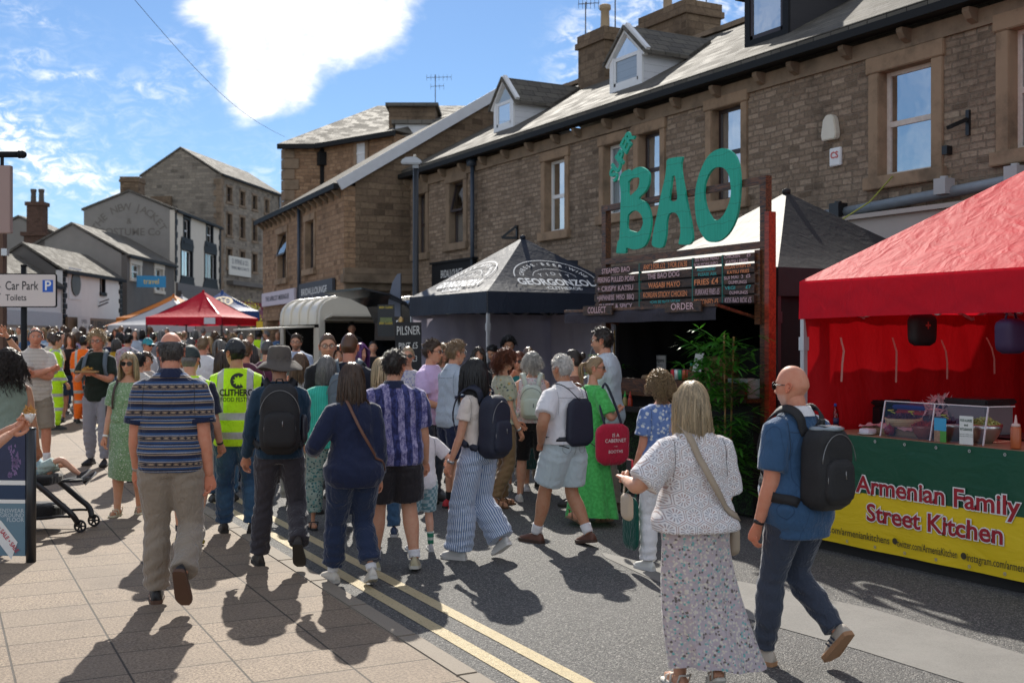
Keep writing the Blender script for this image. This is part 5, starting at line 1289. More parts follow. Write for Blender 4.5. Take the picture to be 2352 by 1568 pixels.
# the old mill
dm = 79.3;sk = R(9.1);W4 = []
def mill_t(x): k = (x-1176)/F;return (k*dm-LF)/(math.sin(sk)-k*math.cos(sk))
for row,(ya,yb) in enumerate(((424,458),(486,536),(568,612),(0,0))):
 if ya == 0: continue
 for xc in (527,557,585,613):
  t = mill_t(xc);d = dm+t*math.cos(sk);sc_ = (784-447)/(784-400);kk = (784-400-(784-400)*(1-sc_)*t/11.1)/384
  W4.append((t-.42,t+.42,1.83+(784-yb)*dm/F,1.83+(784-ya)*dm/F))
h4 = rowhouse('stone_mill','tall four storey stone mill rising above the cream house',dm,dm+12,LF,-23.25,13.5,15.35,RUBB,RUBB,SLATE2,W4,1.0,sk)
for w_ in W4: window(h4,0,1,*w_,DKFR,DRESSD,.14,.5)
b = MB();z = 2.
k = 0
while z < 13.2: wq = .5 if k % 2 else .32;b.box(.0,0,z,.06,wq,z+.38);b.box(-wq,-.06,z,.06,-.0,z+.38);z += .4;k += 1
b.build('quoins',DRESSD,h4)
b = MB();b.tube([(.12,11.2,13.3),(.12,11.2,2)],.09,8);b.build('downpipe',LEAD,h4)
b = MB();b.box(-5.1,-.25,11.2,-3.6,-.0,12.0);b.build('blocked_window',SANDD,h4)
ms = shopsign('white painted sign board with dark lettering on the stone mill',h4.matrix_basis@Vector((.14,mill_t(548),hgt(616,84.))),h4.rotation_euler.z,4.0,1.35,plain('cream_board',(.62,.60,.54),.6,.08),[('D. BYRNE & CO.',.3,.5,3.0),('WINE MERCHANTS',-.15,.3,3.2)],plain('dark_letter',(.06,.06,.08),.5))
b = MB();z = hgt(650,84.);b.box(0,1.0,z-.3,.5,11.0,z);b.build('shop_fascia',RENDER_D,h4)
for k in range(2):
 b = MB();y0 = 2.2+k*3.3;P = [(.05+1.35*math.sin(a),3.3+1.45*math.cos(a)) for a in np.linspace(0,1.57,8)]
 b.prism([(.05,3.3)]+P,lambda u,v,t: (u,t,v),y0,y0+2.6);b.build('dutch_canopy',plain('canopy_crimson',(.18,.012,.03),.7),h4,True)
h5 = rowhouse('far_house','distant grey house glimpsed past the end of the mill',98,106,-20.2,-22.4,13.5,15.0,RENDER_D,RENDER_D,SLATE2,(),1)
# grey house with the blue sign
d2 = 60.;W2 = [rw(302,322,608,640,d2),rw(357,374,618,668,d2)]
h2 = rowhouse('grey_house','dark grey rendered house with a long low tiled roof',d2,68.4,LF,-23.2,6.4,8.0,RENDER_D,RENDER_G,SLATE2,W2,.3,open2=[(.8,7.6,.6,2.55)])
for w_ in W2: window(h2,0,1,*w_,WHITEP,CREAMW,.25,.5)
b = MB();b.quad((-.15,.8,.6),(-.15,7.6,.6),(-.15,7.6,2.55),(-.15,.8,2.55));b.build('shop_window',PANE,h2);b = MB();b.quad((-1,0,.3),(-1,8,.3),(-1,8,3),(-1,0,3));b.build('dark_room',DARKROOM,h2)
Q = FW*(d2+4.2)+RT*(LF+.12);BLU = plain('sign_blue',(.02,.16,.38),.45)
shopsign('long blue travel shop sign over the windows of the grey house',(Q.x,Q.y,3.0),-YAW,6.2,.75,BLU,[('Althams travel',0,.6,3.6)],WHT)
Q = FW*(d2+1.2)+RT*(LF+.9);shopsign('small blue projecting sign on the grey house front',(Q.x,Q.y,hgt(645,60.5)),-YAW-R(70),1.5,.62,plain('sign_sky',(.02,.25,.50),.45),[('travel',0,.4,.8)],plain('sign_gold',(.7,.55,.15),.5))
Q = FW*60.4+RT*(-25.2);ch = thing('chimney','tall brown chimney stack with two pots above the low roofs','chimney',(Q.x,Q.y,0),-YAW)
BRK = stone('dark_brick',(.13,.075,.055),(.17,.10,.075),(.1,.08,.07),bw=.22,bh=.075,dark=.5)
b = MB();b.box(-.55,-.4,6.2,.55,.4,7.4);b.box(-.7,-.5,7.4,.7,.5,7.6);b.box(-.42,-.35,7.6,.42,.35,9.0);b.box(-.5,-.42,9.0,.5,.42,9.2);b.build('stack',BRK,ch)
for q in (-.2,.22): b = MB();b.lathe([(.15,0),(.13,.5),(.16,.6),(.16,.7),(.1,.7)],(q,0,9.2),10);b.build('chimney_pot',plain('pot_dark',(.10,.08,.07),.9),ch)
hL = rowhouse('back_house','grey gable end showing behind the brown chimney',63,66,-24,-27.3,7.2,8.7,RENDER_G,RENDER_G,SLATE2,(),.3)
# white painted shop
d1 = 51.4;W1_ = [rw(231,240,640,672,d1)]
h1 = rowhouse('white_shop','white painted shop with black quoins and a round plaque',d1,59.2,LF,-22.1,5.05,6.2,WHITEW,RENDER_D,SLATE,W1_,.2,open2=[(1.0,7.0,.3,2.25)])
for w_ in W1_: window(h1,0,1,*w_,WHITEP,BLKP,.10,.5)
for yy in (0,7.3):
 b = MB();z = 2.6;k = 0
 while z < 4.95: wq = .42 if k % 2 else .26;b.box(.0,yy if yy == 0 else 7.75-wq,z,.05,yy+wq if yy == 0 else 7.75,z+.22);z += .24;k += 1
 b.build('quoins',BLKP,h1)
b = MB();b.box(.0,.2,2.25,.16,7.7,2.95);b.build('shop_fascia',plain('ply_brown',(.20,.125,.07),.6,.2),h1)
place_text('lettering','THE LIEBHI SHACK',plain('sign_ink',(.03,.022,.018),.6),h1,(.165,4.6,2.6),(0,1,0),(0,0,1),.52,width=4.4,bold=.03)
b = MB();b.quad((-.1,1,.3),(-.1,7,.3),(-.1,7,2.25),(-.1,1,2.25));b.build('shop_window',PANE,h1);b = MB();b.quad((-1,0,.2),(-1,7.5,.2),(-1,7.5,3),(-1,0,3));b.build('dark_room',DARKROOM,h1)
for yy in (2.4,3.8,5.4): b = MB();b.box(-.08,yy,.3,-.0,yy+.12,2.25);b.build('mullion',BLKP,h1)
b = MB();c0 = row_at(172,LF,d1);zc = fz(652,172);b.lathe([(.55,0),(.55,.05),(0,.06)],(0,0,0),24)
pq = b.build('plaque',plain('plaque_dark',(.06,.055,.045),.5),h1);pq.rotation_euler = (0,R(90),0);pq.location = (.03,c0,zc)
b = MB();b.box(.0,c0-.75,zc-.72,.028,c0+.75,zc+.72);b.build('plaque_panel',plain('panel_white',(.70,.70,.69),.6),h1)
b = MB();b.bar((.02,4.4,3.55),(.5,4.4,3.75),.06,.06);b.bar((.02,4.6,3.75),(.5,4.5,3.9),.05,.05);b.build('bracket',BLK,h1)
Q = FW*(d1+1.6)+RT*(LF+.35);bn = thing('banner','white menu banner hanging beside the shop lettering','banner',(Q.x,Q.y,0),-YAW);b = MB();b.box(0,-.75,1.75,.02,.75,3.0);b.build('cloth',plain('banner_white',(.66,.64,.62),.7),bn)
for k,tx in enumerate(('OPEN','EVERY','DAY')): place_text('lettering',tx,plain('dark_letter',(.06,.06,.08),.5),bn,(.022,0,2.75-.3*k),(0,1,0),(0,0,1),.26)
# low glazed shop nearest on the left
h0 = rowhouse('glazed_shop','low shop with a white framed glass front at far left',38.,51.2,LF,-22.3,4.3,5.6,WHITEW,RENDER_D,SLATE,[],.15,open2=[(.6,12.6,.5,2.4)])
b = MB()
for yy in np.arange(.6,12.7,1.5): b.box(-.08,yy-.06,.5,.02,yy+.06,2.4)
b.box(-.09,.6,2.28,.021,12.6,2.4);b.box(-.09,.6,.5,.021,12.6,.62);b.build('shop_frame',WHITEP,h0)
b = MB();b.quad((-.05,.6,.5),(-.05,12.6,.5),(-.05,12.6,2.4),(-.05,.6,2.4));b.build('shop_window',PANE,h0);b = MB();b.quad((-1.5,.3,.2),(-1.5,12.8,.2),(-1.5,12.8,3),(-1.5,.3,3));b.build('dark_room',plain('dim_shop',(.06,.065,.06),.9),h0)
b = MB();b.box(.02,.4,2.5,.2,12.8,3.1);b.build('shop_fascia',plain('pale_grey_fascia',(.45,.47,.50),.6),h0)
# ---------------------------------------------------------------- market tents
def tentm(name,c,rough=.6,spec=.4,trans=.25,wr=.5,wsc=3.2):
 return cloth(name,c,rough,wr,0,trans,wsc,spec,0.)
ALU = plain('aluminium_pole',(.55,.55,.57),.35,.08,metal=.6)
DKPOLE = plain('dark_pole',(.03,.03,.035),.4)
def tent(label,cx_,cy_,w_,l_,zb,zt,zp,m_,rz=0.,walls=(),wallm=None,polem=ALU,z0=None,curve=1.0,valm=None,name='market_tent',n=10,group=None,trm=None):
 g = gz(cx_,cy_) if z0 is None else z0;t = thing(name,label,'tent',(cx_,cy_,0),rz,group)
 hx,hy = w_/2,l_/2;C = [(-hx,-hy),(hx,-hy),(hx,hy),(-hx,hy)]
 b = MB()
 for k in range(4):
  p,q = C[k],C[(k+1) % 4];V = [];Fc = []
  for j in range(n+1):
   v = j/n
   for i in range(n+1):
    u = i/n;x = (p[0]+(q[0]-p[0])*u)*(1-v);y = (p[1]+(q[1]-p[1])*u)*(1-v);z = zt+(zp-zt)*v**curve-.035*math.sin(u*math.pi)*math.sin(v*math.pi)*(1-v);V.append((x,y,z))
  for j in range(n):
   for i in range(n): a = j*(n+1)+i;Fc.append((a,a+1,a+n+2,a+n+1))
  b.add(V,Fc)
 b.lathe([(.05,-.02),(.05,.03),(0,.05)],(0,0,zp),10);b.build('canopy',m_,t,True)
 for k in range(4):
  b = MB();p,q = C[k],C[(k+1) % 4];V = [];Fc = [];m2 = 24
  for j in range(4):
   v = j/3
   for i in range(m2+1):
    u = i/m2;o = .012*math.sin(u*19+k)*v+.010;nx,ny = (q[1]-p[1])/math.hypot(q[0]-p[0],q[1]-p[1]),-(q[0]-p[0])/math.hypot(q[0]-p[0],q[1]-p[1])
    V.append((p[0]+(q[0]-p[0])*u+nx*o,p[1]+(q[1]-p[1])*u+ny*o,zt+(zb-zt)*v+.015*v*math.sin(u*math.pi)))
  for j in range(3):
   for i in range(m2): a = j*(m2+1)+i;Fc.append((a,a+1,a+m2+2,a+m2+1))
  b.add(V,Fc);b.build('valance',valm or m_,t,True)
 for k in range(4):
  b = MB();x,y = C[k][0]*.985,C[k][1]*.985;b.box(x-.022,y-.022,g,x+.022,y+.022,zt-.02);b.box(x-.05,y-.05,g,x+.05,y+.05,g+.012);b.box(x-.032,y-.032,zb-.28,x+.032,y+.032,zb-.16);b.build('leg',polem,t)
 b = MB()
 for k in range(4):
  p,q = C[k],C[(k+1) % 4];f = lambda u,z: (p[0]*.98+(q[0]-p[0])*.98*u,p[1]*.98+(q[1]-p[1])*.98*u,z)
  for s_ in range(4):
   u0,u1 = s_/4,(s_+1)/4;za,zc = (zt-.06,zb+.02) if s_ % 2 == 0 else (zb+.02,zt-.06);b.bar(f(u0,za),f(u1,zc),.022,.03);b.bar(f(u0,zc),f(u1,za),.022,.03)
 for k in range(4): b.bar((C[k][0]*.97,C[k][1]*.97,zt-.05),(0,0,zp-.06),.025,.025)
 b.build('truss',trm or polem,t)
 for k in walls:
  b = MB();p,q = C[k],C[(k+1) % 4];V = [];Fc = [];m2 = 40;nx,ny = (q[1]-p[1]),-(q[0]-p[0]);L = math.hypot(nx,ny);nx,ny = nx/L,ny/L
  for j in range(9):
   v = j/8
   for i in range(m2+1):
    u = i/m2;o = .025*math.sin(u*23+k+1.5*math.sin(v*3))*(.4+.6*v)+.015*math.sin(u*51+v*4)-.05;V.append((p[0]+(q[0]-p[0])*u+nx*o,p[1]+(q[1]-p[1])*u+ny*o,zb+.06+(g+.04-zb-.06)*v))
  for j in range(8):
   for i in range(m2): a = j*(m2+1)+i;Fc.append((a,a+1,a+m2+2,a+m2+1))
  b.add(V,Fc);b.build('side_wall',wallm or m_,t,True)
 return t
NAVYT = tentm('navy_canopy',(.020,.026,.042),.52,.24,.03,.28,3);BLACKT = tentm('black_canopy',(.030,.029,.031),.62,.22,.03,.25,3)
REDT = tentm('red_canopy',(.70,.012,.03),.65,.2,.34,.6,3);LAVT = tentm('pale_lining',(.50,.46,.54),.8,.2,.25,.4,3)
WHT2 = plain('canopy_print',(.80,.81,.82),.6,.04)
# navy cheese-and-beer tent
zt_,zb_,zp_ = 2.63,2.28,3.66;gcx,gcy = 9.93,17.45
tg = tent('navy tent with white lettering on its canopy and pale side walls',gcx,gcy,3.0,3.0,zb_,zt_,zp_,NAVYT,walls=(1,2),wallm=LAVT,curve=1.06)
def on_slope(tn,name,txt,side,u,v,size,m_,width=None,ang=0.,**k):
 """lettering on a canopy face: u across, v up the slope (metres from the eave centre)"""
 hx = 1.5;rise = zp_-zt_;L = math.hypot(hx,rise)
 if side == 'y': org,rt,up = Vector((0,-hx,zt_)),Vector((1,0,0)),Vector((0,hx/L,rise/L))
 else: org,rt,up = Vector((-hx,0,zt_)),Vector((0,-1,0)),Vector((hx/L,0,rise/L))
 c,s_ = math.cos(ang),math.sin(ang);return place_text(name,txt,m_,tn,org+rt*u+up*v,rt*c+up*s_,up*c-rt*s_,size,off=.012,width=width,**k)
def arc_line(name,cxs,cys,rx,ry,a0,a1,side,tn,wd=.018):
 hx = 1.5;rise = zp_-zt_;L = math.hypot(hx,rise);b = MB()
 if side == 'y': org,rt,up = Vector((0,-hx,zt_)),Vector((1,0,0)),Vector((0,hx/L,rise/L))
 else: org,rt,up = Vector((-hx,0,zt_)),Vector((0,-1,0)),Vector((hx/L,0,rise/L))
 nn = rt.cross(up);A = np.linspace(R(a0),R(a1),30);P = [org+rt*(cxs+rx*math.cos(a))+up*(cys+ry*math.sin(a))+nn*.012 for a in A]
 Q = [org+rt*(cxs+(rx-wd)*math.cos(a))+up*(cys+(ry-wd)*math.sin(a))+nn*.012 for a in A]
 b.add([tuple(p) for p in P+Q],[(i,i+1,30+i+1,30+i) for i in range(29)]);return b.build(name,WHT2,tn)
for side in ('y','x'):
 on_slope(tg,'lettering','GEORGONZOLA',side,0,.30,.27,WHT2,width=1.62,bold=.025);on_slope(tg,'lettering','·CLITHEROE·',side,0,.12,.12,WHT2,width=.72,bold=.015)
 arc_line('logo_arc',0,.40,.80,.62,6,174,side,tg);arc_line('logo_arc',0,.44,.44,.30,12,168,side,tg,.01)
 word = 'CHEESE·BEER·WINE'
 for i,ch in enumerate(word):
  a = R(166-152*i/(len(word)-1));on_slope(tg,'lettering',ch,side,.64*math.cos(a),.42+.47*math.sin(a),.115,WHT2,ang=a-math.pi/2,bold=.015)
 for i,px in enumerate((-.27,-.13,0,.13,.27)):
  hx = 1.5;on_slope(tg,'logo_mark','YIOIY'[i],side,px,.53+.05*(1-abs(i-2)/2),.13,WHT2)
b = MB();P = [(math.cos(a),math.sin(a)) for a in np.linspace(0,6.283,33)]
b.add([(1.43,x_*.42-.35,1.45+y_*.42) for x_,y_ in P]+[(1.43,x_*.39-.35,1.45+y_*.39) for x_,y_ in P],[(i,i+1,33+i+1,33+i) for i in range(32)]);b.build('logo_ring',WHT2,tg)
place_text('lettering','CHEESE & BEER',WHT2,tg,(1.43,-.35,1.55),(0,-1,0),(0,0,1),.14,width=.62)
# bao stall: black tent, sign frame, letters, menu, counter
tb = tent('black tent with a tall peak over the bao stall',9.62,10.44,3.0,3.0,2.30,2.60,3.64,BLACKT,walls=(0,1,2),wallm=plain('black_lining',(.006,.006,.007),.9),polem=DKPOLE,curve=1.08)
def woodf(c0,c1,k=1.):
 def f(t):
  o = t.obj();v = t.map(o,(9,1.2,9));n = t.noise(v,5*k,6,.7,1.2);return t.mix(t.step(n,.35,.72),c0,c1)
 return f
CHAR = mat('charred_wood',woodf((.016,.010,.008),(.22,.085,.03)),.45,0,.5);REDW = mat('red_stained_wood',woodf((.16,.018,.008),(.46,.06,.022)),.4,0,.5)
SX = 8.0
fr = thing('sign_frame','scorched timber frame holding the green letters above the bao stall','frame',(SX,10.46,0))
yl,yr = onX(SX,1391,470)[0]-10.46,onX(SX,1757,403)[0]-10.46
for yy,nm_ in ((yl,CHAR),(yr,CHAR)):
 b = MB();b.box(-.03,yy-.045,.02,.05,yy+.045,3.54);b.build('post',nm_,fr)
b = MB();b.box(-.05,yr-.115,.02,.045,yr-.05,3.16);b.build('post',REDW,fr)
for z in (3.50,2.83): b = MB();b.box(-.035,yr-.05,z-.035,.035,yl+.05,z+.035);b.build('rail',CHAR,fr)
def curve_geo(polys,ext):
 cu = bpy.data.curves.new('t','CURVE');cu.dimensions = '2D';cu.fill_mode = 'BOTH';cu.extrude = ext
 for P in polys:
  sp = cu.splines.new('POLY');sp.points.add(len(P)-1);sp.use_cyclic_u = True
  for i,p in enumerate(P): sp.points[i].co = (p[0],p[1],0,1)
 o = bpy.data.objects.new('t',cu);TMP.collection.objects.link(o);vl = TMP.view_layers[0];vl.update();me = bpy.data.meshes.new_from_object(o.evaluated_get(vl.depsgraph))
 V = np.array([v.co[:] for v in me.vertices]);Fc = [tuple(p.vertices) for p in me.polygons]
 TMP.collection.objects.unlink(o);bpy.data.objects.remove(o);bpy.data.curves.remove(cu);bpy.data.meshes.remove(me);return V,Fc
LB = [[(228,620),(262,570),(330,535),(345,560),(420,515),(480,508),(545,550),(568,600),(560,700),(520,790),(445,868),(520,910),(570,1000),(588,1130),(570,1270),(530,1390),(470,1440),(380,1455),(305,1435),(295,1495),(240,1500),(190,1495),(190,1460),(205,1360),(222,1340),(230,1200),(235,1000),(240,800),(225,680)],
[(325,680),(365,640),(440,628),(455,660),(440,740),(400,790),(330,840)],[(320,1060),(370,1015),(430,1015),(480,1070),(495,1150),(470,1220),(435,1255),(380,1245),(315,1210)]]
LA_ = [[(765,440),(800,410),(935,390),(945,410),(930,480),(940,600),(985,850),(1015,1000),(1050,1180),(1065,1330),(1030,1395),(960,1402),(905,1390),(915,1330),(925,1240),(915,1120),(880,1045),(830,1030),(785,1060),(765,1150),(760,1270),(735,1400),(705,1437),(640,1430),(597,1400),(605,1310),(630,1170),(660,1030),(700,830),(745,640),(762,520)],
[(830,615),(865,615),(880,760),(885,885),(800,890),(815,740)]]
LO = [[(1400,293),(1480,310),(1560,390),(1600,520),(1610,700),(1600,900),(1570,1080),(1510,1220),(1440,1310),(1350,1365),(1250,1365),(1190,1310),(1130,1200),(1100,1060),(1090,880),(1110,700),(1160,540),(1230,400),(1310,325)],
[(1350,508),(1420,520),(1475,590),(1500,700),(1505,820),(1480,930),(1430,1040),(1370,1110),(1310,1115),(1270,1070),(1220,970),(1195,820),(1205,700),(1250,590),(1300,530)]]
def teal(t):
 o = t.obj();n = t.noise(t.map(o,(4,1,6)),5,5,.7);n2 = t.noise(t.map(o,(1,26,.8)),3,4,.7)
 c = t.mix(t.step(n2,.3,.75),(.010,.33,.225),(.022,.46,.32));z = t.xyz(o)[2];cr = t.step(t.m('FRACT',t.m('ADD',t.m('DIVIDE',z,.185),t.m('MULTIPLY',t.noise(t.map(o,(1,2.2,.2)),2,3),.5))),.035,.012);c = t.mix(t.m('MULTIPLY',cr,.75),c,(.012,.10,.075));return t.mix(t.step(n,.66,.74),c,(.20,.24,.16))
TEAL = mat('teal_painted_wood',teal,.5,0,.4,lambda t,b: t.put(b.inputs['Normal'],t.bump(t.noise(t.map(t.obj(),(1,1,.15)),40,3),.3,.01)))
EDGE = plain('raw_ply_edge',(.45,.38,.27),.7)
sgn = thing('letter_sign','big teal cut-out letters reading BAO with a small slanted word above','sign',(SX-.055,10.46,0))
def zoomYZ(px,py): Y,z = onX(SX-.055,1379.8+.2*px,282.2+.2*py);return Y-10.46,z
def round_poly(P,m=3): return [tuple(p) for p in smooth_path(np.array(P+[P[0]]),m)[:-1]]
for L in (LB,LA_,LO):
 polys = [[zoomYZ(*p) for p in round_poly(P)] for P in L];V,Fc = curve_geo(polys,.014)
 raw_obj('letter',[(v[2],v[0],v[1]) for v in V],Fc,TEAL,sgn,smooth=False)
p0 = Vector((0,*zoomYZ(150,655)));p1 = Vector((0,*zoomYZ(400,130)));mid = (p0+p1)/2;rt_ = (p1-p0).normalized();up_ = Vector((-1,0,0)).cross(rt_)
for i,ch in enumerate('SUPER'):
 c = p0+(p1-p0)*(i+.5)/5+up_*(.02*(i % 2));place_text('small_letter',ch,TEAL,sgn,(-.02-.006*i,c.y,c.z),rt_,up_,.25,ext=.012,bold=.035)
 # menu boards
mb = thing('menu_board','dark plank menu board with hand painted dishes and prices','menu board',(7.92,10.46,0))
def mYZ(zx,zy): Y,z = onX(7.92,1332.8+.18667*zx,564.5+.18667*zy);return Y-10.46,z
ce = [mYZ(x,400)[0] for x in (180,735,1390,1758,2165)];ztop = (mYZ(190,258)[1]+mYZ(2160,92)[1])/2;zbot = mYZ(1000,745)[1]-.03;rh = (ztop-zbot)/5
PLK = mat('menu_plank',woodf((.014,.011,.011),(.13,.062,.03)),.5,0,.4);PINK = plain('paint_pink',(.64,.42,.44),.6,.2,30);ORG = plain('paint_orange',(.85,.28,.10),.6,.2,30);TQ = plain('paint_turquoise',(.05,.42,.40),.6,.2,30)
rows = [[[('STEAMED BAO',PINK)],[('PEKING PULLED PORK',PINK)],[('+ CRISPY KATSU',PINK)],[('+JAPANESE  MISO  BBQ',PINK)],[('SWEET & SPICY',PINK)]],
[[('ANY 2 FOR £12   3 FOR £16.50',ORG)],[('THE BAO DOG',PINK)],[('WASABI MAYO',ORG)],[('KOREAN STICKY CHICKEN',ORG)],[('+CAN BE MADE VEGAN',TQ),('KOREAN CHICKEN',ORG)]],
[[('SEE PAPER MENU',PINK),('FOR MORE INFO',PINK)],[('ALLERGENS?',TQ),('PLEASE ASK',TQ)],[('FRIES £4',ORG)],[('FURIKAKE FRIES £5',PINK)],[('SEASONED £5',ORG)]],
[[('CHICKEN      £9',PINK),('KATSU FRIES',PINK)],[('VEGAN STRIPS £9',ORG),('KATSU FRIES',ORG)],[('SUI MAI  3  £5',PINK),('DUMPLINGS',PINK)],[('VEGI       £7',TQ),('DUMPLINGS',PINK)],[('KIDS BAO BOX £5',PINK)]]]
rr = np.random.RandomState(3)
for c in range(4):
 y1_,y0_ = ce[c]-.012,ce[c+1]+.012
 for r_ in range(5):
  zt0 = ztop-rh*r_;b = MB();j = rr.uniform(-.008,.008);b.box(-.012+rr.uniform(-.006,.006),y0_+j,zt0-rh+.014,.012,y1_+j,zt0-.006);pk = b.build('plank',PLK,mb,bevel=.003)
  ls = rows[c][r_];nl_ = len(ls)
  for i,(tx,m_) in enumerate(ls):
   wmax = (y1_-y0_)*.84;place_text('lettering',tx,m_,pk,(-.020,(y0_+y1_)/2+rr.uniform(-.02,.02),zt0-rh*(i+.5)/nl_-.002),(0,-1,rr.uniform(-.02,.02)),(0,rr.uniform(-.06,.06),1),rh*(.78 if nl_ == 1 else .44),width=min(wmax,len(tx)*rh*(.5 if nl_ == 1 else .29)),bold=.012)
b = MB()
for y_ in ce[1:4]: b.box(-.014,y_-.008,zbot,.02,y_+.008,ztop)
b.build('teal_batten',plain('teal_dark',(.03,.16,.13),.6),mb);b = MB();b.box(.02,ce[4]-.03,zbot-.2,.07,ce[4]+.05,ztop+.02);b.build('batten',CHAR,mb);b = MB();b.box(.02,ce[0]-.05,zbot-.05,.07,ce[0]+.0,ztop-.02);b.build('batten',CHAR,mb)
# awning over the counter
aw = thing('awning','dark charcoal cloth awning along the front of the bao stall','awning',(7.4,10.46,0));AWM = tentm('charcoal_cloth',(.050,.046,.058),.8,.15,.05,.7,5)
b = MB();yA,yB = 9.05-10.46,11.95-10.46;V = [];Fc = [];n = 30;pr = [(.75,2.235),(.35,2.23),(.0,2.22),(-.01,2.14),(.0,2.05)]
for x,z in pr:
 for i in range(n+1): u = i/n;V.append((x+.012*math.sin(u*31+z*9),yA+(yB-yA)*u,z-.014*math.sin(u*math.pi*3)**2*(1 if x > .05 else .4)))
Fc = [(j*(n+1)+i,j*(n+1)+i+1,(j+1)*(n+1)+i+1,(j+1)*(n+1)+i) for j in range(4) for i in range(n)]
b.add(V,Fc);b.build('cloth',AWM,aw,True);b = MB();b.bar((.0,yA,2.2),(.72,yA+.1,2.05),.03,.03);b.bar((0,yB,2.2),(.72,yB-.1,2.05),.03,.03);b.bar((0,yA,2.2),(0,yB,2.2),.03,.03);b.build('frame',CHAR,aw)
for tx,xa,xb_,yc in (('COLLECT',1340,1407,714),('ORDER',1528,1612,706)):
 Ya,z = onX(7.36,xa,yc);Yb,_ = onX(7.36,xb_,yc);s_ = thing('small_sign','small dark plank sign reading %s on the awning edge' % tx,'sign',(7.36,(Ya+Yb)/2,z));b = MB();w2 = (Ya-Yb)/2;b.box(-.01,-w2,-.055,.012,w2,.055)
 b.build('plank',PLK,s_,bevel=.003);place_text('lettering',tx,PINK,s_,(-.012,0,0),(0,-1,0),(0,0,1),.10,width=w2*1.25,bold=.01)
 # counter
ct = thing('counter','bao stall counter faced with artificial grass and a scorched timber ledge','counter',(7.85,10.46,0))
b = MB();b.box(.03,-1.42,.03,.75,1.42,1.20);b.build('carcass',plain('black_board',(.01,.01,.011),.8),ct)
b = MB();b.box(-.10,-1.46,1.20,.80,1.46,1.24);b.box(-.12,-1.46,1.24,-.085,1.46,1.40);b.build('ledge',CHAR,ct)
b = MB();b.box(-.28,.0,1.02,.0,1.42,1.05);b.box(-.285,.0,1.05,-.275,1.42,1.085);b.build('tray',BLK,ct)
GR = np.random.RandomState(5);V = [];Fc = []
for i in range(9000):
 y,z = GR.uniform(-1.42,1.42),GR.uniform(.05,.99);a = GR.uniform(0,6.28);L = GR.uniform(.02,.045);w_ = .003;dx = -GR.uniform(.010,.028);k = len(V)
 V += [(.028,y-w_,z),(.028,y+w_,z),(.028+dx,y+L*.5*math.cos(a),z-abs(L*math.sin(a)))];Fc.append((k,k+1,k+2))
GRS = mat('artificial_grass',lambda t: t.mix(t.noise(t.obj(),30,3),(.02,.075,.012),(.06,.19,.03)),.5)
raw_obj('grass_face',V,Fc,GRS,ct,False)
BAMB = mat('bamboo_weave',lambda t: t.mix(t.m('MULTIPLY',t.m('ADD',t.m('SINE',t.m('MULTIPLY',t.xyz(t.obj())[2],260)),1),.5),(.20,.11,.045),(.42,.27,.12)),.55)
def steamer(x,y,z,r,n,label,lid=True):
 t = thing('bamboo_steamer',label,'steamer',(x,y,z))
 for k in range(n):
  b = MB();h0 = k*.075;b.lathe([(r,h0),(r,h0+.068),(r-.012,h0+.068),(r-.012,h0+.02),(0,h0+.02)],n=28);b.lathe([(r+.004,h0+.045),(r+.004,h0+.066),(r,h0+.066)],n=28);b.build('basket',BAMB,t,True)
 if lid: b = MB();h0 = n*.075;b.lathe([(r+.004,h0-.012),(r+.004,h0+.02),(r*.9,h0+.04),(0,h0+.052)],n=28);b.build('lid',BAMB,t,True)
steamer(8.12,11.05,1.24,.17,2,'two tier bamboo steamer on the counter near the allergens notice');steamer(8.55,10.35,1.24,.20,5,'tall stack of bamboo steamers at the back of the bao counter')
for i,(c,cap) in enumerate([((.5,.02,.02),(.5,.02,.02)),((.03,.25,.12),(.5,.02,.02)),((.45,.05,.02),(.7,.15,.02)),((.5,.10,.02),(.75,.75,.72)),((.6,.25,.02),(.7,.5,.02)),((.5,.42,.08),(.55,.65,.05)),((.35,.30,.10),(.05,.5,.08)),((.45,.05,.02),(.6,.05,.03))]):
 t = thing('sauce_bottle',('%s sauce bottle with a %s nozzle cap in the row on the black tray' % (('red','green','chilli red','orange','amber','yellow','olive','dark red')[i],('red','scarlet','orange','white','gold','lime','green','crimson')[i])),'bottle',(7.70,11.72-.105*i,1.05),0,'sauce bottles on the bao tray')
 b = MB();b.lathe([(.030,0),(.031,.015),(.030,.09),(.022,.115),(.014,.13)],n=16);b.build('bottle',plain('sauce %d' % i,c,.25),t,True);b = MB();b.lathe([(.017,.125),(.017,.145),(.008,.16),(.004,.195),(0,.197)],n=14);b.build('cap',plain('cap %d' % i,cap,.35),t,True)
nt = thing('notice','white allergens notice fixed inside the bao stall','notice',(8.75,11.85,1.55));b = MB();b.box(-.005,-.15,-.10,.005,.15,.10);b.build('card',plain('card_white',(.62,.63,.62),.6),nt);b = MB();b.box(.006,-.165,-.115,.012,.165,.115);b.build('border',BLK,nt)
place_text('lettering','Allergens',BLK,nt,(-.007,0,.04),(0,-1,0),(0,0,1),.07,bold=.01);place_text('lettering','& intolerances',BLK,nt,(-.007,0,-.02),(0,-1,0),(0,0,1),.036)
wk = thing('worktop','dark steel worktop along the back of the bao stall','worktop',(9.3,10.4,0));b = MB();b.box(-.3,-1.3,1.2,.3,1.3,1.24);b.box(-.28,-1.28,.05,.28,1.28,1.2);b.box(.28,-1.3,1.24,.31,1.3,1.75);b.build('steel',plain('dark_steel',(.05,.05,.055),.4,metal=.6),wk)
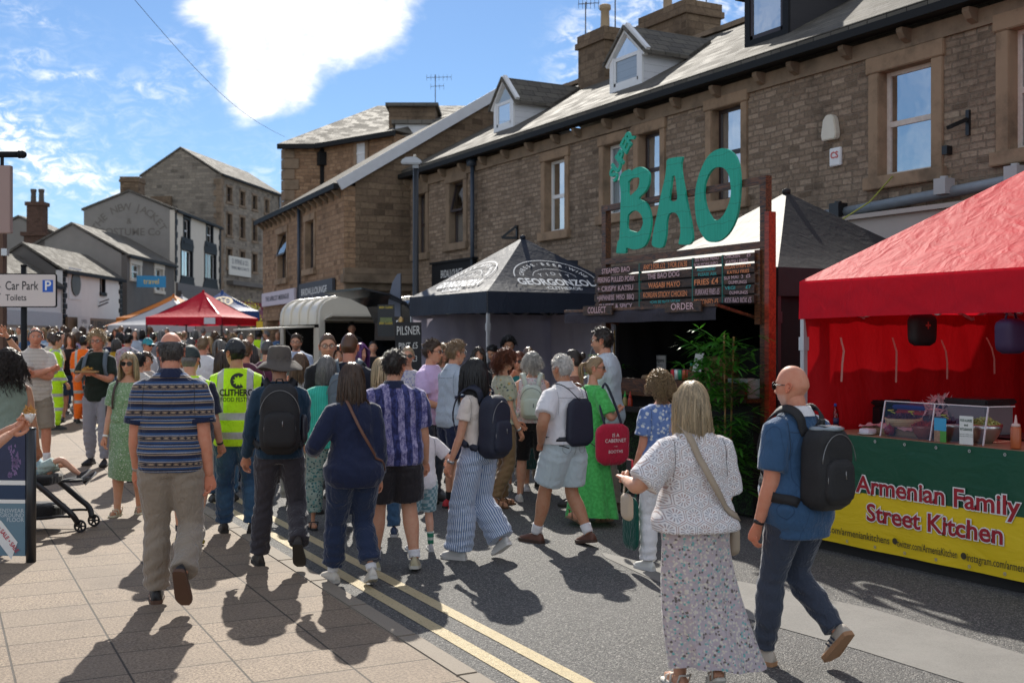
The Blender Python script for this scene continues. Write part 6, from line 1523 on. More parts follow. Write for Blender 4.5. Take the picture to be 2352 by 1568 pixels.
mc = thing('menu_card','tall white paper menu in a wooden holder on the counter','menu card',(7.86,9.98,1.40),0);b = MB();b.prism([(-.0,.0),(.07,.30),(.075,.30),(.006,.0)],lambda u,v,t: (u,t,v),-.075,.075);b.build('sheet',plain('paper_white',(.72,.72,.68),.6),mc);b = MB();b.box(-.03,-.12,-.14,.06,.08,-.0);b.box(-.035,-.12,.0,-.02,.08,.10);b.build('holder',CHAR,mc)
for i,(c,y) in enumerate((((.5,.02,.03),10.42),((.70,.70,.68),10.35),((.03,.30,.14),10.28),((.5,.10,.05),10.21),((.5,.015,.025),10.13))):
 t = thing('drink_can','%s drink can standing on the ledge by the paper menu' % ('scarlet','white','green','orange','red')[i],'can',(7.90,y,1.40));b = MB();b.lathe([(.026,0),(.031,.008),(.031,.105),(.025,.115),(.0,.113)],n=18);b.build('can',plain('can %d' % i,c,.3,metal=.4),t,True);b = MB();b.lathe([(.026,.1155),(.026,.118),(0,.118)],n=18);b.build('can_top',ALU,t,True)
tb_ = thing('glass_bottle','small green capped sauce bottle standing behind the cans','bottle',(8.05,10.28,1.40));b = MB();b.lathe([(.034,0),(.035,.09),(.022,.13),(.014,.155)],n=16);b.build('bottle',plain('amber_glass',(.22,.12,.03),.15),tb_,True);b = MB();b.lathe([(.016,.15),(.016,.185),(.0,.19)],n=12);b.build('cap',plain('cap_green',(.03,.30,.18),.4),tb_,True)
bx = thing('card_box','white cardboard box on the ledge behind the bamboo plant','box',(7.95,9.25,1.24));b = MB();b.box(-.1,-.16,0,.1,.16,.2);b.build('carton',plain('carton_white',(.55,.56,.56),.7),bx,bevel=.004);b = MB();b.box(-.104,-.03,.0,.104,.03,.203);b.build('tape',plain('tape',(.40,.36,.28),.4),bx)
mbw = thing('food_jar','glass jar of nuts on the back shelf of the bao stall','jar',(8.9,9.6,1.5));b = MB();b.lathe([(.09,0),(.13,.08),(.12,.18),(.06,.24),(.06,.27),(0,.28)],n=20);b.build('jar',plain('jar_brown',(.10,.07,.05),.2),mbw,True);b = MB();b.lathe([(.065,.27),(.065,.30),(0,.305)],n=16);b.build('lid',BLK,mbw,True)
def leaftr(t,b):
 tr = t.new('ShaderNodeBsdfTranslucent');tr.inputs[0].default_value = (.12,.42,.03,1);mx = t.new('ShaderNodeMixShader');mx.inputs[0].default_value = .4
 t.t.links.new(b.outputs[0],mx.inputs[1]);t.t.links.new(tr.outputs[0],mx.inputs[2]);t.t.links.new(mx.outputs[0],t.n['Material Output'].inputs[0])
LEAF = mat('bamboo_leaf',lambda t: t.mix(t.noise(t.obj(),3,3),(.02,.11,.015),(.08,.30,.035)),.42,0,.5,leaftr)
def leaf(V,Fc,p,d,L,w_,up,rs):
 d = Vector(d).normalized();sd_ = d.cross(Vector(up));sd_ = sd_.normalized() if sd_.length > 1e-3 else Vector((1,0,0));nn = sd_.cross(d);k = len(V);dr = rs.uniform(.1,.45)
 P = [p,p+d*L*.35+sd_*w_-nn*.02*0,p+d*L*.35-sd_*w_,p+d*L*.7+sd_*w_*.7+Vector((0,0,-dr*L*.2)),p+d*L*.7-sd_*w_*.7+Vector((0,0,-dr*L*.2)),p+d*L+Vector((0,0,-dr*L*.5))]
 V += [tuple(q) for q in P];Fc += [(k,k+2,k+1),(k+1,k+2,k+4,k+3),(k+3,k+4,k+5)]
def bamboo(label,x,y,z0,top,canes,nl,sp,seed,L=(.14,.26)):
 rs = np.random.RandomState(seed);t = thing('bamboo_plant',label,'plant',(x,y,0))
 V = [];Fc = []
 for c in range(canes):
  bx_,by_ = rs.uniform(-.12,.12),rs.uniform(-.16,.16);tx,ty = bx_+rs.uniform(-.12,.12),by_+rs.uniform(-.12,.12);zt = top*rs.uniform(.8,1);b = MB();n = int((zt-z0)/.18);nc = n if c < 2 else int(n*.62)
  for k in range(nc):
   f = lambda q: (bx_+(tx-bx_)*q,by_+(ty-by_)*q,z0+(zt-z0)*q);b.tube([f(k/n),f((k+.97)/n)],.010,8);b.tube([f((k+.95)/n),f((k+1.0)/n)],.012,8)
  b.build('cane',plain('bamboo_cane',(.30,.20,.07),.4,.2),t,True)
  for q in range(nl):
   u = rs.uniform(.12,1.0);p = Vector(f(u));a = rs.uniform(0,6.28);o = Vector((math.cos(a),math.sin(a),rs.uniform(.1,.7)))*rs.uniform(.06,sp);tip = p+o
   for k in range(rs.randint(5,10)):
    a2 = a+rs.normal(0,.9);leaf(V,Fc,tip,(math.cos(a2),math.sin(a2),rs.uniform(-.35,.5)),rs.uniform(*L),rs.uniform(.012,.019),(0,0,1),rs)
   k = len(V);V += [tuple(p),tuple(p+Vector((0,0,.006))),tuple(tip)];Fc.append((k,k+1,k+2))
 raw_obj('foliage',V,Fc,LEAF,t,False);return t
bamboo('tall bamboo plant beside the right post of the bao stall',7.50,9.10,.05,2.0,7,34,.30,4);bamboo('small bright green bamboo at the left end of the bao counter',8.0,12.15,.3,2.0,3,10,.16,9)
# red kitchen stall
REDIN = tentm('red_lining',(.42,.006,.010),.7,.2,.16,.9,2.2)
tr_ = tent('big red tent over the kitchen stall at the right edge',8.75,6.19,3.0,3.0,2.03,2.37,3.42,REDT,walls=(1,2),wallm=REDIN,curve=1.0)
RIB = plain('pale_tie',(.62,.42,.36),.7)
for i,(px,py,L) in enumerate(((1927,775,.40),(2046,775,.42),(2158,780,.38),(2262,775,.36))):
 ph = YAW+math.atan((px-1176)/F);Y = 7.60;X = Y*math.tan(ph);d = X*FW.x+Y*FW.y;z = hgt(py,d);b = MB();w_ = .012
 pts = [Vector((X,Y-.02,z)),Vector((X+.01*(i+1),Y-.05,z-L*.3)),Vector((X+.03*i,Y-.04,z-L*.6)),Vector((X+.035*i,Y-.03,z-L))]
 b.add([tuple(p+Vector((s_*w_,0,0))) for p in pts for s_ in (-1,1)],[(2*k,2*k+1,2*k+3,2*k+2) for k in range(3)]);o = b.build('tie',RIB);o.location = (0,0,0);o.parent = tr_;o.matrix_parent_inverse = Matrix.Translation((-8.75,-6.19,0))
sb = thing('kitchen_counter','stall counter fronted by a green and yellow kitchen banner','counter',(7.22,5.7,0));LB_ = 1.85
b = MB();b.box(.02,-2.2,1.0,.95,LB_,1.03);b.build('table_top',plain('table_ply',(.30,.20,.12),.6),sb)
b = MB();b.box(.06,-2.15,.0,.9,LB_-.05,1.0);b.build('carcass',plain('under_dark',(.02,.02,.02),.9),sb)
def vinyl(c): return lambda t,b: (t.put(b.inputs['Normal'],t.bump(t.noise(t.map(t.obj(),(1,.6,1.6)),4,3,.5,.8),.35,.03)))
bn = thing('banner','green and yellow vinyl banner with red and white lettering','banner',(7.20,5.7,0))
b = MB();zm = .565;n = 40
for z0,z1,mi in ((.10,zm,1),(zm,1.04,0)):
 V = [(.008*math.sin(i*.9)*(.5 if j else 1),-2.2+(LB_+2.2)*i/n,z0+(z1-z0)*j) for j in (0,1) for i in range(n+1)];b.add(V,[(i,i+1,n+2+i,n+1+i) for i in range(n)],mi)
bv = b.build('vinyl',[mat('vinyl_green',(.006,.075,.038),.4,0,.5,vinyl(0)),mat('vinyl_yellow',(.78,.55,.012),.4,0,.5,vinyl(0))],bn)
for z in (1.005,.135):
 for y in np.arange(-2.05,LB_,.31): b = MB();b.add([(-.014,y+math.cos(a)*.013,z+math.sin(a)*.013) for a in np.linspace(0,6.28,11)[:-1]]+[(-.014,y+math.cos(a)*.006,z+math.sin(a)*.006) for a in np.linspace(0,6.28,11)[:-1]],[(i,(i+1) % 10,10+(i+1) % 10,10+i) for i in range(10)]);b.build('eyelet',plain('eyelet',(.6,.6,.58),.3,metal=.7),bv)
CRIM = plain('crimson_letter',(.35,.012,.022),.5,.1);OUTL = plain('white_outline',(.78,.77,.74),.5,.04)
def bline(tx,xa,ya,xb_,yb,sz,m_,two=True,bold=.02):
 Ya,za = onX(7.19,xa,ya);Yb,zb2 = onX(7.19,xb_,yb);wd = Ya-Yb;c = ((Ya+Yb)/2-5.7,(za+zb2)/2)
 if two: place_text('letter_outline',tx,OUTL,bv,(-.012,c[0],c[1]),(0,-1,0),(0,0,1),sz,off=.001,width=wd+.022,bold=bold+.045)
 place_text('lettering',tx,m_,bv,(-.012,c[0],c[1]),(0,-1,0),(0,0,1),sz,off=.004,width=wd,bold=bold)
bline('Armenian Family',1966,1112,2345,1166,.20,CRIM);bline('Street Kitchen',1992,1176,2305,1232,.20,CRIM)
INK = plain('banner_ink',(.05,.04,.02),.6)
bline('facebook.com/armeniankitchens',1850,1210,2044,1235,.085,INK,False,.005);bline('twitter.com/ArmeniaKitchen',2062,1246,2200,1275,.085,INK,False,.005);bline('instagram.com/armeniankitchen',2222,1280,2420,1318,.085,INK,False,.005)
for px,py in ((2056,1242),(2214,1276)): Y,z = onX(7.19,px,py);b = MB();b.add([(-.015,Y-5.7+.026*math.cos(a),z+.026*math.sin(a)) for a in np.linspace(0,6.28,19)[:-1]],[tuple(range(18))]);b.build('icon',INK,bv)
def on_counter(px,py,X): Y,z = onX(X,px,py);return Y
ACR = CLEAR
sg_ = thing('sneeze_guard','clear acrylic sneeze guard standing on the kitchen counter','screen',(7.36,0,0))
ya,yb = onX(7.36,2022,960)[0],onX(7.36,2258,990)[0];ym_ = onX(7.36,2136,970)[0];b = MB();b.quad((0,ya,1.035),(0,yb,1.035),(.06,yb,1.33),(.06,ya,1.33));b.build('pane',ACR,sg_)
b = MB()
for y in (ya,ym_,yb): b.bar((0,y,1.035),(.06,y,1.33),.008,.012)
b.bar((.06,ya,1.33),(.06,yb,1.33),.008,.008);b.bar((.06,yb,1.33),(.30,yb-.05,1.33),.008,.008);b.build('edges',plain('acrylic_edge',(.72,.62,.64),.2),sg_)
SALR = np.random.RandomState(8)
def heap(r,c,n,h_,mA,sz=.02):
 V = [];Fc = []
 for i in range(n):
  a,q = SALR.uniform(0,6.28),math.sqrt(SALR.uniform(0,1))*r;p = Vector((math.cos(a)*q,math.sin(a)*q,c+h_*(1-(q/r)**2)+SALR.uniform(-.01,.012)));d = Vector(SALR.normal(0,1,3)).normalized()*sz*SALR.uniform(.7,1.8);e = Vector(SALR.normal(0,1,3)).normalized()*sz*.35;k = len(V)
  V += [tuple(p-d),tuple(p+e),tuple(p+d),tuple(p-e+Vector((0,0,.006)))];Fc.append((k,k+1,k+2,k+3))
 return V,Fc
def bowl(label,px,py,X,r,h_,mB,heapm,hh,spoon=None,base=1.03):
 Y = on_counter(px,py,X);t = thing('salad_bowl',label,'bowl',(X,Y,base));b = MB();b.lathe([(r*.45,0),(r*.75,h_*.35),(r*.95,h_*.75),(r,h_),(r*.95,h_),(r*.88,h_*.72),(0,h_*.5)],n=32);b.build('bowl',mB,t,True)
 V,Fc = heap(r*.92,h_*.86,420,hh,heapm);b = MB();b.lathe([(r*.9,h_*.8),(r*.6,h_*.8+hh*.6),(0,h_*.8+hh*.9)],n=20);b.add(V,Fc);b.build('salad',heapm,t)
 for dy in (spoon or ()): b = MB();b.lathe([(.0,0),(.03,.006),(.034,.014)],(-.02,dy,h_+.05),14,sx=1,sy=.6);b.tube([(-.02,dy,h_+.05),(.1,dy*.5,h_-.01)],.005,6);b.build('serving_spoon',plain('spoon_lime',(.55,.60,.05),.35),t,True)
CABB = plain('red_cabbage',(.085,.012,.05),.5,.5,40);LETT = plain('lettuce',(.42,.44,.14),.5,.35,30);TOM = plain('tomato_mix',(.38,.03,.02),.4,.4,30);STEEL = plain('steel_bowl',(.55,.54,.54),.28,.05,metal=.95)
BAMB2 = mat('bamboo_bowl',lambda t: t.mix(t.m('MULTIPLY',t.m('ADD',t.m('SINE',t.m('MULTIPLY',t.xyz(t.obj())[2],420)),1),.5),(.40,.26,.12),(.60,.44,.24)),.45)
bowl('pale bamboo bowl heaped with red cabbage',2075,990,7.62,.155,.15,BAMB2,CABB,.05,(-.1,.12));bowl('clear bowl of chopped tomato between the bamboo and steel bowls',2122,1000,7.52,.10,.11,plain('glass_bowl',(.30,.10,.08),.15),TOM,.03)
bowl('wide steel bowl of red cabbage behind the notices',2190,1000,7.62,.16,.14,STEEL,CABB,.04,(.08,));bowl('steel bowl piled with shredded lettuce',2258,1010,7.60,.145,.15,STEEL,LETT,.06)
on = thing('onion','red onion beside the bamboo bowl','onion',(7.46,on_counter(2043,1000,7.46),1.035));b = MB();b.lathe([(.01,0),(.035,.012),(.048,.04),(.04,.07),(.012,.088),(.004,.10)],n=20);b.build('bulb',plain('onion_red',(.22,.015,.05),.3),on,True);b = MB();b.tube([(0,0,.095),(.004,0,.115)],.004,6);b.build('stalk',plain('onion_dry',(.35,.2,.12),.7),on,True)
for lab,px,w_,h_,mC,txt in (('blue notice card with food pictures on the sneeze guard',2160,.115,.19,None,None),('white food allergies and intolerances notice on the sneeze guard',2220,.125,.22,plain('paper_white',(.72,.72,.68),.6),('FOOD ALLERGIES','and','INTOLERANCES'))):
 Y = on_counter(px,1000,7.34);t = thing('notice',lab,'notice',(7.335,Y,1.035));b = MB()
 if txt: b.box(0,-w_/2*1.0,0,.004,w_/2,h_);b.build('card',mC,t);[place_text('lettering',x,plain('dark_green_ink',(.01,.06,.03),.6),t,(-.001,0,h_-.035-.034*i),(0,-1,0),(0,0,1),.026,width=.11 if len(x) > 5 else None,off=.001,bold=.02) for i,x in enumerate(txt)];[place_text('small_print','please ask a member of staff',plain('dark_green_ink',(.01,.06,.03),.6),t,(-.001,0,h_-.14-.015*i),(0,-1,0),(0,0,1),.011,off=.001) for i in range(2)]
 else:
  b.box(0,-w_/2,.09,.004,w_/2,h_);b.build('card',plain('card_blue',(.05,.32,.55),.5),t);b = MB();b.box(0,-.0,0,.004,w_/2,.09);b.build('picture',plain('salad_picture',(.30,.18,.12),.6,.8,60),t);b = MB();b.box(0,-w_/2,0,.004,0,.09);b.build('panel',plain('card_green',(.08,.30,.05),.5),t)
sq = thing('squeeze_bottle','orange sauce squeeze bottle at the right end of the kitchen counter','bottle',(7.38,on_counter(2333,1020,7.38),1.035));b = MB();b.lathe([(.036,0),(.038,.01),(.038,.15),(.030,.165)],n=20);b.build('bottle',plain('chilli_sauce',(.42,.10,.03),.3),sq,True);b = MB();b.lathe([(.032,.163),(.032,.18),(.012,.19),(.005,.25),(0,.25)],n=16);b.build('cap',plain('cap_pale',(.6,.42,.38),.4),sq,True)
wb = thing('water_bottle','plastic water bottle with a blue cap behind the rucksack','bottle',(7.62,on_counter(1918,985,7.62),1.03));b = MB();b.lathe([(.03,0),(.034,.01),(.033,.13),(.028,.16),(.013,.20),(.013,.215)],n=18);b.build('bottle',mat('clear_plastic',(.5,.5,.52),.1,0,.5,glassb),wb,True);b = MB();b.lathe([(.0345,.05),(.0345,.105)],n=18);b.build('label',plain('label_navy',(.02,.03,.09),.5),wb,True);b = MB();b.lathe([(.015,.21),(.015,.235),(0,.236)],n=12);b.build('cap',plain('cap_blue',(.02,.08,.4),.4),wb,True)
bg_ = thing('plastic_bag','crumpled pink tinted plastic bags spread on trays','bag',(7.70,6.95,1.03));V = [];Fc = [];n = 22
for i in range(n):
 for j in range(n): V.append((-.22+.5*i/n,-.45+.75*j/n,.07+.012*math.sin(i*1.7+j*.9)+SALR.uniform(-.010,.012)))
Fc = [(i*n+j,i*n+j+1,(i+1)*n+j+1,(i+1)*n+j) for i in range(n-1) for j in range(n-1)];raw_obj('film',V,Fc,plain('film_pink',(.58,.38,.40),.3),bg_,True);b = MB();b.box(-.2,-.42,0,.26,.26,.06);b.build('tray',plain('tray_brown',(.25,.16,.09),.7),bg_,bevel=.01)
tub = thing('food_tub','lidded tub with a twisted plastic bag on top at the back of the stall','tub',(8.25,7.0,1.03));b = MB();b.box(-.15,-.2,0,.15,.2,.14);b.build('tub',plain('tub_dark',(.06,.05,.07),.4),tub,bevel=.02);V,Fc = heap(.14,.15,120,.14,None,.06);raw_obj('twisted_bag',V,Fc,plain('film_pink',(.58,.38,.40),.3),tub,False)
nap = thing('napkins','stack of white napkins on a saucer at the counter edge','napkins',(7.40,on_counter(1992,1000,7.4),1.035));b = MB();b.lathe([(.05,0),(.08,.012),(.0,.012)],n=20);b.build('saucer',OUTL,nap,True);b = MB();b.box(-.05,-.06,.014,.05,.05,.05);b.build('paper',plain('napkin',(.66,.60,.66),.8),nap,bevel=.006)
for lab,px,X,w_,h_,m_ in (('black tray box behind the sneeze guard',2010,8.3,.5,.30,BLK),('red plastic crate with a blue lid behind the bowls',2130,8.35,.45,.26,plain('crate_red',(.4,.03,.03),.4)),('grey sandwich press at the back of the kitchen stall',2250,8.4,.42,.36,plain('press_grey',(.20,.19,.20),.4))):
 Y = on_counter(px,980,X);t = thing('equipment',lab,'equipment',(X,Y,1.03));b = MB();b.box(-.18,-w_/2,0,.18,w_/2,h_*.7);b.build('body',m_,t,bevel=.02);b = MB();b.box(-.2,-w_/2-.02,h_*.7,.2,w_/2+.02,h_*.85);b.build('lid',plain('lid_blue',(.02,.06,.3),.4) if 'crate' in lab else BLK,t,bevel=.015)
bt = thing('back_table','dark back table inside the red kitchen stall','table',(8.4,6.0,0));b = MB();b.box(-.4,-1.3,.98,.4,1.5,1.03);b.build('top',plain('table_dark',(.05,.03,.03),.6),bt);[(lambda b: (b.box(x-.02,y-.02,0,x+.02,y+.02,.98),b.build('leg',DKPOLE,bt)))(MB()) for x in (-.35,.35) for y in (-1.2,1.4)]
def hang(label,px,py,X,Y0,w_,h_,m_,d=.12):
 ph = YAW+math.atan((px-1176)/F);Y = Y0;X = Y*math.tan(ph);dd = X*FW.x+Y*FW.y;z = hgt(py,dd);t = thing('shoulder_bag',label,'bag',(X,Y,z));V,Fc = rbox(0,0,0,w_/2,d/2,h_/2,.5,24,1.05,9);raw_obj('bag_body',V,Fc,m_,t,True);b = MB();b.tube([(-w_*.3,0,h_*.45),(-w_*.1,0,h_*.9),(w_*.1,0,h_*.9),(w_*.3,0,h_*.45)],.008,6);b.build('strap',m_,t,True,uv=False);return t
hg = hang('black bag with a small red emblem hanging inside the red tent',2118,757,0,6.9,.28,.28,plain('bag_black',(.01,.01,.012),.6));place_text('logo','+',plain('emblem_red',(.4,.05,.04),.6),hg,(0,-.062,.03),(1,0,0),(0,0,1),.12,bold=.03)
hang('purple bag hanging from the roof of the red tent at far right',2322,772,0,5.6,.22,.26,plain('bag_purple',(.035,.012,.055),.6),.16)
# ---------------------------------------------------------------- trailers and signs further along
CRM = plain('trailer_cream',(.58,.54,.46),.35,.06);DKT = plain('trailer_black',(.012,.014,.017),.22,spec=.7)
def barrel(w_,h0,h1,n=14):
 return [(-w_/2,h0)]+[(-math.copysign(w_/2*abs(math.cos(a))**.42,math.cos(a)),h0+(h1-h0)*math.sin(a)**.55) for a in np.linspace(.001,math.pi-.001,n)]+[(w_/2,h0)]
tx0,tx1,ty0,ty1 = 8.1,10.5,22.9,25.6;tg0 = gz(0,24)
tl = thing('food_trailer','cream horsebox trailer with a ribbed rounded roof and open hatch','trailer',((tx0+tx1)/2,(ty0+ty1)/2,tg0));wT,lT = tx1-tx0,ty1-ty0
prof = barrel(wT,2.02,2.62);b = MB();n = len(prof)
V = [(x,-lT/2,z) for x,z in prof]+[(x,lT/2,z) for x,z in prof];b.add(V,[(i,i+1,n+i+1,n+i) for i in range(n-1)]);b.build('roof',CRM,tl,True)
for k in range(5):
 y = -lT/2+.15+k*.58;b = MB();b.tube([(x*1.008,y,z+.008) for x,z in prof],.03,6);b.build('roof_rib',CRM,tl,True)
b = MB();op = .95
b.box(-wT/2,-lT/2,.45,-wT/2+.04,lT/2,1.0);b.box(-wT/2,-lT/2,1.0,-wT/2+.04,-lT/2+.35,1.95);b.box(-wT/2,lT/2-.3,1.0,-wT/2+.04,lT/2,1.95);b.box(wT/2-.04,-lT/2,.45,wT/2,lT/2,1.95);b.box(-wT/2,lT/2-.04,.45,wT/2,lT/2,2.2);b.build('side_panel',CRM,tl)
b = MB();P = [(x,z) for x,z in prof if z >= 2.16];b.prism([(-wT/2,2.1)]+[(x,z) for x,z in prof if z > 2.11]+[(wT/2,2.1)],lambda u,v,t: (u,t,v),-lT/2-.02,-lT/2+.02);b.box(-wT/2,-lT/2-.02,.45,-wT/2+.12,-lT/2+.02,2.1);b.box(wT/2-.12,-lT/2-.02,.45,wT/2,-lT/2+.02,2.1);b.box(-wT/2+.12,-lT/2-.02,.45,wT/2-.12,-lT/2+.02,1.05);b.build('end_panel',CRM,tl)
b = MB();b.bar((-wT/2+.1,-lT/2-.05,2.12),(-wT/2+.1,-lT/2-.5,2.22),.03,.03);b.prism([(-wT/2+.1,0),(wT/2-.1,0),(wT/2-.1,.04),(-wT/2+.1,.04)],lambda u,v,t: (u,-lT/2-.03-t*.5,2.12+v+t*.06),0,1);b.build('hatch',CRM,tl)
b = MB();b.prism([(-lT/2+.3,0),(lT/2-.25,0),(lT/2-.25,.035),(-lT/2+.3,.035)],lambda u,v,t: (-wT/2-t*1.15,u,1.96+v-t*.06),0,1);b.build('hatch',CRM,tl)
for y in (-lT/2+.35,lT/2-.3): b = MB();b.tube([(-wT/2,y,1.15),(-wT/2-.62,y,1.93)],.012,6);b.build('strut',DKPOLE,tl)
b = MB();b.box(-wT/2+.05,-lT/2+.3,.5,wT/2-.06,lT/2-.06,1.0);b.box(-wT/2+.05,lT/2-.12,1.0,wT/2-.05,lT/2-.05,2.1);b.build('interior',DARKROOM,tl)
for y in (-.35,.45): b = MB();b.lathe([(.30,-.09),(.32,-.05),(.32,.05),(.30,.09)],n=20);o = b.build('wheel',RUB,tl,True);o.rotation_euler = (0,R(90),0);o.location = (-wT/2+.08,y,.32)
b = MB();b.add([(-wT/2+.02,-lT/2-.024,.75),(-wT/2+.22,-lT/2-.024,.75),(-wT/2+.12,-lT/2-.024,.93)],[(0,1,2)]);b.build('reflector',plain('reflector_orange',(.7,.15,.03),.3),tl)
dt = thing('food_trailer','black rounded trailer with its curved hatch raised beside the navy tent','trailer',(9.85,20.6,gz(0,20)));wD,lD = 1.9,2.4;prof = barrel(wD,1.75,2.62);n = len(prof)
b = MB();V = [(x,-lD/2,z) for x,z in prof]+[(x,lD/2,z) for x,z in prof];b.add(V,[(i,i+1,n+i+1,n+i) for i in range(n-1)]);b.prism([(x,z) for x,z in prof],lambda u,v,t: (u,t,v),-lD/2,-lD/2+.03);b.box(-wD/2,-lD/2,.4,-wD/2+.04,lD/2,1.0);b.box(wD/2-.04,-lD/2,.4,wD/2,lD/2,1.75);b.box(-wD/2,-lD/2,.4,wD/2,-lD/2+.04,1.75);b.box(-wD/2,lD/2-.04,.4,wD/2,lD/2,1.75);b.build('body',DKT,dt,False)
for y in (-lD/2,-.3,.6): b = MB();b.tube([(x*1.006,y,z+.008) for x,z in prof],.025,6);b.build('roof_rib',DKT,dt,True)
b = MB();P = [(-wD/2-.05,1.75),(-wD/2-.08,2.1),(-wD/2-.25,2.42),(-wD/2-.6,2.58),(-wD/2-1.15,2.68)];b.prism(P+[(x,z+.04) for x,z in reversed(P)],lambda u,v,t: (u,t,v),-lD/2+.2,lD/2-.2);b.build('hatch',DKT,dt)
for y in (-.3,.5): b = MB();b.lathe([(.30,-.09),(.32,-.05),(.32,.05),(.30,.09)],n=20);o = b.build('wheel',RUB,dt,True);o.rotation_euler = (0,R(90),0);o.location = (-wD/2+.08,y,.32)
Yp = 19.6;xa = at(887,19.2);mp = thing('menu_poster','tall dark menu panel with yellow headings hanging by the black trailer','menu panel',(xa[0],xa[1],hgt(736,19.2)),-YAW);b = MB();b.box(-.14,-.012,-.27,.14,.012,.27);b.build('panel',plain('menu_black',(.012,.014,.018),.4),mp)
YLW = plain('menu_yellow',(.65,.50,.05),.5)
for z in (.22,-.05): place_text('heading','BEER CLASSIC MENU'[:12],YLW,mp,(0,-.014,z),(1,0,0),(0,0,1),.05,width=.23,bold=.01)
b = MB();b.box(-.10,-.016,-.03,.10,-.013,.05);b.build('picture',plain('menu_photo',(.14,.17,.06),.5,.8,40),mp)
xa = at(938,18.2);pb = thing('chalkboard','black chalkboard with pilsner prices beside the navy tent','chalkboard',(xa[0],xa[1],hgt(800,18.2)),-YAW);b = MB();b.box(-.21,-.015,-.55,.21,.015,.42);b.build('board',plain('slate_black',(.014,.014,.016),.7),pb,bevel=.005);CHK = plain('chalk',(.66,.66,.64),.9,.2,40)
for tx,z,sz,w_ in (('PILSNER',.28,.20,.37),('PINT £5',.04,.14,.30),('HALF £3',-.17,.13,.28)): place_text('lettering',tx,CHK,pb,(0,-.017,z),(1,0,.03),(0,0,1),sz,width=w_)
xa = at(938,18.3);tp = thing('beer_tap','brass beer tap head standing above the chalkboard','tap',(xa[0],xa[1]+.3,hgt(741,18.5)));b = MB();b.lathe([(.05,-.35),(.03,-.1),(.05,.0),(.05,.05),(.02,.09),(0,.10)],n=14);b.build('font',plain('brass',(.4,.26,.1),.3,metal=.8),tp,True);b = MB();b.tube([(0,0,.0),(-.08,-.02,.03),(-.09,-.02,-.06)],.012,8);b.build('spout',ALU,tp,True)
xa = at(905,21.5);fl = thing('feather_flag','grey feather flag standing behind the black trailer','flag',(xa[0],xa[1],0),-YAW);b = MB();P = [(-.12,2.3),(.12,2.3),(.13,3.12),(.06,3.10),(-.03,2.95),(-.10,2.65)];b.prism(P,lambda u,v,t: (u,t,v),-.004,.004);b.build('cloth',plain('flag_grey',(.14,.16,.21),.7),fl);b = MB();b.tube([(.13,0,.1),(.13,0,3.1)],.012,6);b.build('pole',DKPOLE,fl)
# lamp post
xa = at(955,23.6);lp = thing('lamp_post','slim black street lamp in front of the stone houses','lamp post',(xa[0],xa[1],gz(*xa)),-YAW);b = MB();zt = hgt(385,23.6)-gz(*xa);b.tube([(0,0,0),(0,0,1.2),(0,0,zt)],[.075,.07,.055],12);b.build('column',plain('lamp_black',(.02,.024,.03),.4),lp,True)
b = MB();b.box(-.06,-.06,zt-.02,.06,.06,zt+.08);b.build('collar',plain('lamp_grey2',(.30,.32,.34),.4),lp);b = MB();b.prism([(-.30,.06),(.12,.06),(.14,.12),(.0,.22),(-.2,.20),(-.30,.14)],lambda u,v,t: (u,t,zt+v),-.11,.11);b.build('lantern',plain('lamp_silver',(.42,.43,.45),.35,metal=.3),lp,bevel=.02);b = MB();b.lathe([(.03,0),(.03,.05),(0,.06)],(-.02,0,zt+.215),10);b.build('photocell',plain('cell',(.6,.55,.45),.3),lp,True)
# car park direction sign
xa = at(52,17.);cp = thing('direction_sign','white car park and toilets direction sign on a black post','sign',(xa[0],xa[1],.08),-YAW);z0,z1 = hgt(706,17.)-.08,hgt(628,17.)-.08;b = MB();b.tube([(0,.05,0),(0,.05,hgt(610,17)-.08)],.045,12);b.lathe([(.048,0),(.048,.03),(0,.035)],(0,.05,hgt(612,17)-.08),12);b.build('post',BLKP,cp,True)
w0,w1 = (-75-52)*17/F,(131-52)*17/F
def rrect(x0,x1,y0,y1,r,n=5): return [(cx_+r*math.cos(a),cy_+r*math.sin(a)) for cx_,cy_,a0 in ((x1-r,y1-r,0),(x0+r,y1-r,90),(x0+r,y0+r,180),(x1-r,y0+r,270)) for a in [R(a0+90*i/n) for i in range(n+1)]]
b = MB();b.prism(rrect(w0,w1,z0,z1,.035),lambda u,v,t: (u,t,v),-.012,.012);pl = b.build('plate',BLKP,cp);b = MB();b.prism(rrect(w0+.016,w1-.016,z0+.016,z1-.016,.025),lambda u,v,t: (u,t,v),-.016,-.0125);b.build('face',plain('sign_face',(.62,.56,.54),.5,.03),pl)
LET = plain('sign_letter',(.015,.015,.017),.5);hh = z1-z0
def cps(tx,xa_,xb_,yc,sz): place_text('lettering',tx,LET,pl,((xa_+xb_)/2*17/F-52*17/F,-.017,hgt(yc,17)-.08),(1,0,0),(0,0,1),sz,off=.001,width=(xb_-xa_)*17/F,bold=.008)
cps('Car Park',13,89,657,.185);cps('Toilets',14,62,684,.13)
b = MB();xq,zq = (111-52)*17/F,hgt(657,17)-.08;b.box(xq-.078,-.019,zq-.09,xq+.078,-.0165,zq+.09);bq = b.build('parking_panel',plain('parking_blue',(.01,.10,.50),.45),pl);place_text('lettering','P',plain('sign_white',(.8,.8,.8),.4),bq,(xq,-.020,zq),(1,0,0),(0,0,1),.20,off=.001,bold=.015)
for yc in (640,686): b = MB();xq,zq = (4-52)*17/F,hgt(yc+4,17)-.08;b.add([(xq-.25,-.018,zq),(xq,-.018,zq+.11),(xq-.08,-.018,zq),(xq,-.018,zq-.11)],[(0,1,2),(0,2,3)]);b.build('arrow',LET,pl)
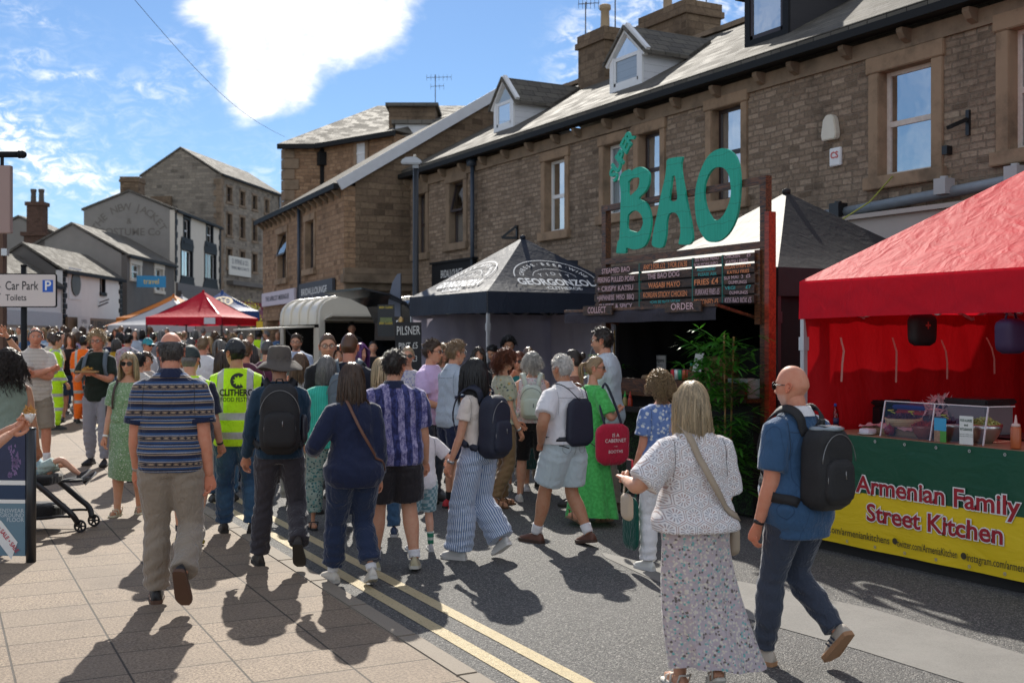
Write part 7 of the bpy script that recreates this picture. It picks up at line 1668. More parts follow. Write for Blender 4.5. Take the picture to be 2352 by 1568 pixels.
# hanging sign off the left-hand building
xa = at(30,8.6);hs_ = thing('hanging_sign','plain pinkish panel hanging under a black pole with a ball end','sign',(xa[0],xa[1],0),-YAW);k = 8.6/F;X_ = lambda p: (p-30)*k
b = MB();z = hgt(355,8.6);b.tube([(X_(-260),0,z),(X_(45),0,z)],.024,12);b.tube([(X_(43),0,z),(X_(47),0,z)],.030,12);b.build('arm',BLKP,hs_,True);V,Fc = ell((X_(52),0,z),(.030,.030,.030),12,16);raw_obj('ball',V,Fc,BLKP,hs_)
b = MB();b.box(X_(-190),-.025,hgt(536,8.6),X_(27),.025,hgt(381,8.6));b.build('panel',plain('panel_pink',(.33,.23,.21),.5,.05),hs_,bevel=.004);b = MB();b.bar((X_(5),0,z),(X_(5),0,hgt(381,8.6)),.02,.02);b.bar((X_(-150),0,z),(X_(-150),0,hgt(381,8.6)),.02,.02);b.build('hanger',BLKP,hs_)
xa = at(5,24.);dp = thing('timber_post','brown timber post with a grey box at the left edge','post',(xa[0],xa[1],0),-YAW);b = MB();b.box(-.2,-.1,.1,.06,.1,hgt(535,24.));b.build('post',plain('post_brown',(.11,.06,.04),.7),dp);b = MB();b.box(.04,-.14,hgt(588,24),.16,-.02,hgt(572,24));b.build('box',ALU,dp)
# poster board by the kerb side
xa = at(66,9.3);ab = thing('poster_board','blue menswear poster board fixed to a black tube post','sign board',(xa[0],xa[1],.03),-YAW-R(4));k = 9.3/F;zt = hgt(988,9.3)-.03;b = MB();b.tube([(.02,0,0),(.02,0,zt+.015)],.040,16);b.lathe([(.041,0),(.041,.012),(0,.014)],(.02,0,zt+.01),16);b.build('post',plain('post_charcoal',(.02,.022,.026),.35),ab,True)
b = MB();x0 = -.95;b.box(x0,-.012,.05,-.02,.012,zt-.0);pnl = b.build('board',plain('board_edge',(.05,.06,.08),.5),ab)
def strip(nm,z0,z1,m_): b = MB();b.box(x0+.002,-.016,z0,-.022,-.0125,z1);return b.build(nm,m_,pnl)
zz = lambda y: hgt(y,9.3)-.03
strip('photo',zz(1102),zz(992),plain('photo_navy',(.02,.028,.075),.5,.5,7));strip('white_band',zz(1113),zz(1102.5),OUTL);strip('navy_band',zz(1146),zz(1113.5),plain('navy_band',(.012,.035,.085),.5));strip('white_band',zz(1155),zz(1146.5),OUTL);strip('teal_panel',zz(1275),zz(1155.5),plain('steel_blue',(.13,.22,.28),.5,.1))
for i,tx in enumerate(('MENSWEAR','GROUND','FLOOR')): V,Fc = text_geo(tx,.046,align='RIGHT');raw_obj('lettering',[(-.03+v[0],-.018,zz(1172+10.5*i)+v[1]) for v in V],Fc,plain('pale_letter',(.55,.60,.63),.5),pnl,smooth=False)
sl = Vector((-.17,-.020,zz(1238)));rt_ = Vector((.62,0,-.78));up_ = Vector((.78,0,.62));b = MB();q = lambda u,v: tuple(sl+rt_*u+up_*v)
b.quad(q(-.13,-.075),q(.15,-.075),q(.07,.055),q(-.16,.055));b.build('sale_band',OUTL,pnl);place_text('lettering','• SALE • SALE',plain('sale_red',(.5,.03,.06),.5),pnl,sl+Vector((.01,-.002,0)),rt_,up_,.052,width=.25,bold=.015)
tr = np.random.RandomState(2);V = [];Fc = []
for i in range(60): a,q_ = tr.uniform(-.1,.1),tr.uniform(0,.26);k_ = len(V);p = Vector((-.16+.05*math.sin(q_*12)+a*.4,-.0175,zz(1095)+q_));V += [tuple(p),tuple(p+Vector((.012,0,.02))),tuple(p+Vector((.018,0,-.012)))];Fc.append((k_,k_+1,k_+2))
raw_obj('photo_figure',V,Fc,plain('photo_mauve',(.20,.13,.28),.5,.5,20),pnl,False)
# pushchair
xa = at(150,10.9);pc = thing('pushchair','black folding pushchair with a child lying in it','pushchair',(xa[0],xa[1],.03),-YAW-R(90));k = 10.9/F
# local: +y points to the right of the picture (the front), x across
PX = lambda p: (p-150)*k;PZ = lambda y: hgt(y,10.9)-.03
FRM = plain('pushchair_frame',(.012,.013,.016),.35);SEATM = cloth('pushchair_cloth',(.014,.014,.016),.8)
for sx in (-.22,.22):
 b = MB();b.tube(smooth_path([(sx,PX(70),PZ(1085)),(sx,PX(110),PZ(1108)),(sx,PX(160),PZ(1150)),(sx,PX(185),PZ(1172)),(sx*.8,PX(196),PZ(1195))],4),.028,10);b.tube(smooth_path([(sx,PX(-10),PZ(1210)),(sx,PX(60),PZ(1188)),(sx,PX(150),PZ(1178)),(sx,PX(188),PZ(1178))],4),.013,8);b.tube([(sx,PX(-60),PZ(960)),(sx,PX(20),PZ(1060)),(sx,PX(90),PZ(1100))],.016,8);b.build('frame',FRM,pc,True,uv=False)
 for (px,r) in ((200,.062),(-20,.085)):
  b = MB();zc = r;yc = PX(px);P = [(sx*.8,yc+r*.82*math.cos(a),zc+r*.82*math.sin(a)) for a in np.linspace(0,6.283,25)];b.tube(P,r*.17,8,cap=False)
  for a in np.linspace(0,6.283,7)[:-1]: b.bar((sx*.8,yc,zc),(sx*.8,yc+r*.75*math.cos(a),zc+r*.75*math.sin(a)),.012,.014)
  b.lathe([(.018,-.015),(.018,.015)],(sx*.8,yc,zc),10);b.build('wheel',RUB,pc,True,uv=False)
b = MB();V,Fc = rbox(0,PX(75),PZ(1100),.21,.24,.055,.4);b.add(V,Fc);V,Fc = rbox(0,PX(175),PZ(1100),.17,.10,.016,.4);b.add(V,Fc);b.build('seat',SEATM,pc,True,uv=False);b = MB();V,Fc = rbox(0,PX(-15),PZ(1040),.20,.05,.22,.5);b.add(V,Fc);b.build('backrest',SEATM,pc,True,uv=False)
b = MB();V,Fc = rbox(0,PX(80),PZ(1172),.20,.26,.075,.4);b.add(V,Fc);b.build('basket',SEATM,pc,True,uv=False);b = MB();b.tube([(-.22,PX(-60),PZ(960)),(.22,PX(-60),PZ(960))],.017,8);b.build('handle',FRM,pc,True,uv=False)
# far tents
def ftent(lab,xp,yp,d,w_,l_,zoff_b,m_,rz,hgtv=.28,drop=.95,**k):
 x_,y_ = at(xp,d);zp = hgt(yp,d);return tent(lab,x_,y_,w_,l_,zp-drop-hgtv,zp-drop,zp,m_,-YAW+rz,polem=DKPOLE,curve=1.25,z0=gz(x_,y_),n=7,**k)
t1 = ftent('bright red tent with a white label in the middle of the far crowd',467,669,44.,3.1,3.1,0,tentm('far_red_canopy',(.62,.014,.04),.6,.2,.35,.4,3),R(-12),.30,1.02)
zpk = hgt(669,44.);
b = MB();b.box(.85,-1.60,zpk-1.29,1.30,-1.585,zpk-1.05);b.build('name_label',plain('label_white',(.62,.62,.66),.6),t1)
ftent('white tent just left of the far red tent',398,688,49.,4.4,3.0,0,tentm('white_canopy',(.62,.63,.66),.6,.4,.3,.4,3),R(-20),.30,1.10);ftent('orange tent peeking above the white tent',399,677,54.,4.2,3.0,0,tentm('orange_canopy',(.70,.24,.04),.6,.4,.3,.4,3),R(-20),.28,1.1)
tb2 = ftent('blue tent with a gold wheel emblem to the right of the red tent',511,668,52.,3.2,3.2,0,tentm('blue_canopy',(.025,.09,.30),.55,.4,.2,.4,3),R(14),.4,.95,walls=(1,))
b = MB();gd = plain('emblem_gold',(.42,.28,.08),.5);zc = hgt(692,51.);L_ = math.hypot(1.6,.95);up2 = Vector((0,1.6/L_,.95/L_));oc = Vector((.05,-1.6,hgt(668,52.)-.95))+up2*.85+Vector((0,-.012,.03))
ring = lambda r: [tuple(oc+Vector((math.cos(a)*r,0,0))+up2*(math.sin(a)*r)) for a in np.linspace(0,6.283,25)]
b.add(ring(.42)+ring(.30),[(i,i+1,26+i,25+i) for i in range(24)]);b.add(ring(.13)+ring(.06),[(i,i+1,26+i,25+i) for i in range(24)])
for a in np.linspace(0,6.283,7)[:-1]: d_ = Vector((math.cos(a),0,0))+up2*math.sin(a);e_ = (Vector((-math.sin(a),0,0))+up2*math.cos(a))*.03;b.quad(tuple(oc+d_*.12-e_),tuple(oc+d_*.31-e_),tuple(oc+d_*.31+e_),tuple(oc+d_*.12+e_))
b.build('emblem',gd,tb2)
ftent('small grey tent peak between the orange and red tents',418,679,58.,3.0,3.0,0,tentm('grey_canopy',(.40,.42,.45),.6,.4,.2,.4,3),R(-20),.28,1.0)
xa = at(285,50.);og = thing('market_parasol','low orange parasol beyond the heads left of the white tent','parasol',(xa[0],xa[1],0),-YAW);z = hgt(734,50.);b = MB();b.lathe([(1.1,-.28),(.6,-.12),(.02,.02)],(.2,0,z),8);b.build('canopy',tentm('orange_canopy',(.70,.24,.04)),og);b = MB();b.tube([(.2,0,gz(*xa)),(.2,0,z)],.025,8);b.build('pole',ALU,og)
xa = at(638,46.);og = thing('market_parasol','red parasol behind the cream trailer hatch','parasol',(xa[0],xa[1],0),-YAW);z = hgt(742,46.);b = MB();b.lathe([(.75,-.32),(.7,-.20),(.35,-.06),(.02,.04)],(0,0,z),10);b.build('canopy',tentm('far_red_canopy',(.42,.012,.035)),og);b = MB();b.tube([(0,0,gz(*xa)),(0,0,z)],.025,8);b.build('pole',ALU,og)
xa = at(605,41.);ys = thing('notice_board','square yellow notice above the crowd beside the blue tent','sign',(xa[0],xa[1],0),-YAW);b = MB();b.box(-.25,-.01,hgt(764,41.),.12,.01,hgt(738,41.));b.build('panel',plain('notice_yellow',(.75,.50,.02),.5),ys);b = MB();b.tube([(-.06,.03,gz(*xa)),(-.06,.03,hgt(740,41.))],.02,6);b.build('post',ALU,ys)
def leaftr2(t,b):
 tr = t.new('ShaderNodeBsdfTranslucent');tr.inputs[0].default_value = (.45,.42,.04,1);mx = t.new('ShaderNodeMixShader');mx.inputs[0].default_value = .4
 t.t.links.new(b.outputs[0],mx.inputs[1]);t.t.links.new(tr.outputs[0],mx.inputs[2]);t.t.links.new(mx.outputs[0],t.n['Material Output'].inputs[0])
 # small street tree
def tree(label,x,d,ytop,ybot,r,seed,c0=(.10,.14,.015),c1=(.30,.30,.04),n=900):
 xa = at(x,d);t = thing('street_tree',label,'tree',(xa[0],xa[1],gz(*xa)),-YAW);rs = np.random.RandomState(seed);zt,zb = hgt(ytop,d)-gz(*xa),hgt(ybot,d)-gz(*xa);b = MB();b.tube([(0,0,0),(.03,0,zb*.6),(0,.02,zb),(.04,0,(zb+zt)/2)],[.07,.055,.045,.02],8)
 for k in range(5): a = rs.uniform(0,6.28);b.tube([(0,0,zb*.9),(r*.5*math.cos(a),r*.5*math.sin(a),zb+(zt-zb)*rs.uniform(.3,.8))],[.03,.01],6)
 b.build('trunk',plain('bark',(.08,.06,.045),.9),t,True);V = [];Fc = [];cl = [(rs.normal(0,r*.45),rs.normal(0,r*.45),rs.uniform(zb,zt),rs.uniform(.25,.5)*r) for _ in range(11)]
 for i in range(n):
  c = cl[rs.randint(len(cl))];p = Vector((c[0]+rs.normal(0,c[3]),c[1]+rs.normal(0,c[3]),c[2]+rs.normal(0,c[3])));leaf(V,Fc,p,rs.normal(0,1,3),rs.uniform(.08,.16),.03,(0,0,1),rs)
 lm = mat('tree_leaf %d' % seed,lambda t: t.mix(t.noise(t.obj(),3,4),c0,c1),.6,0,.3,leaftr2);raw_obj('crown',V,Fc,lm,t,False)
tree('small yellow green street tree beside the blue tent',587,55.,692,742,.42,3,(.06,.09,.012),(.16,.18,.03),700)
# wires, aerials
ca = thing('overhead_cable','thin black cable crossing the sky from the upper left','cable');b = MB()
p0_,p1_ = at(250,22),at(655,43.5);A0,A1 = Vector((*p0_,hgt(-70,22))),Vector((*p1_,hgt(315,43.5)));b.tube([tuple(A0.lerp(A1,u)+Vector((0,0,-.5*math.sin(u*math.pi)))) for u in np.linspace(0,1,16)],.006,5);b.build('wire',plain('cable_grey',(.05,.05,.06),.6),ca,True)
yc = thing('washing_line','yellow green cord tied from a window sill to the black tent','cord');Y0,z0 = onX(11.9,2050,405);b = MB();ph = YAW+math.atan((1928-1176)/F);X1 = 10.8;Y1 = X1/math.tan(ph);z1 = hgt(508,X1*FW.x+Y1*FW.y);b.tube([(11.9,Y0,z0),(11.4,(Y0+Y1)/2,(z0+z1)/2-.05),(X1,Y1,z1)],.010,5);b.build('cord',plain('cord_lime',(.35,.38,.06),.6),yc,True)
def aerial(label,x,d,ybot,ytop,elems,arm=.6):
 xa = at(x,d);t = thing('aerial',label,'aerial',(xa[0],xa[1],0),-YAW);z0,z1 = hgt(ybot,d),hgt(ytop,d);b = MB();b.tube([(0,0,z0),(0,0,z1)],.016,6);b.build('mast',plain('aerial_grey',(.12,.12,.13),.4,metal=.6),t,True)
 for (fz_,L,nE) in elems:
  b = MB();z = z0+(z1-z0)*fz_;b.tube([(-L*.35,0,z),(L*.65,0,z+.03)],.010,5)
  for k in range(nE): xx = -L*.35+L*k/max(1,nE-1);b.tube([(xx,-.14,z+.01),(xx,.14,z+.01)],.006,4);b.tube([(xx,0,z-.12),(xx,0,z+.12)],.005,4)
  b.build('array',plain('aerial_grey',(.12,.12,.13),.4,metal=.6),t,True)
aerial('tall television aerial on the hipped roof',1000,44,240,172,((.9,.95,7),(.6,.5,4)));aerial('aerial pole fixed to the left chimney',1345,28.5,130,5,((.96,.5,6),));aerial('bare aerial mast right of the left chimney',1413,27.5,90,-30,((.9,.4,4),));aerial('small aerial beside the right chimney pot',1622,28,60,-20,((.5,.4,5),))
# ---------------------------------------------------------------- clothing patterns
def flor(bg,cols,sc,thr=.42,leafc=None):
 def f(t):
  o = t.map(t.obj(),(1,.6,1));nz = t.new('ShaderNodeTexNoise');t.put(nz.inputs['Vector'],o);nz.inputs['Scale'].default_value = sc*.9;mv = t.new('ShaderNodeMix',data_type='VECTOR');mv.inputs[0].default_value = .9/sc;t.put(mv.inputs[4],o);t.put(mv.inputs[5],nz.outputs[1]);o = mv.outputs[1];v = t.voro(o,sc);c = t.xyz(t.voro(o,sc,'F1',1))[0];k = len(cols)
  rc = t.ramp(c,[(i/k,cols[i]) for i in range(k)],'CONSTANT');m_ = t.step(t.m('ADD',v,t.m('MULTIPLY',t.noise(o,sc*3,2),.25)),thr+.12,thr)
  return t.mix(m_,bg,rc)
 return f
def polo_stripes(t):
 x,y,z = t.xyz(t.obj());zz = t.m('ADD',z,t.m('MULTIPLY',t.noise(t.obj(),2.5,2),.012));fr = t.m('FRACT',t.m('DIVIDE',zz,.172))
 N,B,T_,W_ = (.014,.018,.045),(.030,.070,.17),(.27,.20,.14),(.42,.40,.42)
 st = [(0,N),(.07,T_),(.12,N),(.16,W_),(.185,B),(.27,N),(.31,T_),(.36,B),(.44,W_),(.46,N),(.52,B),(.60,T_),(.64,N),(.68,T_),(.78,N),(.82,W_),(.84,B),(.94,N)]
 c = t.ramp(fr,st,'CONSTANT');mo = t.m('FRACT',t.m('MULTIPLY',t.m('ADD',x,t.m('MULTIPLY',y,.7)),19));dd = t.m('ABSOLUTE',t.m('SUBTRACT',mo,.5));vv = t.m('ABSOLUTE',t.m('DIVIDE',t.m('SUBTRACT',fr,.73),.05))
 m_ = t.m('LESS_THAN',t.m('ADD',t.m('MULTIPLY',dd,2.6),vv),.95);inb = t.m('LESS_THAN',vv,1.0)
 return t.mix(t.m('MULTIPLY',m_,inb),c,(.02,.02,.03))
def football(t):
 o = t.obj();x,y,z = t.xyz(o);fr = t.m('FRACT',t.m('DIVIDE',t.m('ADD',x,t.m('MULTIPLY',y,.35)),.105));st = t.step(t.m('ABSOLUTE',t.m('SUBTRACT',fr,.5)),.24,.27)
 n = t.step(t.noise(t.map(o,(1.4,1,.7)),24,7,.75),.42,.60);n2 = t.step(t.noise(o,60,4,.7),.40,.66)
 a = t.mix(n,(.018,.020,.075),(.05,.06,.20));b_ = t.mix(t.m('MAXIMUM',n,t.m('MULTIPLY',n2,.6)),(.05,.05,.18),(.34,.31,.50));return t.mix(st,a,b_)
def pins(t):
 fr = t.m('FRACT',t.m('DIVIDE',t.xyz(t.attr('Girth'))[0],.0165));return t.mix(t.step(t.m('ABSOLUTE',t.m('SUBTRACT',fr,.5)),.17,.27),(.10,.17,.33),(.52,.57,.66))
def subt(t): x,y,z = t.xyz(t.obj());fr = t.m('FRACT',t.m('DIVIDE',t.m('ADD',x,t.m('MULTIPLY',y,.6)),.05));return t.mix(t.step(fr,.06,.02),t.mix(t.noise(t.obj(),4,4),(.030,.075,.155),(.042,.10,.20)),(.02,.05,.11))
def check(a,b_,s_=.022):
 def f(t): x,y,z = t.xyz(t.obj());return t.mix(t.m('GREATER_THAN',t.m('MULTIPLY',t.m('SINE',t.m('MULTIPLY',t.m('ADD',x,y),math.pi/s_)),t.m('SINE',t.m('MULTIPLY',z,math.pi/s_))),0),a,b_)
 return f
def hstripe(a,b_,p,k=.3):
 def f(t): z = t.xyz(t.obj())[2];fr = t.m('FRACT',t.m('DIVIDE',z,p));return t.mix(t.m('LESS_THAN',fr,k),a,b_)
 return f
HVY,HVO,SILV = (.50,.82,.015),(.92,.16,.015),(.42,.42,.42)
def hivis(base,bands,xs=(.10,.155),zsp=1.26,sleeve=None,sx=.215,slb=()):
 def f(t):
  x,y,z = t.xyz(t.obj());ax = t.m('ABSOLUTE',x);inb = 0.0
  for a,c in bands: inb = t.m('MAXIMUM',inb,t.m('MULTIPLY',t.m('GREATER_THAN',z,a),t.m('LESS_THAN',z,c)))
  if xs: inb = t.m('MAXIMUM',inb,t.m('MULTIPLY',t.m('MULTIPLY',t.m('GREATER_THAN',ax,xs[0]),t.m('LESS_THAN',ax,xs[1])),t.m('GREATER_THAN',z,zsp)))
  c = t.mix(inb,base,SILV)
  return t.mix(t.m('GREATER_THAN',ax,sx),c,sleeve) if sleeve else c
 return f
def lace(t):
 x,y,z = t.xyz(t.obj());S_ = .088;px,pz = t.m('DIVIDE',t.m('ADD',x,5),S_),t.m('DIVIDE',t.m('ADD',z,5),S_);r3 = math.sqrt(3)
 def md(v,m_): return t.m('SUBTRACT',t.m('MULTIPLY',t.m('FRACT',t.m('DIVIDE',v,m_)),m_),m_/2)
 ax,az_ = md(px,1),md(pz,r3);bx,bz = md(t.m('SUBTRACT',px,.5),1),md(t.m('SUBTRACT',pz,r3/2),r3)
 la = t.m('ADD',t.m('MULTIPLY',ax,ax),t.m('MULTIPLY',az_,az_));lb = t.m('ADD',t.m('MULTIPLY',bx,bx),t.m('MULTIPLY',bz,bz));sel = t.m('LESS_THAN',la,lb);inv = t.m('SUBTRACT',1,sel)
 gx_ = t.m('ADD',t.m('MULTIPLY',ax,sel),t.m('MULTIPLY',bx,inv));gz_ = t.m('ADD',t.m('MULTIPLY',az_,sel),t.m('MULTIPLY',bz,inv))
 r = t.m('SQRT',t.m('MINIMUM',la,lb));th = t.m('ARCTAN2',gz_,gx_);qx,qz = t.m('ABSOLUTE',gx_),t.m('ABSOLUTE',gz_);hexd = t.m('MAXIMUM',qx,t.m('ADD',t.m('MULTIPLY',qx,.5),t.m('MULTIPLY',qz,r3/2)))
 spoke = t.m('GREATER_THAN',t.m('SINE',t.m('MULTIPLY',th,12)),.05);ring = t.m('MULTIPLY',t.m('GREATER_THAN',r,.13),t.m('LESS_THAN',r,.36));hole = t.m('MULTIPLY',spoke,ring)
 gap = t.m('MULTIPLY',t.m('GREATER_THAN',hexd,.425),t.m('LESS_THAN',hexd,.47));cen = t.m('LESS_THAN',r,.05);h_ = t.m('MAXIMUM',t.m('MAXIMUM',hole,gap),cen)
 t.bh = h_;n = t.noise(t.obj(),260,2);und = t.mix(t.step(t.noise(t.obj(),30,3),.4,.6),(.42,.29,.27),(.36,.36,.40));return t.mix(h_,t.mix(n,(.68,.66,.67),(.84,.82,.83)),und)
C3 = lambda n,c,**k: cloth(n,c,**k)
LACE = C3('lace_crochet',lace,fine=.8,wr=.25);SKF = C3('ditsy_skirt',flor((.44,.38,.41),[(.62,.57,.50),(.16,.38,.37),(.60,.55,.48),(.44,.36,.39),(.60,.54,.46),(.14,.12,.11),(.46,.36,.37)],74,.56),wr=.6)
WHITE = C3('white_cotton',(.68,.67,.69));BLACK = C3('black_cotton',(.012,.012,.015));NAVY = C3('navy_cotton',(.012,.018,.05));BEIGE = C3('beige_chino',(.27,.225,.18),wr=.7);DGREY = C3('charcoal_walking',(.046,.042,.050),wr=.7)
SLATEN = C3('slate_jeans',(.040,.050,.075),wr=.7);DENIM = C3('blue_jeans',lambda t: t.mix(t.step(t.noise(t.obj(),3,4),.35,.7),(.022,.055,.115),(.05,.12,.22)),wr=.8);PALEB = C3('pale_blue_cotton',(.47,.55,.58));CREAM = C3('cream_tee',(.66,.58,.52));GREYJ = C3('grey_jogger',(.27,.27,.31));KHAKI = C3('khaki_short',(.26,.215,.165));TEALK = C3('teal_knit',lambda t: t.mix(t.m('MULTIPLY',t.m('ADD',t.m('SINE',t.m('MULTIPLY',t.xyz(t.obj())[0],420)),1),.5),(.03,.36,.27),(.06,.56,.43)),fine=.9)
LEATH = plain('brown_leather',(.14,.06,.035),.45);CANV = plain('black_canvas',(.012,.012,.014),.7,.2,20,.4,150);NCANV = plain('navy_canvas',(.012,.016,.035),.65,.2,20,.4,150);GCANV = plain('grey_canvas',(.10,.13,.16),.7,.2,20,.4,150);MINT = plain('mint_canvas',(.50,.56,.50),.7,.1,20,.3,120);METW = plain('watch_steel',(.4,.4,.4),.3,metal=.8)
def watch(P,side,m_=METW,nm='watch',t=.93):
 el,wr,f = P.J['el'+side],P.J['wr'+side],P.J['fd'+side];c = (el+(wr-el)*t)*P.s;b = MB();b.tube([tuple(c-f*.011),tuple(c+f*.011)],.031*P.s,14);b.build(nm,m_,P.root,True,uv=False)
def crossbody(P,m_,lab,a=-1,wd=.03,bag=True):
 """strap across the back to a small bag on the far hip: one thing"""
 th = thing('shoulder_bag',lab,'bag',P.root.location,P.root.rotation_euler.z);b = MB()
 pts = P.T(np.array([(a*-.03,.14,1.30),(a*.07,.05,1.49),(a*.075,-.06,1.47),(a*.0,-.17,1.25),(a*-.12,-.15,1.05),(a*-.21,-.02,.93),(a*-.22,.06,.90)]));ribbon(b,P,pts,wd*P.s,.005,.006,sub=6);b.build('strap',m_,th,True,uv=False)
 if bag: V,Fc = rbox(a*-.25,.08,.84,.035,.10,.09,.5,20);raw_obj('bag_body',P.T(V),Fc,m_,th)
 return th
 # ---------------------------------------------------------------- the walkers in front
P = person('balding man in a navy and tan striped polo and beige chinos',392,7.76,1.87,-8,build=1.06,fat=.28,skin='ruddy',hair='ring',hairc='dgrey',beard=('sand',.7),legs=dict(L=(.13,.02,0,0),R=(-.26,.03,.03,60)),arms=dict(L=(2,13,24,12),R=(-6,11,14,0)),top=('polo',C3('polo_stripes',polo_stripes),dict(hem=.865,collar=NAVY,cuffs=NAVY,sleeve=.70,soff=.018)),bottom=('trousers',BEIGE,dict(cuff=.048,off=.020)),shoes=('shoe',(.012,.011,.012),(.10,.05,.03)),head=(-10,0,0));watch(P,'L')
P = person('bald man in a blue shirt with a white collar and sunglasses',1832,6.41,1.705,-34,build=1.06,fat=.30,skin='ruddy',hair='bald',beard=('white',.28),hairc='grey',legs=dict(L=(.16,.03,0,0),R=(-.18,.03,.02,48)),arms=dict(L=(0,12,16,0),R=(4,12,30,10)),top=('polo',C3('blue_rib_shirt',subt),dict(hem=.765,collar=WHITE,sleeve=.78,soff=.024,flare=.055)),bottom=('trousers',SLATEN,dict(cuff=.028)),shoes=('shoe',(.42,.37,.31),(.34,.18,.09)),glasses=('sun',),head=(-14,0,0),hat=None);watch(P,'L',BLK)
for sd_ in 'LR':
 so,fn = P.__dict__['shoe'+sd_]
 for k in range(3):
  b = MB();y0 = -.005+.030*k
  for sx in (-1,1): b.add([tuple(fn((sx*.046,y0,-.055))),tuple(fn((sx*.046,y0+.014,-.055))),tuple(fn((sx*.040,y0+.034,-.018))),tuple(fn((sx*.040,y0+.020,-.018)))],[(0,1,2,3)])
  b.build('stripe',plain('shoe_stripe',(.02,.03,.06),.5),so,uv=False)
bpk = backpack(P,'black rucksack with a shiny grey top on the bald man',CANV,(.150,.105,.235),1.17,topm=plain('shiny_lid',(.20,.24,.27),.22,spec=.7),chest=False)
P = person('blonde woman in a white crochet top and long floral skirt',1596,5.95,1.62,-16,'f',build=1.13,fat=.30,skin='fair',hair='long',hairc='pblond',hlen=.22,legs=dict(L=(.10,-.045,0,0),R=(-.10,-.01,0,26)),arms=dict(L=('to',(-.34,.20,1.19),'hold'),R=(6,16,46,30)),top=('tee',LACE,dict(hem=.915,sleeve=.90,soff=.026,sflare=.03,flare=.03,off=.020,neck=1.465)),bottom=('skirt',SKF,dict(end=.17,flare=.10,fold=.10,nf=7,sway=(.10,-.05))),shoes=('sandal',(.62,.58,.52),(.3,.25,.2)))
crossbody(P,plain('tan_strap',(.34,.27,.20),.6),'taupe crossbody bag strap over the white crochet top',-1,.038)
hb_ = thing('handbag','small cream handbag held with a red phone by the blonde woman','handbag',P.root.location,P.root.rotation_euler.z);V,Fc = rbox(-.33,.20,1.03,.018,.07,.075,.5,20);raw_obj('bag_body',P.T(V),Fc,plain('bag_cream',(.44,.36,.27),.6),hb_);b = MB();h0 = P.handL;b.tube([tuple(h0),tuple(P.T(np.array([-.33,.25,1.10]))),tuple(P.T(np.array([-.33,.16,1.09])))],.005,6);b.build('handle',plain('bag_cream',(.44,.36,.27),.6),hb_,True,uv=False)
ph_ = thing('phone','phone in a red case in the raised hand of the blonde woman','phone',P.root.location,P.root.rotation_euler.z);b = MB();b.box(h0[0]-.006+.03,h0[1]-.035,h0[2]-.05,h0[0]+.006+.03,h0[1]+.04,h0[2]+.10);b.build('case',plain('case_red',(.42,.02,.04),.4),ph_,bevel=.004);b = MB();b.box(h0[0]-.009+.03,h0[1]-.030,h0[2]-.045,h0[0]-.006+.03,h0[1]+.035,h0[2]+.095);b.build('screen',BLK,ph_)
P = person('man in a grey bucket hat with dark walking trousers',642,9.1,1.745,-12,build=1.02,skin='fair',hair='short',hairc='dgrey',legs=dict(L=(.14,.07,0,0),R=(-.27,.06,.02,50)),arms=dict(L=(4,15,26,0),R=(16,10,70,25)),top=('long',C3('petrol_jersey',(.016,.042,.075)),dict(hem=.88,soff=.020)),bottom=('trousers',DGREY,dict(cuff=.052,off=.020)),shoes=('shoe',(.035,.028,.022),(.02,.018,.016),.015),hat=('bucket',plain('hat_grey_brown',(.085,.072,.062),.85,.15,20,.3,120)))
bpk = backpack(P,'large black rucksack on the man in the bucket hat',CANV,(.168,.115,.275),1.20,side=True)
P = person('woman in a navy top and navy trousers with long brown hair',812,8.5,1.70,-26,'f',build=1.10,fat=.12,skin='fair',hair='long',hairc='brown',hlen=.24,legs=dict(L=(.24,.0,0,0),R=(-.10,.02,0,20)),arms=dict(L=('to',(-.24,.26,1.06)),R=(-4,12,20,0)),top=('long',NAVY,dict(hem=.80,soff=.030,flare=.05,sleeve=1.8)),bottom=('trousers',C3('navy_linen',(.018,.030,.070),wr=.8),dict(cuff=.058,off=.026,end=1.84)),shoes=('shoe',(.56,.52,.46),(.48,.46,.42)),socks=(WHITE,1.9));crossbody(P,LEATH,'brown leather bag strap across the navy top',-1,.022,False)
P = person('dark haired man in a navy and lilac football shirt and black shorts',905,9.1,1.75,-12,build=1.16,fat=.34,skin='fair',hair='crop',hairc='dark',beard=('dark',.8),legs=dict(L=(.10,.06,0,0),R=(-.06,.07,0,8)),arms=dict(L=(0,13,20,10),R=(4,14,16,8)),top=('tee',C3('football_shirt',football),dict(hem=.85,sleeve=.82,soff=.024,flare=.03,collar=NAVY,cuffs=None)),bottom=('shorts',C3('black_nylon',(.022,.019,.024),rough=.5),dict(end=.84,cuff=.055,off=.026)),shoes=('shoe',(.42,.37,.24),(.46,.44,.38)),socks=(WHITE,1.84),head=(28,0,0))
P = person('small child in a white tee and teal check shorts',968,9.95,1.20,-18,build=.95,skin='pale',hair='short',hairc='lbrown',cat='child',legs=dict(L=(.02,.02,0,0),R=(-.02,.03,0,0)),arms=dict(L=(0,8,10,0),R=('to',(.40,.16,1.10))),top=('tee',WHITE,dict(hem=.80,sleeve=.8,soff=.03,flare=.03,off=.025)),bottom=('shorts',C3('teal_check',check((.35,.44,.46),(.12,.24,.27),.03)),dict(end=.96,cuff=.05,off=.03)),shoes=('shoe',(.45,.44,.45),(.5,.5,.5)),socks=(C3('white_green_sock',hstripe((.5,.55,.5),(.03,.2,.12),.06,.6)),1.6))
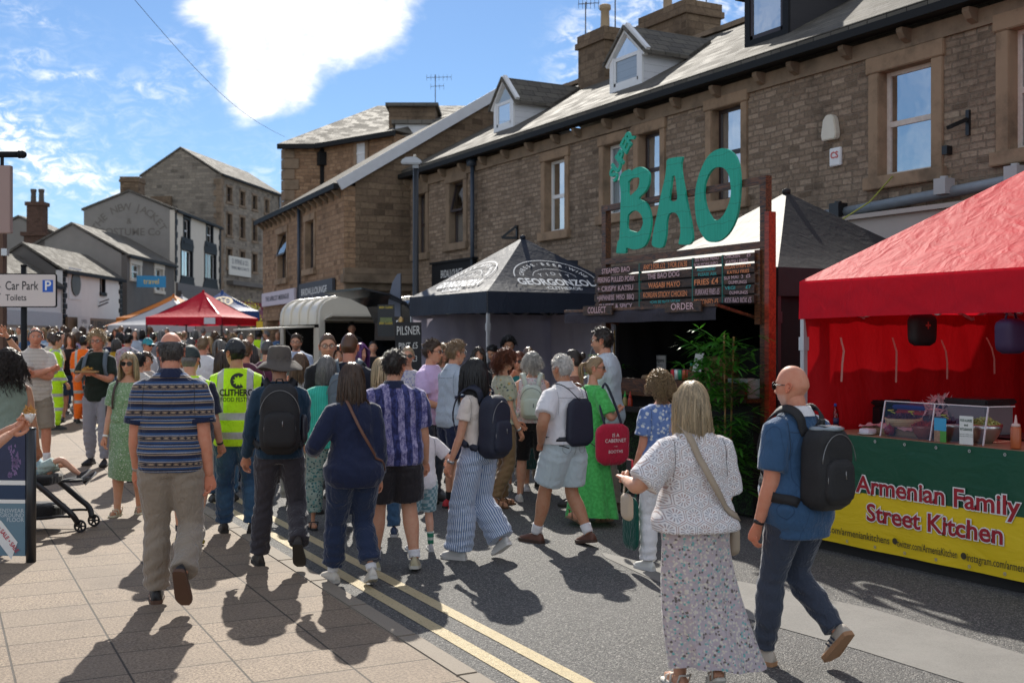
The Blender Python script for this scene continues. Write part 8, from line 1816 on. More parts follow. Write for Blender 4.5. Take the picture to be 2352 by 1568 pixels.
P = person('woman with long black hair in blue striped wide trousers',1098,9.58,1.69,-52,'f',build=1.0,skin='fair',hair='long',hairc='black',hlen=.33,legs=dict(L=(.12,.03,0,0),R=(-.16,.04,0,32)),arms=dict(L=(6,15,12,0),R=(-8,12,18,0)),top=('tee',CREAM,dict(hem=1.0,off=.008,sleeve=.55)),bottom=('wide',C3('pin_trousers',pins,wr=.8),dict(waist=1.07,cuff=.095)),shoes=('shoe',(.55,.53,.50),(.60,.58,.55)),glasses=('clear',plain('amber_frame',(.25,.10,.02),.4)),head=(-16,2,0));watch(P,'L')
backpack(P,'black navy rucksack with hanging straps on the dark haired woman',NCANV,(.150,.105,.27),1.16,side=True)
P = person('white haired man in a white polo and pale blue shorts',1297,10.26,1.735,-40,build=1.10,fat=.42,skin='tan',hair='short',hairc='white',legs=dict(L=(.25,.04,0,0),R=(-.18,.04,0,10)),arms=dict(L=('to',(-.235,.06,.97),(-.8,-.7,0),'fist'),R=(4,12,40,30)),top=('polo',WHITE,dict(hem=.955,collar=WHITE,sleeve=.72,soff=.022)),bottom=('shorts',PALEB,dict(end=.80,cuff=.062,off=.026,waist=1.03,belt=plain('belt_navy',(.02,.022,.03),.5))),shoes=('shoe',(.11,.042,.025),(.055,.03,.02)),socks=(WHITE,1.78));watch(P,'L',BLK)
dbg = thing('drawstring_bag','navy drawstring bag on the man in the white polo','bag',P.root.location,P.root.rotation_euler.z);hh_,_,_,_ = P.topbvh.ray_cast(Vector((0,-1.5,1.15*P.s)),Vector((0,1,0)));V,Fc = rbox(.03,hh_.y/P.s-.035,1.12,.165,.035,.215,.4,28,.82);V[:,1] += .012*np.sin(V[:,0]*40)*(V[:,2]-1.0);raw_obj('bag_body',V*P.s,Fc,NCANV,dbg)
for sg in (-1,1):
 b = MB();Q = hug(P,P.T(smooth_path([(.03+sg*.05,-.24,1.34),(sg*.11,-.14,1.47),(sg*.13,.02,1.48),(sg*.17,.15,1.30),(sg*.20,.05,1.05),(.03+sg*.16,-.20,.93)],4)),.008);b.tube([tuple(q) for q in Q],.005,6);b.build('cord',BLK,dbg,True,uv=False)
GRN = C3('bright_green_cotton',lambda t: t.mix(t.step(t.noise(t.obj(),30,4),.45,.55),(.075,.46,.105),(.10,.56,.14)),trans=.2)
P = person('blonde woman with a ponytail and sunglasses in a bright green dress',1360,11.4,1.69,62,'f',build=1.02,skin='fair',hair='pony',hairc='blond',hlen=.20,legs=dict(L=(.16,.0,0,0),R=(-.26,.0,0,25)),arms=dict(R=('to',(.12,.25,1.20),'fist'),L=(4,10,20,0)),top=('tee',GRN,dict(hem=1.0,off=.010,flare=0,sleeve=.8,soff=.03)),bottom=('skirt',GRN,dict(end=.10,flare=.16,fold=.08,nf=8,waist=1.08,out=.016)),shoes=('sandal',(.20,.13,.08),(.1,.1,.1)),glasses=('sun',),head=(34,0,0))
th = thing('tote_bag','red tote bag with white lettering on the shoulder of the green dress','bag',P.root.location,P.root.rotation_euler.z);hp = P.T(np.array([.30,.08,1.0]));V,Fc = rbox(.29,.06,.86,.045,.19,.21,.5,28,1.04);rb = raw_obj('bag_body',P.T(V),Fc,cloth('tote_red',(.42,.015,.045)),th);b = MB();b.tube([tuple(p) for p in P.T(smooth_path([(.30,.16,1.06),(.24,.12,1.25),(.17,.03,1.475),(.22,-.05,1.25),(.30,-.04,1.06)],4))],.013,6);b.build('handle',NCANV,th,True,uv=False)
for i,(tx,sz) in enumerate((('IS A',.05),('CABERNET',.05),('—',.04),('BOOTHS',.042))): place_text('lettering',tx,OUTL,rb,P.T(np.array([.352,.06,.955-.055*i])),(0,1,0),(0,0,1),sz,off=.002)
LBS = C3('light_blue_linen',(.58,.66,.74),trans=.12,wr=.75)
P = person('tall man with glasses in a light blue linen shirt at the counter',1392,12.1,1.97,-66,build=1.04,fat=.15,skin='fair',hair='short',hairc='dark',beard=('dark',.35),legs=dict(L=(.05,.04,0,0),R=(-.05,.04,0,0)),arms=dict(L=(8,9,30,20),R=(6,9,25,10)),top=('shirt',LBS,dict(hem=.84,soff=.026,off=.026,flare=.02,collar=LBS)),bottom=('trousers',BEIGE,{}),glasses=('clear',),shoes=('shoe',(.1,.06,.04),(.05,.04,.03)))
P = person('woman with dark hair in a bun beside the tall man',1322,12.7,1.74,-75,'f',hair='bun',hairc='dark',top=('tee',C3('rust_top',(.20,.08,.05))),bottom=('trousers',SLATEN,{}))
P = person('white haired woman in a pink floral top and black knee shorts',1222,13.06,1.70,2,'f',build=1.14,fat=.25,skin='pale',hair='mop',hairc='white',hlen=.10,legs=dict(L=(0,.05,0,0),R=(-.03,.05,0,0)),arms=dict(L=(4,14,50,40),R=(4,13,60,40)),top=('tank',C3('pink_floral',flor((.60,.54,.56),[(.48,.10,.20),(.10,.25,.32),(.55,.18,.24),(.20,.35,.35)],42,.36)),dict(hem=.93,off=.016)),bottom=('shorts',BLACK,dict(end=1.0,cuff=.03,off=.02)),shoes=('shoe',(.60,.60,.60),(.6,.6,.6)));backpack(P,'pale mint backpack with dark straps on the white haired woman',MINT,(.140,.085,.20),1.18,trim=NCANV)
P = person('woman with curly red hair and sunglasses in an olive floral blouse',1154,12.6,1.75,66,'f',build=1.05,fat=.1,skin='fair',hair='curly',hairc='red',hlen=.13,legs=dict(L=(.05,.02,0,0),R=(-.14,.03,0,12)),arms=dict(R=(2,10,24,10),L=(10,8,40,20)),top=('tee',C3('olive_floral',flor((.36,.36,.26),[(.10,.14,.07),(.42,.28,.10),(.05,.07,.09),(.50,.44,.30),(.16,.06,.06)],30,.40)),dict(hem=.92,sleeve=.66)),bottom=('trousers',C3('toffee_trousers',(.20,.125,.065)),dict(off=.02,cuff=.03)),glasses=('sun',),shoes=('sandal',(.16,.08,.04),(.1,.1,.1)));watch(P,'R')
P = person('red haired woman in a teal skirt facing us with sunglasses',1190,14.0,1.70,186,'f',lod=1,hair='bob',hairc='red',arms=dict(R=('to',(.06,.22,1.46),'fist')),top=('tee',C3('teal_top',(.02,.17,.18))),bottom=('skirt',C3('dark_teal_skirt',flor((.012,.06,.06),[(.02,.12,.12),(.05,.05,.04)],30)),dict(end=.30)),glasses=('sun',plain('red_frame',(.2,.02,.02),.4)),shoes=('shoe',(.6,.6,.6),(.6,.6,.6)))
P = person('sandy haired man with glasses in a grey blue polo and red shoes',1040,12.4,1.83,58,build=1.08,fat=.3,skin='fair',hair='crop',hairc='sand',legs=dict(L=(.04,.05,0,0),R=(-.04,.06,0,0)),arms=dict(L=(14,8,60,20),R=(4,10,34,20)),top=('polo',C3('grey_blue_pique',(.38,.44,.52)),dict(hem=.86,collar=C3('grey_blue_pique',None),cuffs=NAVY,sleeve=.68,soff=.02)),bottom=('shorts',NAVY,dict(end=.86,cuff=.05,off=.02)),shoes=('shoe',(.48,.02,.03),(.02,.02,.02)),socks=(BLACK,1.78),glasses=('clear',plain('silver_frame',(.5,.5,.5),.3,metal=.8)))
P = person('young man with glasses in a lilac tee shirt',987,13.0,1.835,118,skin='fair',hair='quiff',hairc='brown',arms=dict(R=(10,8,70,40),L=(8,8,30,10)),top=('tee',C3('lilac_cotton',(.62,.47,.74)),dict(sleeve=.72,soff=.022,hem=.84)),bottom=('trousers',SLATEN,{}),glasses=('clear',),head=(-14,0,0))
P = person('fair haired woman with glasses in a pale grey hoodie',1013,14.6,1.80,150,'f',lod=1,hair='bob',hairc='sand',top=('hoodie',C3('pale_grey_jersey',(.42,.43,.44)),dict(hood=True)),bottom=('trousers',DENIM,{}),glasses=('clear',))
P = person('older woman in dark sunglasses with pinned back pale hair',937,14.4,1.76,178,'f',lod=1,hair='bun',hairc='pblond',top=('tee',C3('blue_ditsy',flor((.5,.5,.55),[(.05,.10,.4),(.2,.2,.4)],50))),bottom=('trousers',NAVY,{}),glasses=('sun',))
P = person('woman with a pale blonde bob half hidden behind the football shirt',879,10.7,1.67,-14,'f',lod=1,hair='bob',hairc='pblond',top=('tee',C3('royal_top',(.03,.06,.26))),bottom=('trousers',DENIM,{}),shoes=('shoe',(.02,.04,.09),(.4,.4,.4)))
P = person('dark haired woman standing by the tent pole',1097,15.6,1.74,168,'f',lod=1,hair='long',hairc='dark',top=('tee',BLACK),bottom=('trousers',BLACK,{}))
P = person('dark haired man serving inside the navy tent',1167,17.6,1.88,172,lod=1,hair='mop',hairc='black',hlen=.06,skin='tan',top=('tee',BLACK),bottom=('trousers',BLACK,{}),head=(0,-14,0))
P = person('server with short black hair bending inside the navy tent',1136,17.8,1.74,190,lod=1,hair='crop',hairc='black',skin='tan',top=('tee',BLACK),bottom=('trousers',BLACK,{}),head=(20,-20,0))
P = person('woman with tied sandy hair behind the white haired woman',1214,14.4,1.76,-4,'f',lod=1,hair='bun',hairc='lbrown',top=('tee',C3('sage_top',(.20,.26,.2))),bottom=('trousers',BEIGE,{}))
P = person('grey haired woman in a teal knitted jumper',752,10.97,1.70,-22,'f',build=1.06,hair='long',hairc='grey',hlen=.15,legs=dict(L=(.16,.02,0,0),R=(-.14,.02,0,22)),arms=dict(L=(6,10,30,10),R=(2,10,14,0)),top=('long',TEALK,dict(hem=.84,soff=.03,off=.024)),bottom=('trousers',C3('teal_print',flor((.30,.38,.34),[(.03,.16,.18),(.10,.26,.26),(.02,.08,.10)],40,.45)),dict(cuff=.055,off=.03,end=1.72)),shoes=('sandal',(.02,.02,.02),(.1,.1,.1)))
P = person('woman with long wavy light brown hair and raised arm',688,12.7,1.70,-2,'f',hair='long',hairc='lbrown',hlen=.38,arms=dict(L=('to',(-.20,.26,1.42),'fist'),R=(10,9,60,20)),top=('tank',WHITE),bottom=('wide',C3('stone_trousers',(.26,.245,.22)),{}),shoes=('shoe',(.05,.05,.05),(.05,.05,.05)));watch(P,'L',BLK)
P = person('man with cropped ginger hair in a black tee',801,11.1,1.91,4,build=1.04,skin='ruddy',hair='buzz',hairc=(.16,.075,.035),top=('tee',C3('ink_tee',(.014,.018,.03))),bottom=('trousers',SLATEN,{}));backpack(P,'grey blue backpack on the ginger haired man',GCANV,(.150,.09,.22),1.18)
P = person('man with glasses and tied back fair hair in a black shirt',751,12.3,1.91,152,hair='bun',hairc='lbrown',skin='fair',top=('shirt',BLACK,dict(collar=BLACK)),bottom=('trousers',BLACK,{}),glasses=('clear',),head=(14,0,0),beard=('lbrown',.3))
P = person('dark haired woman peering out between two men',777,13.4,1.78,168,'f',lod=1,hair='long',hairc='dark',top=('tee',C3('plum_top',(.08,.03,.06))),bottom=('trousers',BLACK,{}))
P = person('person with purple hair beside the black tee',820,14.0,1.80,130,'f',lod=1,hair='bob',hairc='purple',top=('tee',C3('grey_top',(.2,.2,.22))),bottom=('trousers',BLACK,{}))
P = person('bearded man with glasses in a pale blue hoodie',681,18.6,1.87,178,lod=1,build=1.05,hair='quiff',hairc='brown',beard=('brown',.8),skin='fair',top=('hoodie',C3('pale_blue_hoodie',(.36,.42,.55)),dict(hood=True,soff=.035,off=.03)),bottom=('trousers',DENIM,{}),glasses=('clear',))
P = person('grey curly haired woman with glasses near the trailer hatch',640,17.2,1.72,172,'f',lod=1,hair='curly',hairc='grey',hlen=.07,top=('tee',C3('moss_top',(.16,.17,.13))),bottom=('trousers',BLACK,{}),glasses=('clear',))
HV1 = C3('hi_vis_vest',hivis(HVY,((1.075,1.14),(.90,.965)),(.105,.165),1.14,(.012,.028,.02),.235),spec=.35)
P = person('steward in a black cap and yellow vest printed with the festival name',543,10.66,1.82,-8,build=1.08,fat=.2,skin='tan',hair='short',hairc='black',hgrow=.7,legs=dict(L=(.12,.03,0,0),R=(.05,.05,0,0)),arms=dict(L=(4,13,30,10),R=(8,10,50,20)),top=('tee',HV1,dict(hem=.80,off=.034,flare=.03,soff=.02,sleeve=.75)),bottom=('trousers',DENIM,dict(cuff=.042,off=.020)),shoes=('shoe',(.018,.016,.015),(.02,.02,.02),.02),head=(-34,-2,0),hat=('cap',plain('cap_black',(.014,.015,.017),.55,.2,20,.3,120)))
VI = plain('vest_print',(.012,.014,.012),.6);back_text(P,'lettering','CLITHEROE',VI,.03,1.325,.085,width=.34,bold=.03,res=2);back_text(P,'lettering','FOOD FESTIVAL',VI,.03,1.262,.058,width=.32,res=2)
V,Fc = [],[];A_ = np.linspace(R(50),R(310),27)
for a in A_: V += [(math.cos(a)*.072,math.sin(a)*.072,0),(math.cos(a)*(.040+.010*math.sin(a*9)),math.sin(a)*(.040+.010*math.sin(a*9)),0)]
back_geo(P,'logo',V,[(2*i,2*i+1,2*i+3,2*i+2) for i in range(26)],VI,.03,1.435,.004)
HV2 = C3('hi_vis_vest_plain',hivis(HVY,((1.05,1.11),),(.105,.16),1.11,(.012,.016,.035),.20),spec=.35)
P = person('man in a dark green cap and yellow vest behind the striped polo',434,10.2,1.755,2,build=1.08,fat=.2,skin='fair',hair='buzz',hairc='grey',legs=dict(L=(.12,.03,0,0),R=(-.22,.03,0,30)),arms=dict(R=(6,13,24,10),L=(2,12,20,0)),top=('tee',HV2,dict(off=.028,sleeve=.8,soff=.02)),bottom=('shorts',KHAKI,dict(end=.95,cuff=.045,off=.02)),shoes=('shoe',(.03,.03,.025),(.35,.28,.03),.02),socks=(BLACK,1.86),hat=('cap',plain('cap_bottle',(.022,.035,.032),.6,.2,20,.3,120)))
b = MB();q = P.HV(np.array([(.083,-.02,.0),(.09,-.01,-.02),(.088,.0,-.045),(.08,.02,-.06)]));b.tube([tuple(v) for v in q],.006,6);b.build('earpiece',BLK,P.root,True,uv=False);watch(P,'R',BLK)
GDR = C3('sage_floral_dress',flor((.20,.31,.17),[(.50,.54,.46),(.10,.22,.10),(.42,.48,.38),(.30,.40,.26)],70,.45))
P = person('blonde woman in sunglasses and a green floral midi dress',298,11.9,1.69,177,'f',build=1.12,fat=.28,skin='fair',hair='bob',hairc='pblond',fringe=True,legs=dict(L=(-.05,.0,0,0),R=(.14,.0,0,0)),arms=dict(L=(4,13,10,0),R=(2,13,12,0)),top=('tee',GDR,dict(hem=1.0,off=.008,flare=0,sleeve=.70,soff=.02,neck=1.43)),bottom=('skirt',GDR,dict(end=.40,flare=.02,fold=.03,waist=1.08,out=.016)),shoes=('sandal',(.55,.50,.38),(.3,.3,.3)),glasses=('sun',));watch(P,'R',OUTL,'bracelet')
th = thing('shoulder_bag','brown bag strap on the shoulder of the green floral dress','bag',P.root.location,P.root.rotation_euler.z);b = MB();ribbon(b,P,P.T(np.array([(.115,-.10,1.35),(.115,-.03,1.47),(.118,.07,1.42),(.13,.14,1.30),(.15,.12,1.15)])),.03,.006,.006,sub=6);b.build('strap',plain('strap_brown',(.05,.03,.022),.6),th,True,uv=False);V,Fc = rbox(.20,-.16,1.08,.10,.05,.12,.5,20);raw_obj('bag_body',P.T(V),Fc,plain('strap_brown',(.05,.03,.022),.6),th)
P = person('man with glasses eating from a brown tray in a dark tee',226,16.1,1.88,178,skin='ruddy',hair='crop',hairc='pblond',hgrow=1.9,lod=0,arms=dict(L=('to',(-.06,.32,1.20),'hold'),R=('to',(.10,.30,1.22),'hold')),legs=dict(L=(.12,.03,0,0),R=(-.06,.03,0,0)),top=('tee',C3('bottle_tee',(.014,.022,.016)),dict(sleeve=.75,soff=.02)),bottom=('trousers',GREYJ,dict(off=.024,cuff=.02)),shoes=('shoe',(.015,.015,.018),(.02,.02,.02)),glasses=('clear',));backpack(P,'grey rucksack worn by the man eating from the tray',GCANV,(.15,.10,.22),1.18)
fd = thing('food_tray','brown card tray of food held by the man in the dark tee','food tray',P.root.location,P.root.rotation_euler.z);c = P.T(np.array([.0,.40,1.235]));b = MB();b.prism([(-.13,-.08),(.13,-.08),(.15,.09),(-.15,.09)],lambda u,v,t: (c[0]+u,c[1]+v,c[2]+t*.03+.03*v),0,1);b.build('tray',plain('kraft_card',(.36,.20,.08),.7),fd,bevel=.004);V,Fc = heap(.07,0,60,.03,None,.02);raw_obj('food',np.array(V)+c+np.array([.0,.02,.04]),Fc,plain('food_yellow',(.55,.30,.05),.6),fd,False)
th = thing('carrier_bag','green carrier bag hanging from the arm of the man in the dark tee','bag',P.root.location,P.root.rotation_euler.z);V,Fc = rbox(-.30,.15,.80,.03,.13,.24,.4,20);raw_obj('bag_body',P.T(V),Fc,cloth('bag_green',(.06,.26,.04)),th);b = MB();b.tube([tuple(p) for p in P.T(np.array([(-.30,.08,1.03),(-.29,.12,1.18),(-.30,.22,1.03)]))],.006,6);b.build('handle',OUTL,th,True,uv=False)
P = person('man in a pale striped polo standing with folded arms',80,15.6,1.94,138,skin='ruddy',hair='ring',hairc='grey',build=1.04,fat=.25,arms=dict(L=('to',(.10,.23,1.19),(-.8,-.2,-.3),'fist'),R=('to',(-.10,.26,1.24),(.8,-.2,-.3),'fist')),legs=dict(L=(.06,.04,0,0),R=(-.06,.05,0,0)),top=('polo',C3('oat_polo',hstripe((.50,.45,.40),(.58,.53,.48),.05,.25)),dict(hem=.84,sleeve=.76,soff=.024,collar=C3('oat_polo',None))),bottom=('shorts',KHAKI,dict(end=.98,cuff=.05,off=.024)),shoes=('shoe',(.14,.12,.09),(.2,.2,.18)),socks=(WHITE,1.72),head=(14,0,0))
P = person('woman with dark curly hair in a sage green vest top',20,10.2,1.735,-24,'f',build=1.06,fat=.1,skin='tan',hair='curly',hairc='dark',hlen=.27,arms=dict(R=(-4,14,14,0),L=(10,12,70,30)),legs=dict(L=(0,.03,0,0),R=(.0,.04,0,0)),top=('tank',C3('sage_vest',(.22,.27,.22)),dict(hem=1.0,off=.012)),bottom=('shorts',C3('pale_denim',(.22,.32,.42),wr=.8),dict(end=.62,cuff=.03)),shoes=('shoe',(.42,.42,.40),(.5,.5,.48)))
P = person('man waving with one raised hand at the left edge',-34,12.2,1.80,168,skin='fair',hair='short',hairc='brown',arms=dict(L=('to',(-.26,.18,1.80),'open'),R=(3,9,10,0)),top=('tee',C3('grey_marl',(.2,.2,.22))),bottom=('trousers',DENIM,{}));watch(P,'L',BLK)
P = person('person in a dark cap eating a snack at the left edge',-150,6.5,1.68,64,skin='fair',hair='short',hairc='brown',arms=dict(R=('to',(.04,.40,1.33),'hold'),L=('to',(-.05,.41,1.36),'hold')),legs=dict(L=(.12,.02,0,0),R=(.0,.02,0,0)),top=('tee',C3('mid_grey_tee',(.15,.16,.18))),bottom=('trousers',C3('light_jeans',(.13,.20,.30),wr=.8),dict(cuff=.04,off=.02)),shoes=('shoe',(.6,.6,.6),(.6,.6,.6)),hat=('cap',plain('cap_black',(.014,.015,.017),.55)))
sk_ = thing('snack','crisp battered snack in a napkin held at the left edge','food',P.root.location,P.root.rotation_euler.z);c = (P.handR+P.handL)/2+np.array([0,.03,.03]);V,Fc = heap(.035,0,70,.05,None,.016);raw_obj('batter',np.array(V)+c,Fc,plain('batter',(.50,.26,.07),.6),sk_,False);b = MB();b.lathe([(.015,-.04),(.030,-.01),(.036,.012)],tuple(c),7);b.build('napkin',OUTL,sk_,True)
P = person('child lying in the pushchair with black trainers',92,10.9,.98,78,zoff=.06,cat='child',skin='pale',hair='short',hairc='lbrown',lean=-42,legs=dict(L=(.72,.0,.78,-48),R=(.66,.03,.86,-40)),arms=dict(L=(30,8,40,20),R=(30,8,40,20)),top=('tee',C3('baby_blue',(.30,.42,.48))),bottom=('shorts',C3('mint_short',(.36,.46,.44)),dict(end=.7)),shoes=('shoe',(.015,.015,.018),(.6,.6,.6)))
P = person('blonde curly haired woman in a blue and white leaf print blouse',1522,9.1,1.60,-24,'f',build=1.08,fat=.15,skin='ruddy',hair='curly',hairc='blond',hlen=.15,arms=dict(L=(2,12,20,0),R=(6,10,40,0)),legs=dict(L=(.06,.02,0,0),R=(-.14,.02,0,24)),top=('tee',C3('blue_leaf',flor((.12,.19,.40),[(.50,.53,.58),(.08,.14,.32),(.55,.57,.60),(.28,.36,.52)],34,.47)),dict(hem=.84,sleeve=.66,soff=.03,off=.024,flare=.03)),bottom=('trousers',WHITE,dict(cuff=.04,off=.02)),shoes=('shoe',(.55,.55,.53),(.5,.5,.5)))
th = thing('carrier_bag','dark green carrier bag held low by the curly blonde woman','bag',P.root.location,P.root.rotation_euler.z);h0 = P.handL;b = MB();V,Fc = rbox(h0[0]-.02,h0[1]+.02,h0[2]-.32,.016,.12,.21,.35,24,.94);raw_obj('bag_body',V,Fc,cloth('bag_forest',(.006,.075,.052)),th);b = MB();b.tube([(h0[0]-.02,h0[1]-.06,h0[2]-.10),tuple(h0),(h0[0]-.02,h0[1]+.10,h0[2]-.10)],.008,6);b.build('handle',cloth('bag_forest',None),th,True,uv=False)
# ---------------------------------------------------------------- further back
ORS = C3('orange_hi_vis',hivis(HVO,((1.02,1.09),(.60,.66),(.40,.46)),(.10,.15),1.09));YES = C3('yellow_hi_vis',hivis(HVY,((1.10,1.17),(.92,.98),(.62,.68),(.36,.42)),(.10,.15),1.17))
P = person('worker in an orange hi vis suit walking away',192,22.6,1.73,-10,lod=1,hair='crop',hairc='black',skin='fair',legs=dict(L=(.08,.03,0,0),R=(-.24,.03,.05,55)),arms=dict(L=(8,12,40,20)),top=('long',ORS,dict(soff=.03,off=.03)),bottom=('trousers',ORS,dict(off=.03,cuff=.05)),shoes=('shoe',(.02,.02,.02),(.05,.05,.05),.03))
P = person('worker in a yellow hi vis suit turned sideways',126,21.3,1.76,60,lod=1,hair='short',hairc='brown',skin='fair',arms=dict(R=(6,12,25,10)),top=('long',YES,dict(soff=.03,off=.03)),bottom=('trousers',YES,dict(off=.03,cuff=.05)),shoes=('shoe',(.02,.02,.02),(.05,.05,.05),.03))
P = person('man with a navy backpack and tan shorts walking away',162,24.5,1.77,-6,lod=1,hair='short',hairc='sand',skin='ruddy',top=('tee',C3('dark_slate_tee',(.03,.04,.05))),bottom=('shorts',C3('tan_short',(.30,.21,.12)),{}),shoes=('shoe',(.1,.1,.1),(.3,.3,.3)),legs=dict(L=(.1,.03,0,0),R=(-.2,.03,0,35)));backpack(P,'navy backpack on the man in tan shorts',NCANV,(.15,.09,.22),1.2)
P = person('man in a white tee with short fair hair seen from behind',464,17.2,1.83,4,lod=1,build=1.1,hair='crop',hairc='sand',hgrow=.7,skin='ruddy',top=('tee',WHITE,dict(sleeve=.8,soff=.03,off=.03)),bottom=('trousers',DENIM,{}))
P = person('grey haired man in a rust top seen from behind',437,19.0,1.80,2,lod=1,hair='buzz',hairc='dgrey',skin='ruddy',top=('tee',C3('rust_tee',(.26,.10,.05))),bottom=('trousers',NAVY,{}))
P = person('woman with a brown bob in a white top near the steward',513,13.0,1.72,-12,'f',lod=1,hair='bob',hairc='brown',top=('tee',WHITE),bottom=('trousers',DENIM,{}))
P = person('woman in a mustard cardigan with grey hair',265,25.,1.68,10,'f',lod=1,hair='bob',hairc='dgrey',top=('long',C3('mustard_knit',(.48,.28,.02))),bottom=('trousers',C3('sea_blue',(.04,.12,.24)),{}))
P = person('dark haired man in a pale floral shirt with a black bag',293,23.5,1.80,4,lod=1,build=1.08,hair='crop',hairc='black',top=('shirt',C3('grey_floral',flor((.36,.34,.40),[(.12,.16,.14),(.40,.20,.28),(.2,.2,.24)],16)),dict(sleeve=.9)),bottom=('trousers',NAVY,{}))
P = person('man in a turquoise cap and white football shirt',336,20.4,1.76,120,lod=1,hair='short',hairc='grey',skin='ruddy',top=('tee',C3('white_blue_shirt',(.60,.62,.66)),dict(collar=C3('royal_collar',(.03,.1,.35)),sleeve=.8)),bottom=('trousers',NAVY,{}),glasses=('sun',),hat=('cap',plain('cap_turquoise',(.02,.28,.34),.6)))
P = person('man in a yellow steward vest far down the street',594,31.,1.86,10,lod=1,hair='crop',hairc='black',skin='brown',top=('tee',C3('hi_vis_far',hivis(HVY,((1.05,1.11),(.9,.95)),(.10,.15),1.1)),dict(sleeve=.7,off=.03)),bottom=('trousers',NAVY,{}))
P = person('small steward in a yellow jacket under the red tent edge',548,37.,1.84,0,lod=2,hair='crop',hairc='dark',top=('long',C3('hi_vis_far',None),dict(off=.03)),bottom=('trousers',NAVY,{}))
P = person('dark skinned steward in a yellow vest by the sign post',27,18.6,1.80,10,lod=1,hair='buzz',hairc='black',skin='brown',top=('tee',C3('hi_vis_far',None),dict(off=.03)),bottom=('trousers',NAVY,{}))
P = person('man with short grey hair behind the bucket hat',613,14.6,1.83,4,lod=1,hair='buzz',hairc='dgrey',top=('tee',C3('wine_tee',(.10,.03,.06))),bottom=('trousers',NAVY,{}))
P = person('woman with grey brown hair in royal blue behind the steward',575,15.4,1.76,-6,'f',lod=1,hair='bob',hairc='dgrey',top=('tee',C3('royal_top',None)),bottom=('trousers',BLACK,{}))
P = person('man in a burgundy polo just right of the steward',562,14.0,1.82,-4,lod=1,hair='short',hairc='lbrown',skin='ruddy',top=('polo',C3('burgundy',(.10,.025,.05))),bottom=('trousers',NAVY,{}))
P = person('child with dark hair behind the blonde woman in green',318,14.4,1.62,0,lod=1,cat='child',hair='crop',hairc='black',top=('tee',C3('white_grey_tee',(.48,.46,.44))),bottom=('shorts',NAVY,{}))
P = person('boy with brown hair looking back towards us',337,15.0,1.62,170,lod=1,cat='child',hair='crop',hairc='brown',top=('tee',C3('oat_tee',(.40,.36,.33))),bottom=('shorts',NAVY,{}))
P = person('server in dark clothes inside the cream trailer',808,24.4,1.72,170,lod=1,hair='crop',hairc='black',top=('tee',BLACK),bottom=('trousers',BLACK,{}),zoff=.35)
P = person('woman with dark hair behind the trailer counter',857,21.4,1.74,170,'f',lod=1,hair='bun',hairc='dark',top=('tee',BLACK),bottom=('trousers',BLACK,{}))
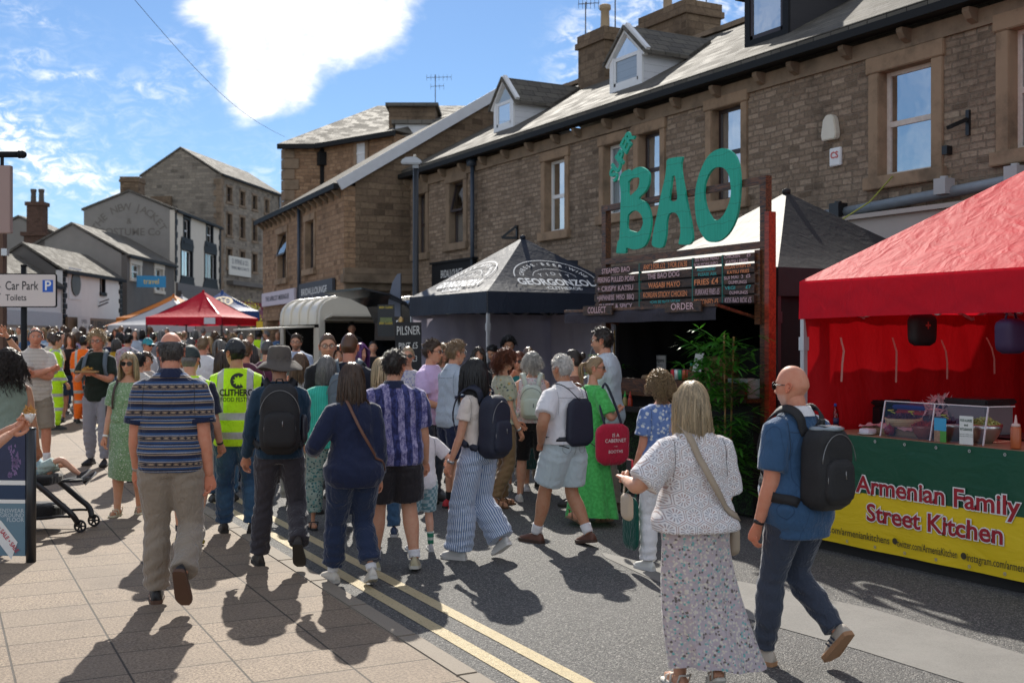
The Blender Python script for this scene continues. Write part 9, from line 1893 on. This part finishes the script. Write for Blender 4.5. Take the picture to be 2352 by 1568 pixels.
# the mass of people down the street: each one built on its own
CG = np.random.RandomState(21);COLS = [('white',(.62,.61,.62)),('cream',(.56,.50,.42)),('pale blue',(.40,.48,.58)),('black',(.014,.014,.018)),('navy',(.015,.022,.06)),('grey',(.20,.20,.22)),('red',(.36,.03,.03)),('sky blue',(.22,.34,.50)),('olive',(.12,.13,.07)),('pink',(.50,.26,.30)),('beige',(.42,.35,.28)),('teal',(.03,.18,.19)),('lilac',(.34,.27,.44)),('denim blue',(.06,.12,.24))]
HC = [('dark','dark'),('brown','brown'),('light brown','lbrown'),('grey','grey'),('blond','blond'),('black','black'),('white','white'),('sandy','sand')]
used_lab = {}
def crowd(x,d,h,face):
 f = CG.rand() < .5;ci = CG.randint(len(COLS));hi = CG.randint(len(HC));cn,cc = COLS[ci];hn,hk = HC[hi];bot = [NAVY,DENIM,BLACK,BEIGE,KHAKI,GREYJ][CG.randint(6)]
 st = (['bob','long','long','bun','curly'] if f else ['short','crop','buzz','ring','short'])[CG.randint(5)]
 pl = 'before the glazed shop' if x < 120 else 'before the wooden shop front' if x < 225 else 'near the orange parasol' if x < 300 else 'left of the red tent' if x < 380 else 'in front of the red tent' if x < 520 else 'beyond the red tent'
 garb = ['tee','shirt','top'][CG.randint(3)];dep = 'nearer' if d < 29 else 'middle' if d < 38 else 'farther';hw_ = dict(bob='bobbed',long='long',bun='tied',curly='curly',short='short',crop='cropped',buzz='shaved',ring='thinning')[st]
 lab = '%s %s in %s %s, %s %s hair, %s' % (dep,'woman' if f else 'man',cn,garb,hw_,hn,pl);used_lab[lab] = used_lab.get(lab,0)+1
 person(lab,x,d,h,face,'f' if f else 'm',build=CG.uniform(.95,1.12),fat=CG.uniform(0,.3),skin=['fair','pale','ruddy','tan'][CG.randint(4)],hair=st,hairc=hk,hlen=.2,lod=2,group='people crowding the far end of the street',seed=int(CG.randint(9999)),
 top=(['tee','tee','long'][CG.randint(3)],C3('crowd_'+cn.replace(' ','_'),cc),{}),bottom=('shorts' if CG.rand() < .35 else 'trousers',bot,{}),arms=dict(L=(CG.uniform(-5,25),9,CG.uniform(5,80),20),R=(CG.uniform(-5,25),9,CG.uniform(5,80),20)))
for (x,y,d) in [(86,764,26),(100,757,30),(117,759,28),(128,750,36),(134,765,25),(147,766,27),(155,752,33),(171,753,34),(200,766,26),(215,754,31),(188,750,40),(244,759,29),(267,755,35),(252,766,26),(294,753,38),(310,757,33),(236,750,42),(60,760,32),(44,752,38),(18,757,34),(112,750,42),(143,749,44),(225,768,24),(280,749,45),
(326,757,36),(407,765,30),(421,760,33),(477,774,21),(505,771,24),(509,780,19),(350,764,27),(372,759,32),(391,768,25),(448,758,36),(492,762,31),(531,765,29),(553,764,33),(384,754,40),(520,757,38),(615,760,36),(628,757,40),(640,762,34),(576,768,27),(655,766,30),(605,752,43),(75,750,44),(160,770,23),(274,764,30),(345,750,44),(466,754,42),(-6,764,27),(118,768,22.6),(207,746,46),(180,762,30)]:
 px = at(x,d);h = min(1.92,max(1.5,hgt(y,d)-gz(*px)));crowd(x,d,h,CG.choice([0,10,-15,175,190,90,-90,160,20,180]))
bpy.data.scenes.remove(TMP)
S.cycles.use_denoising = True
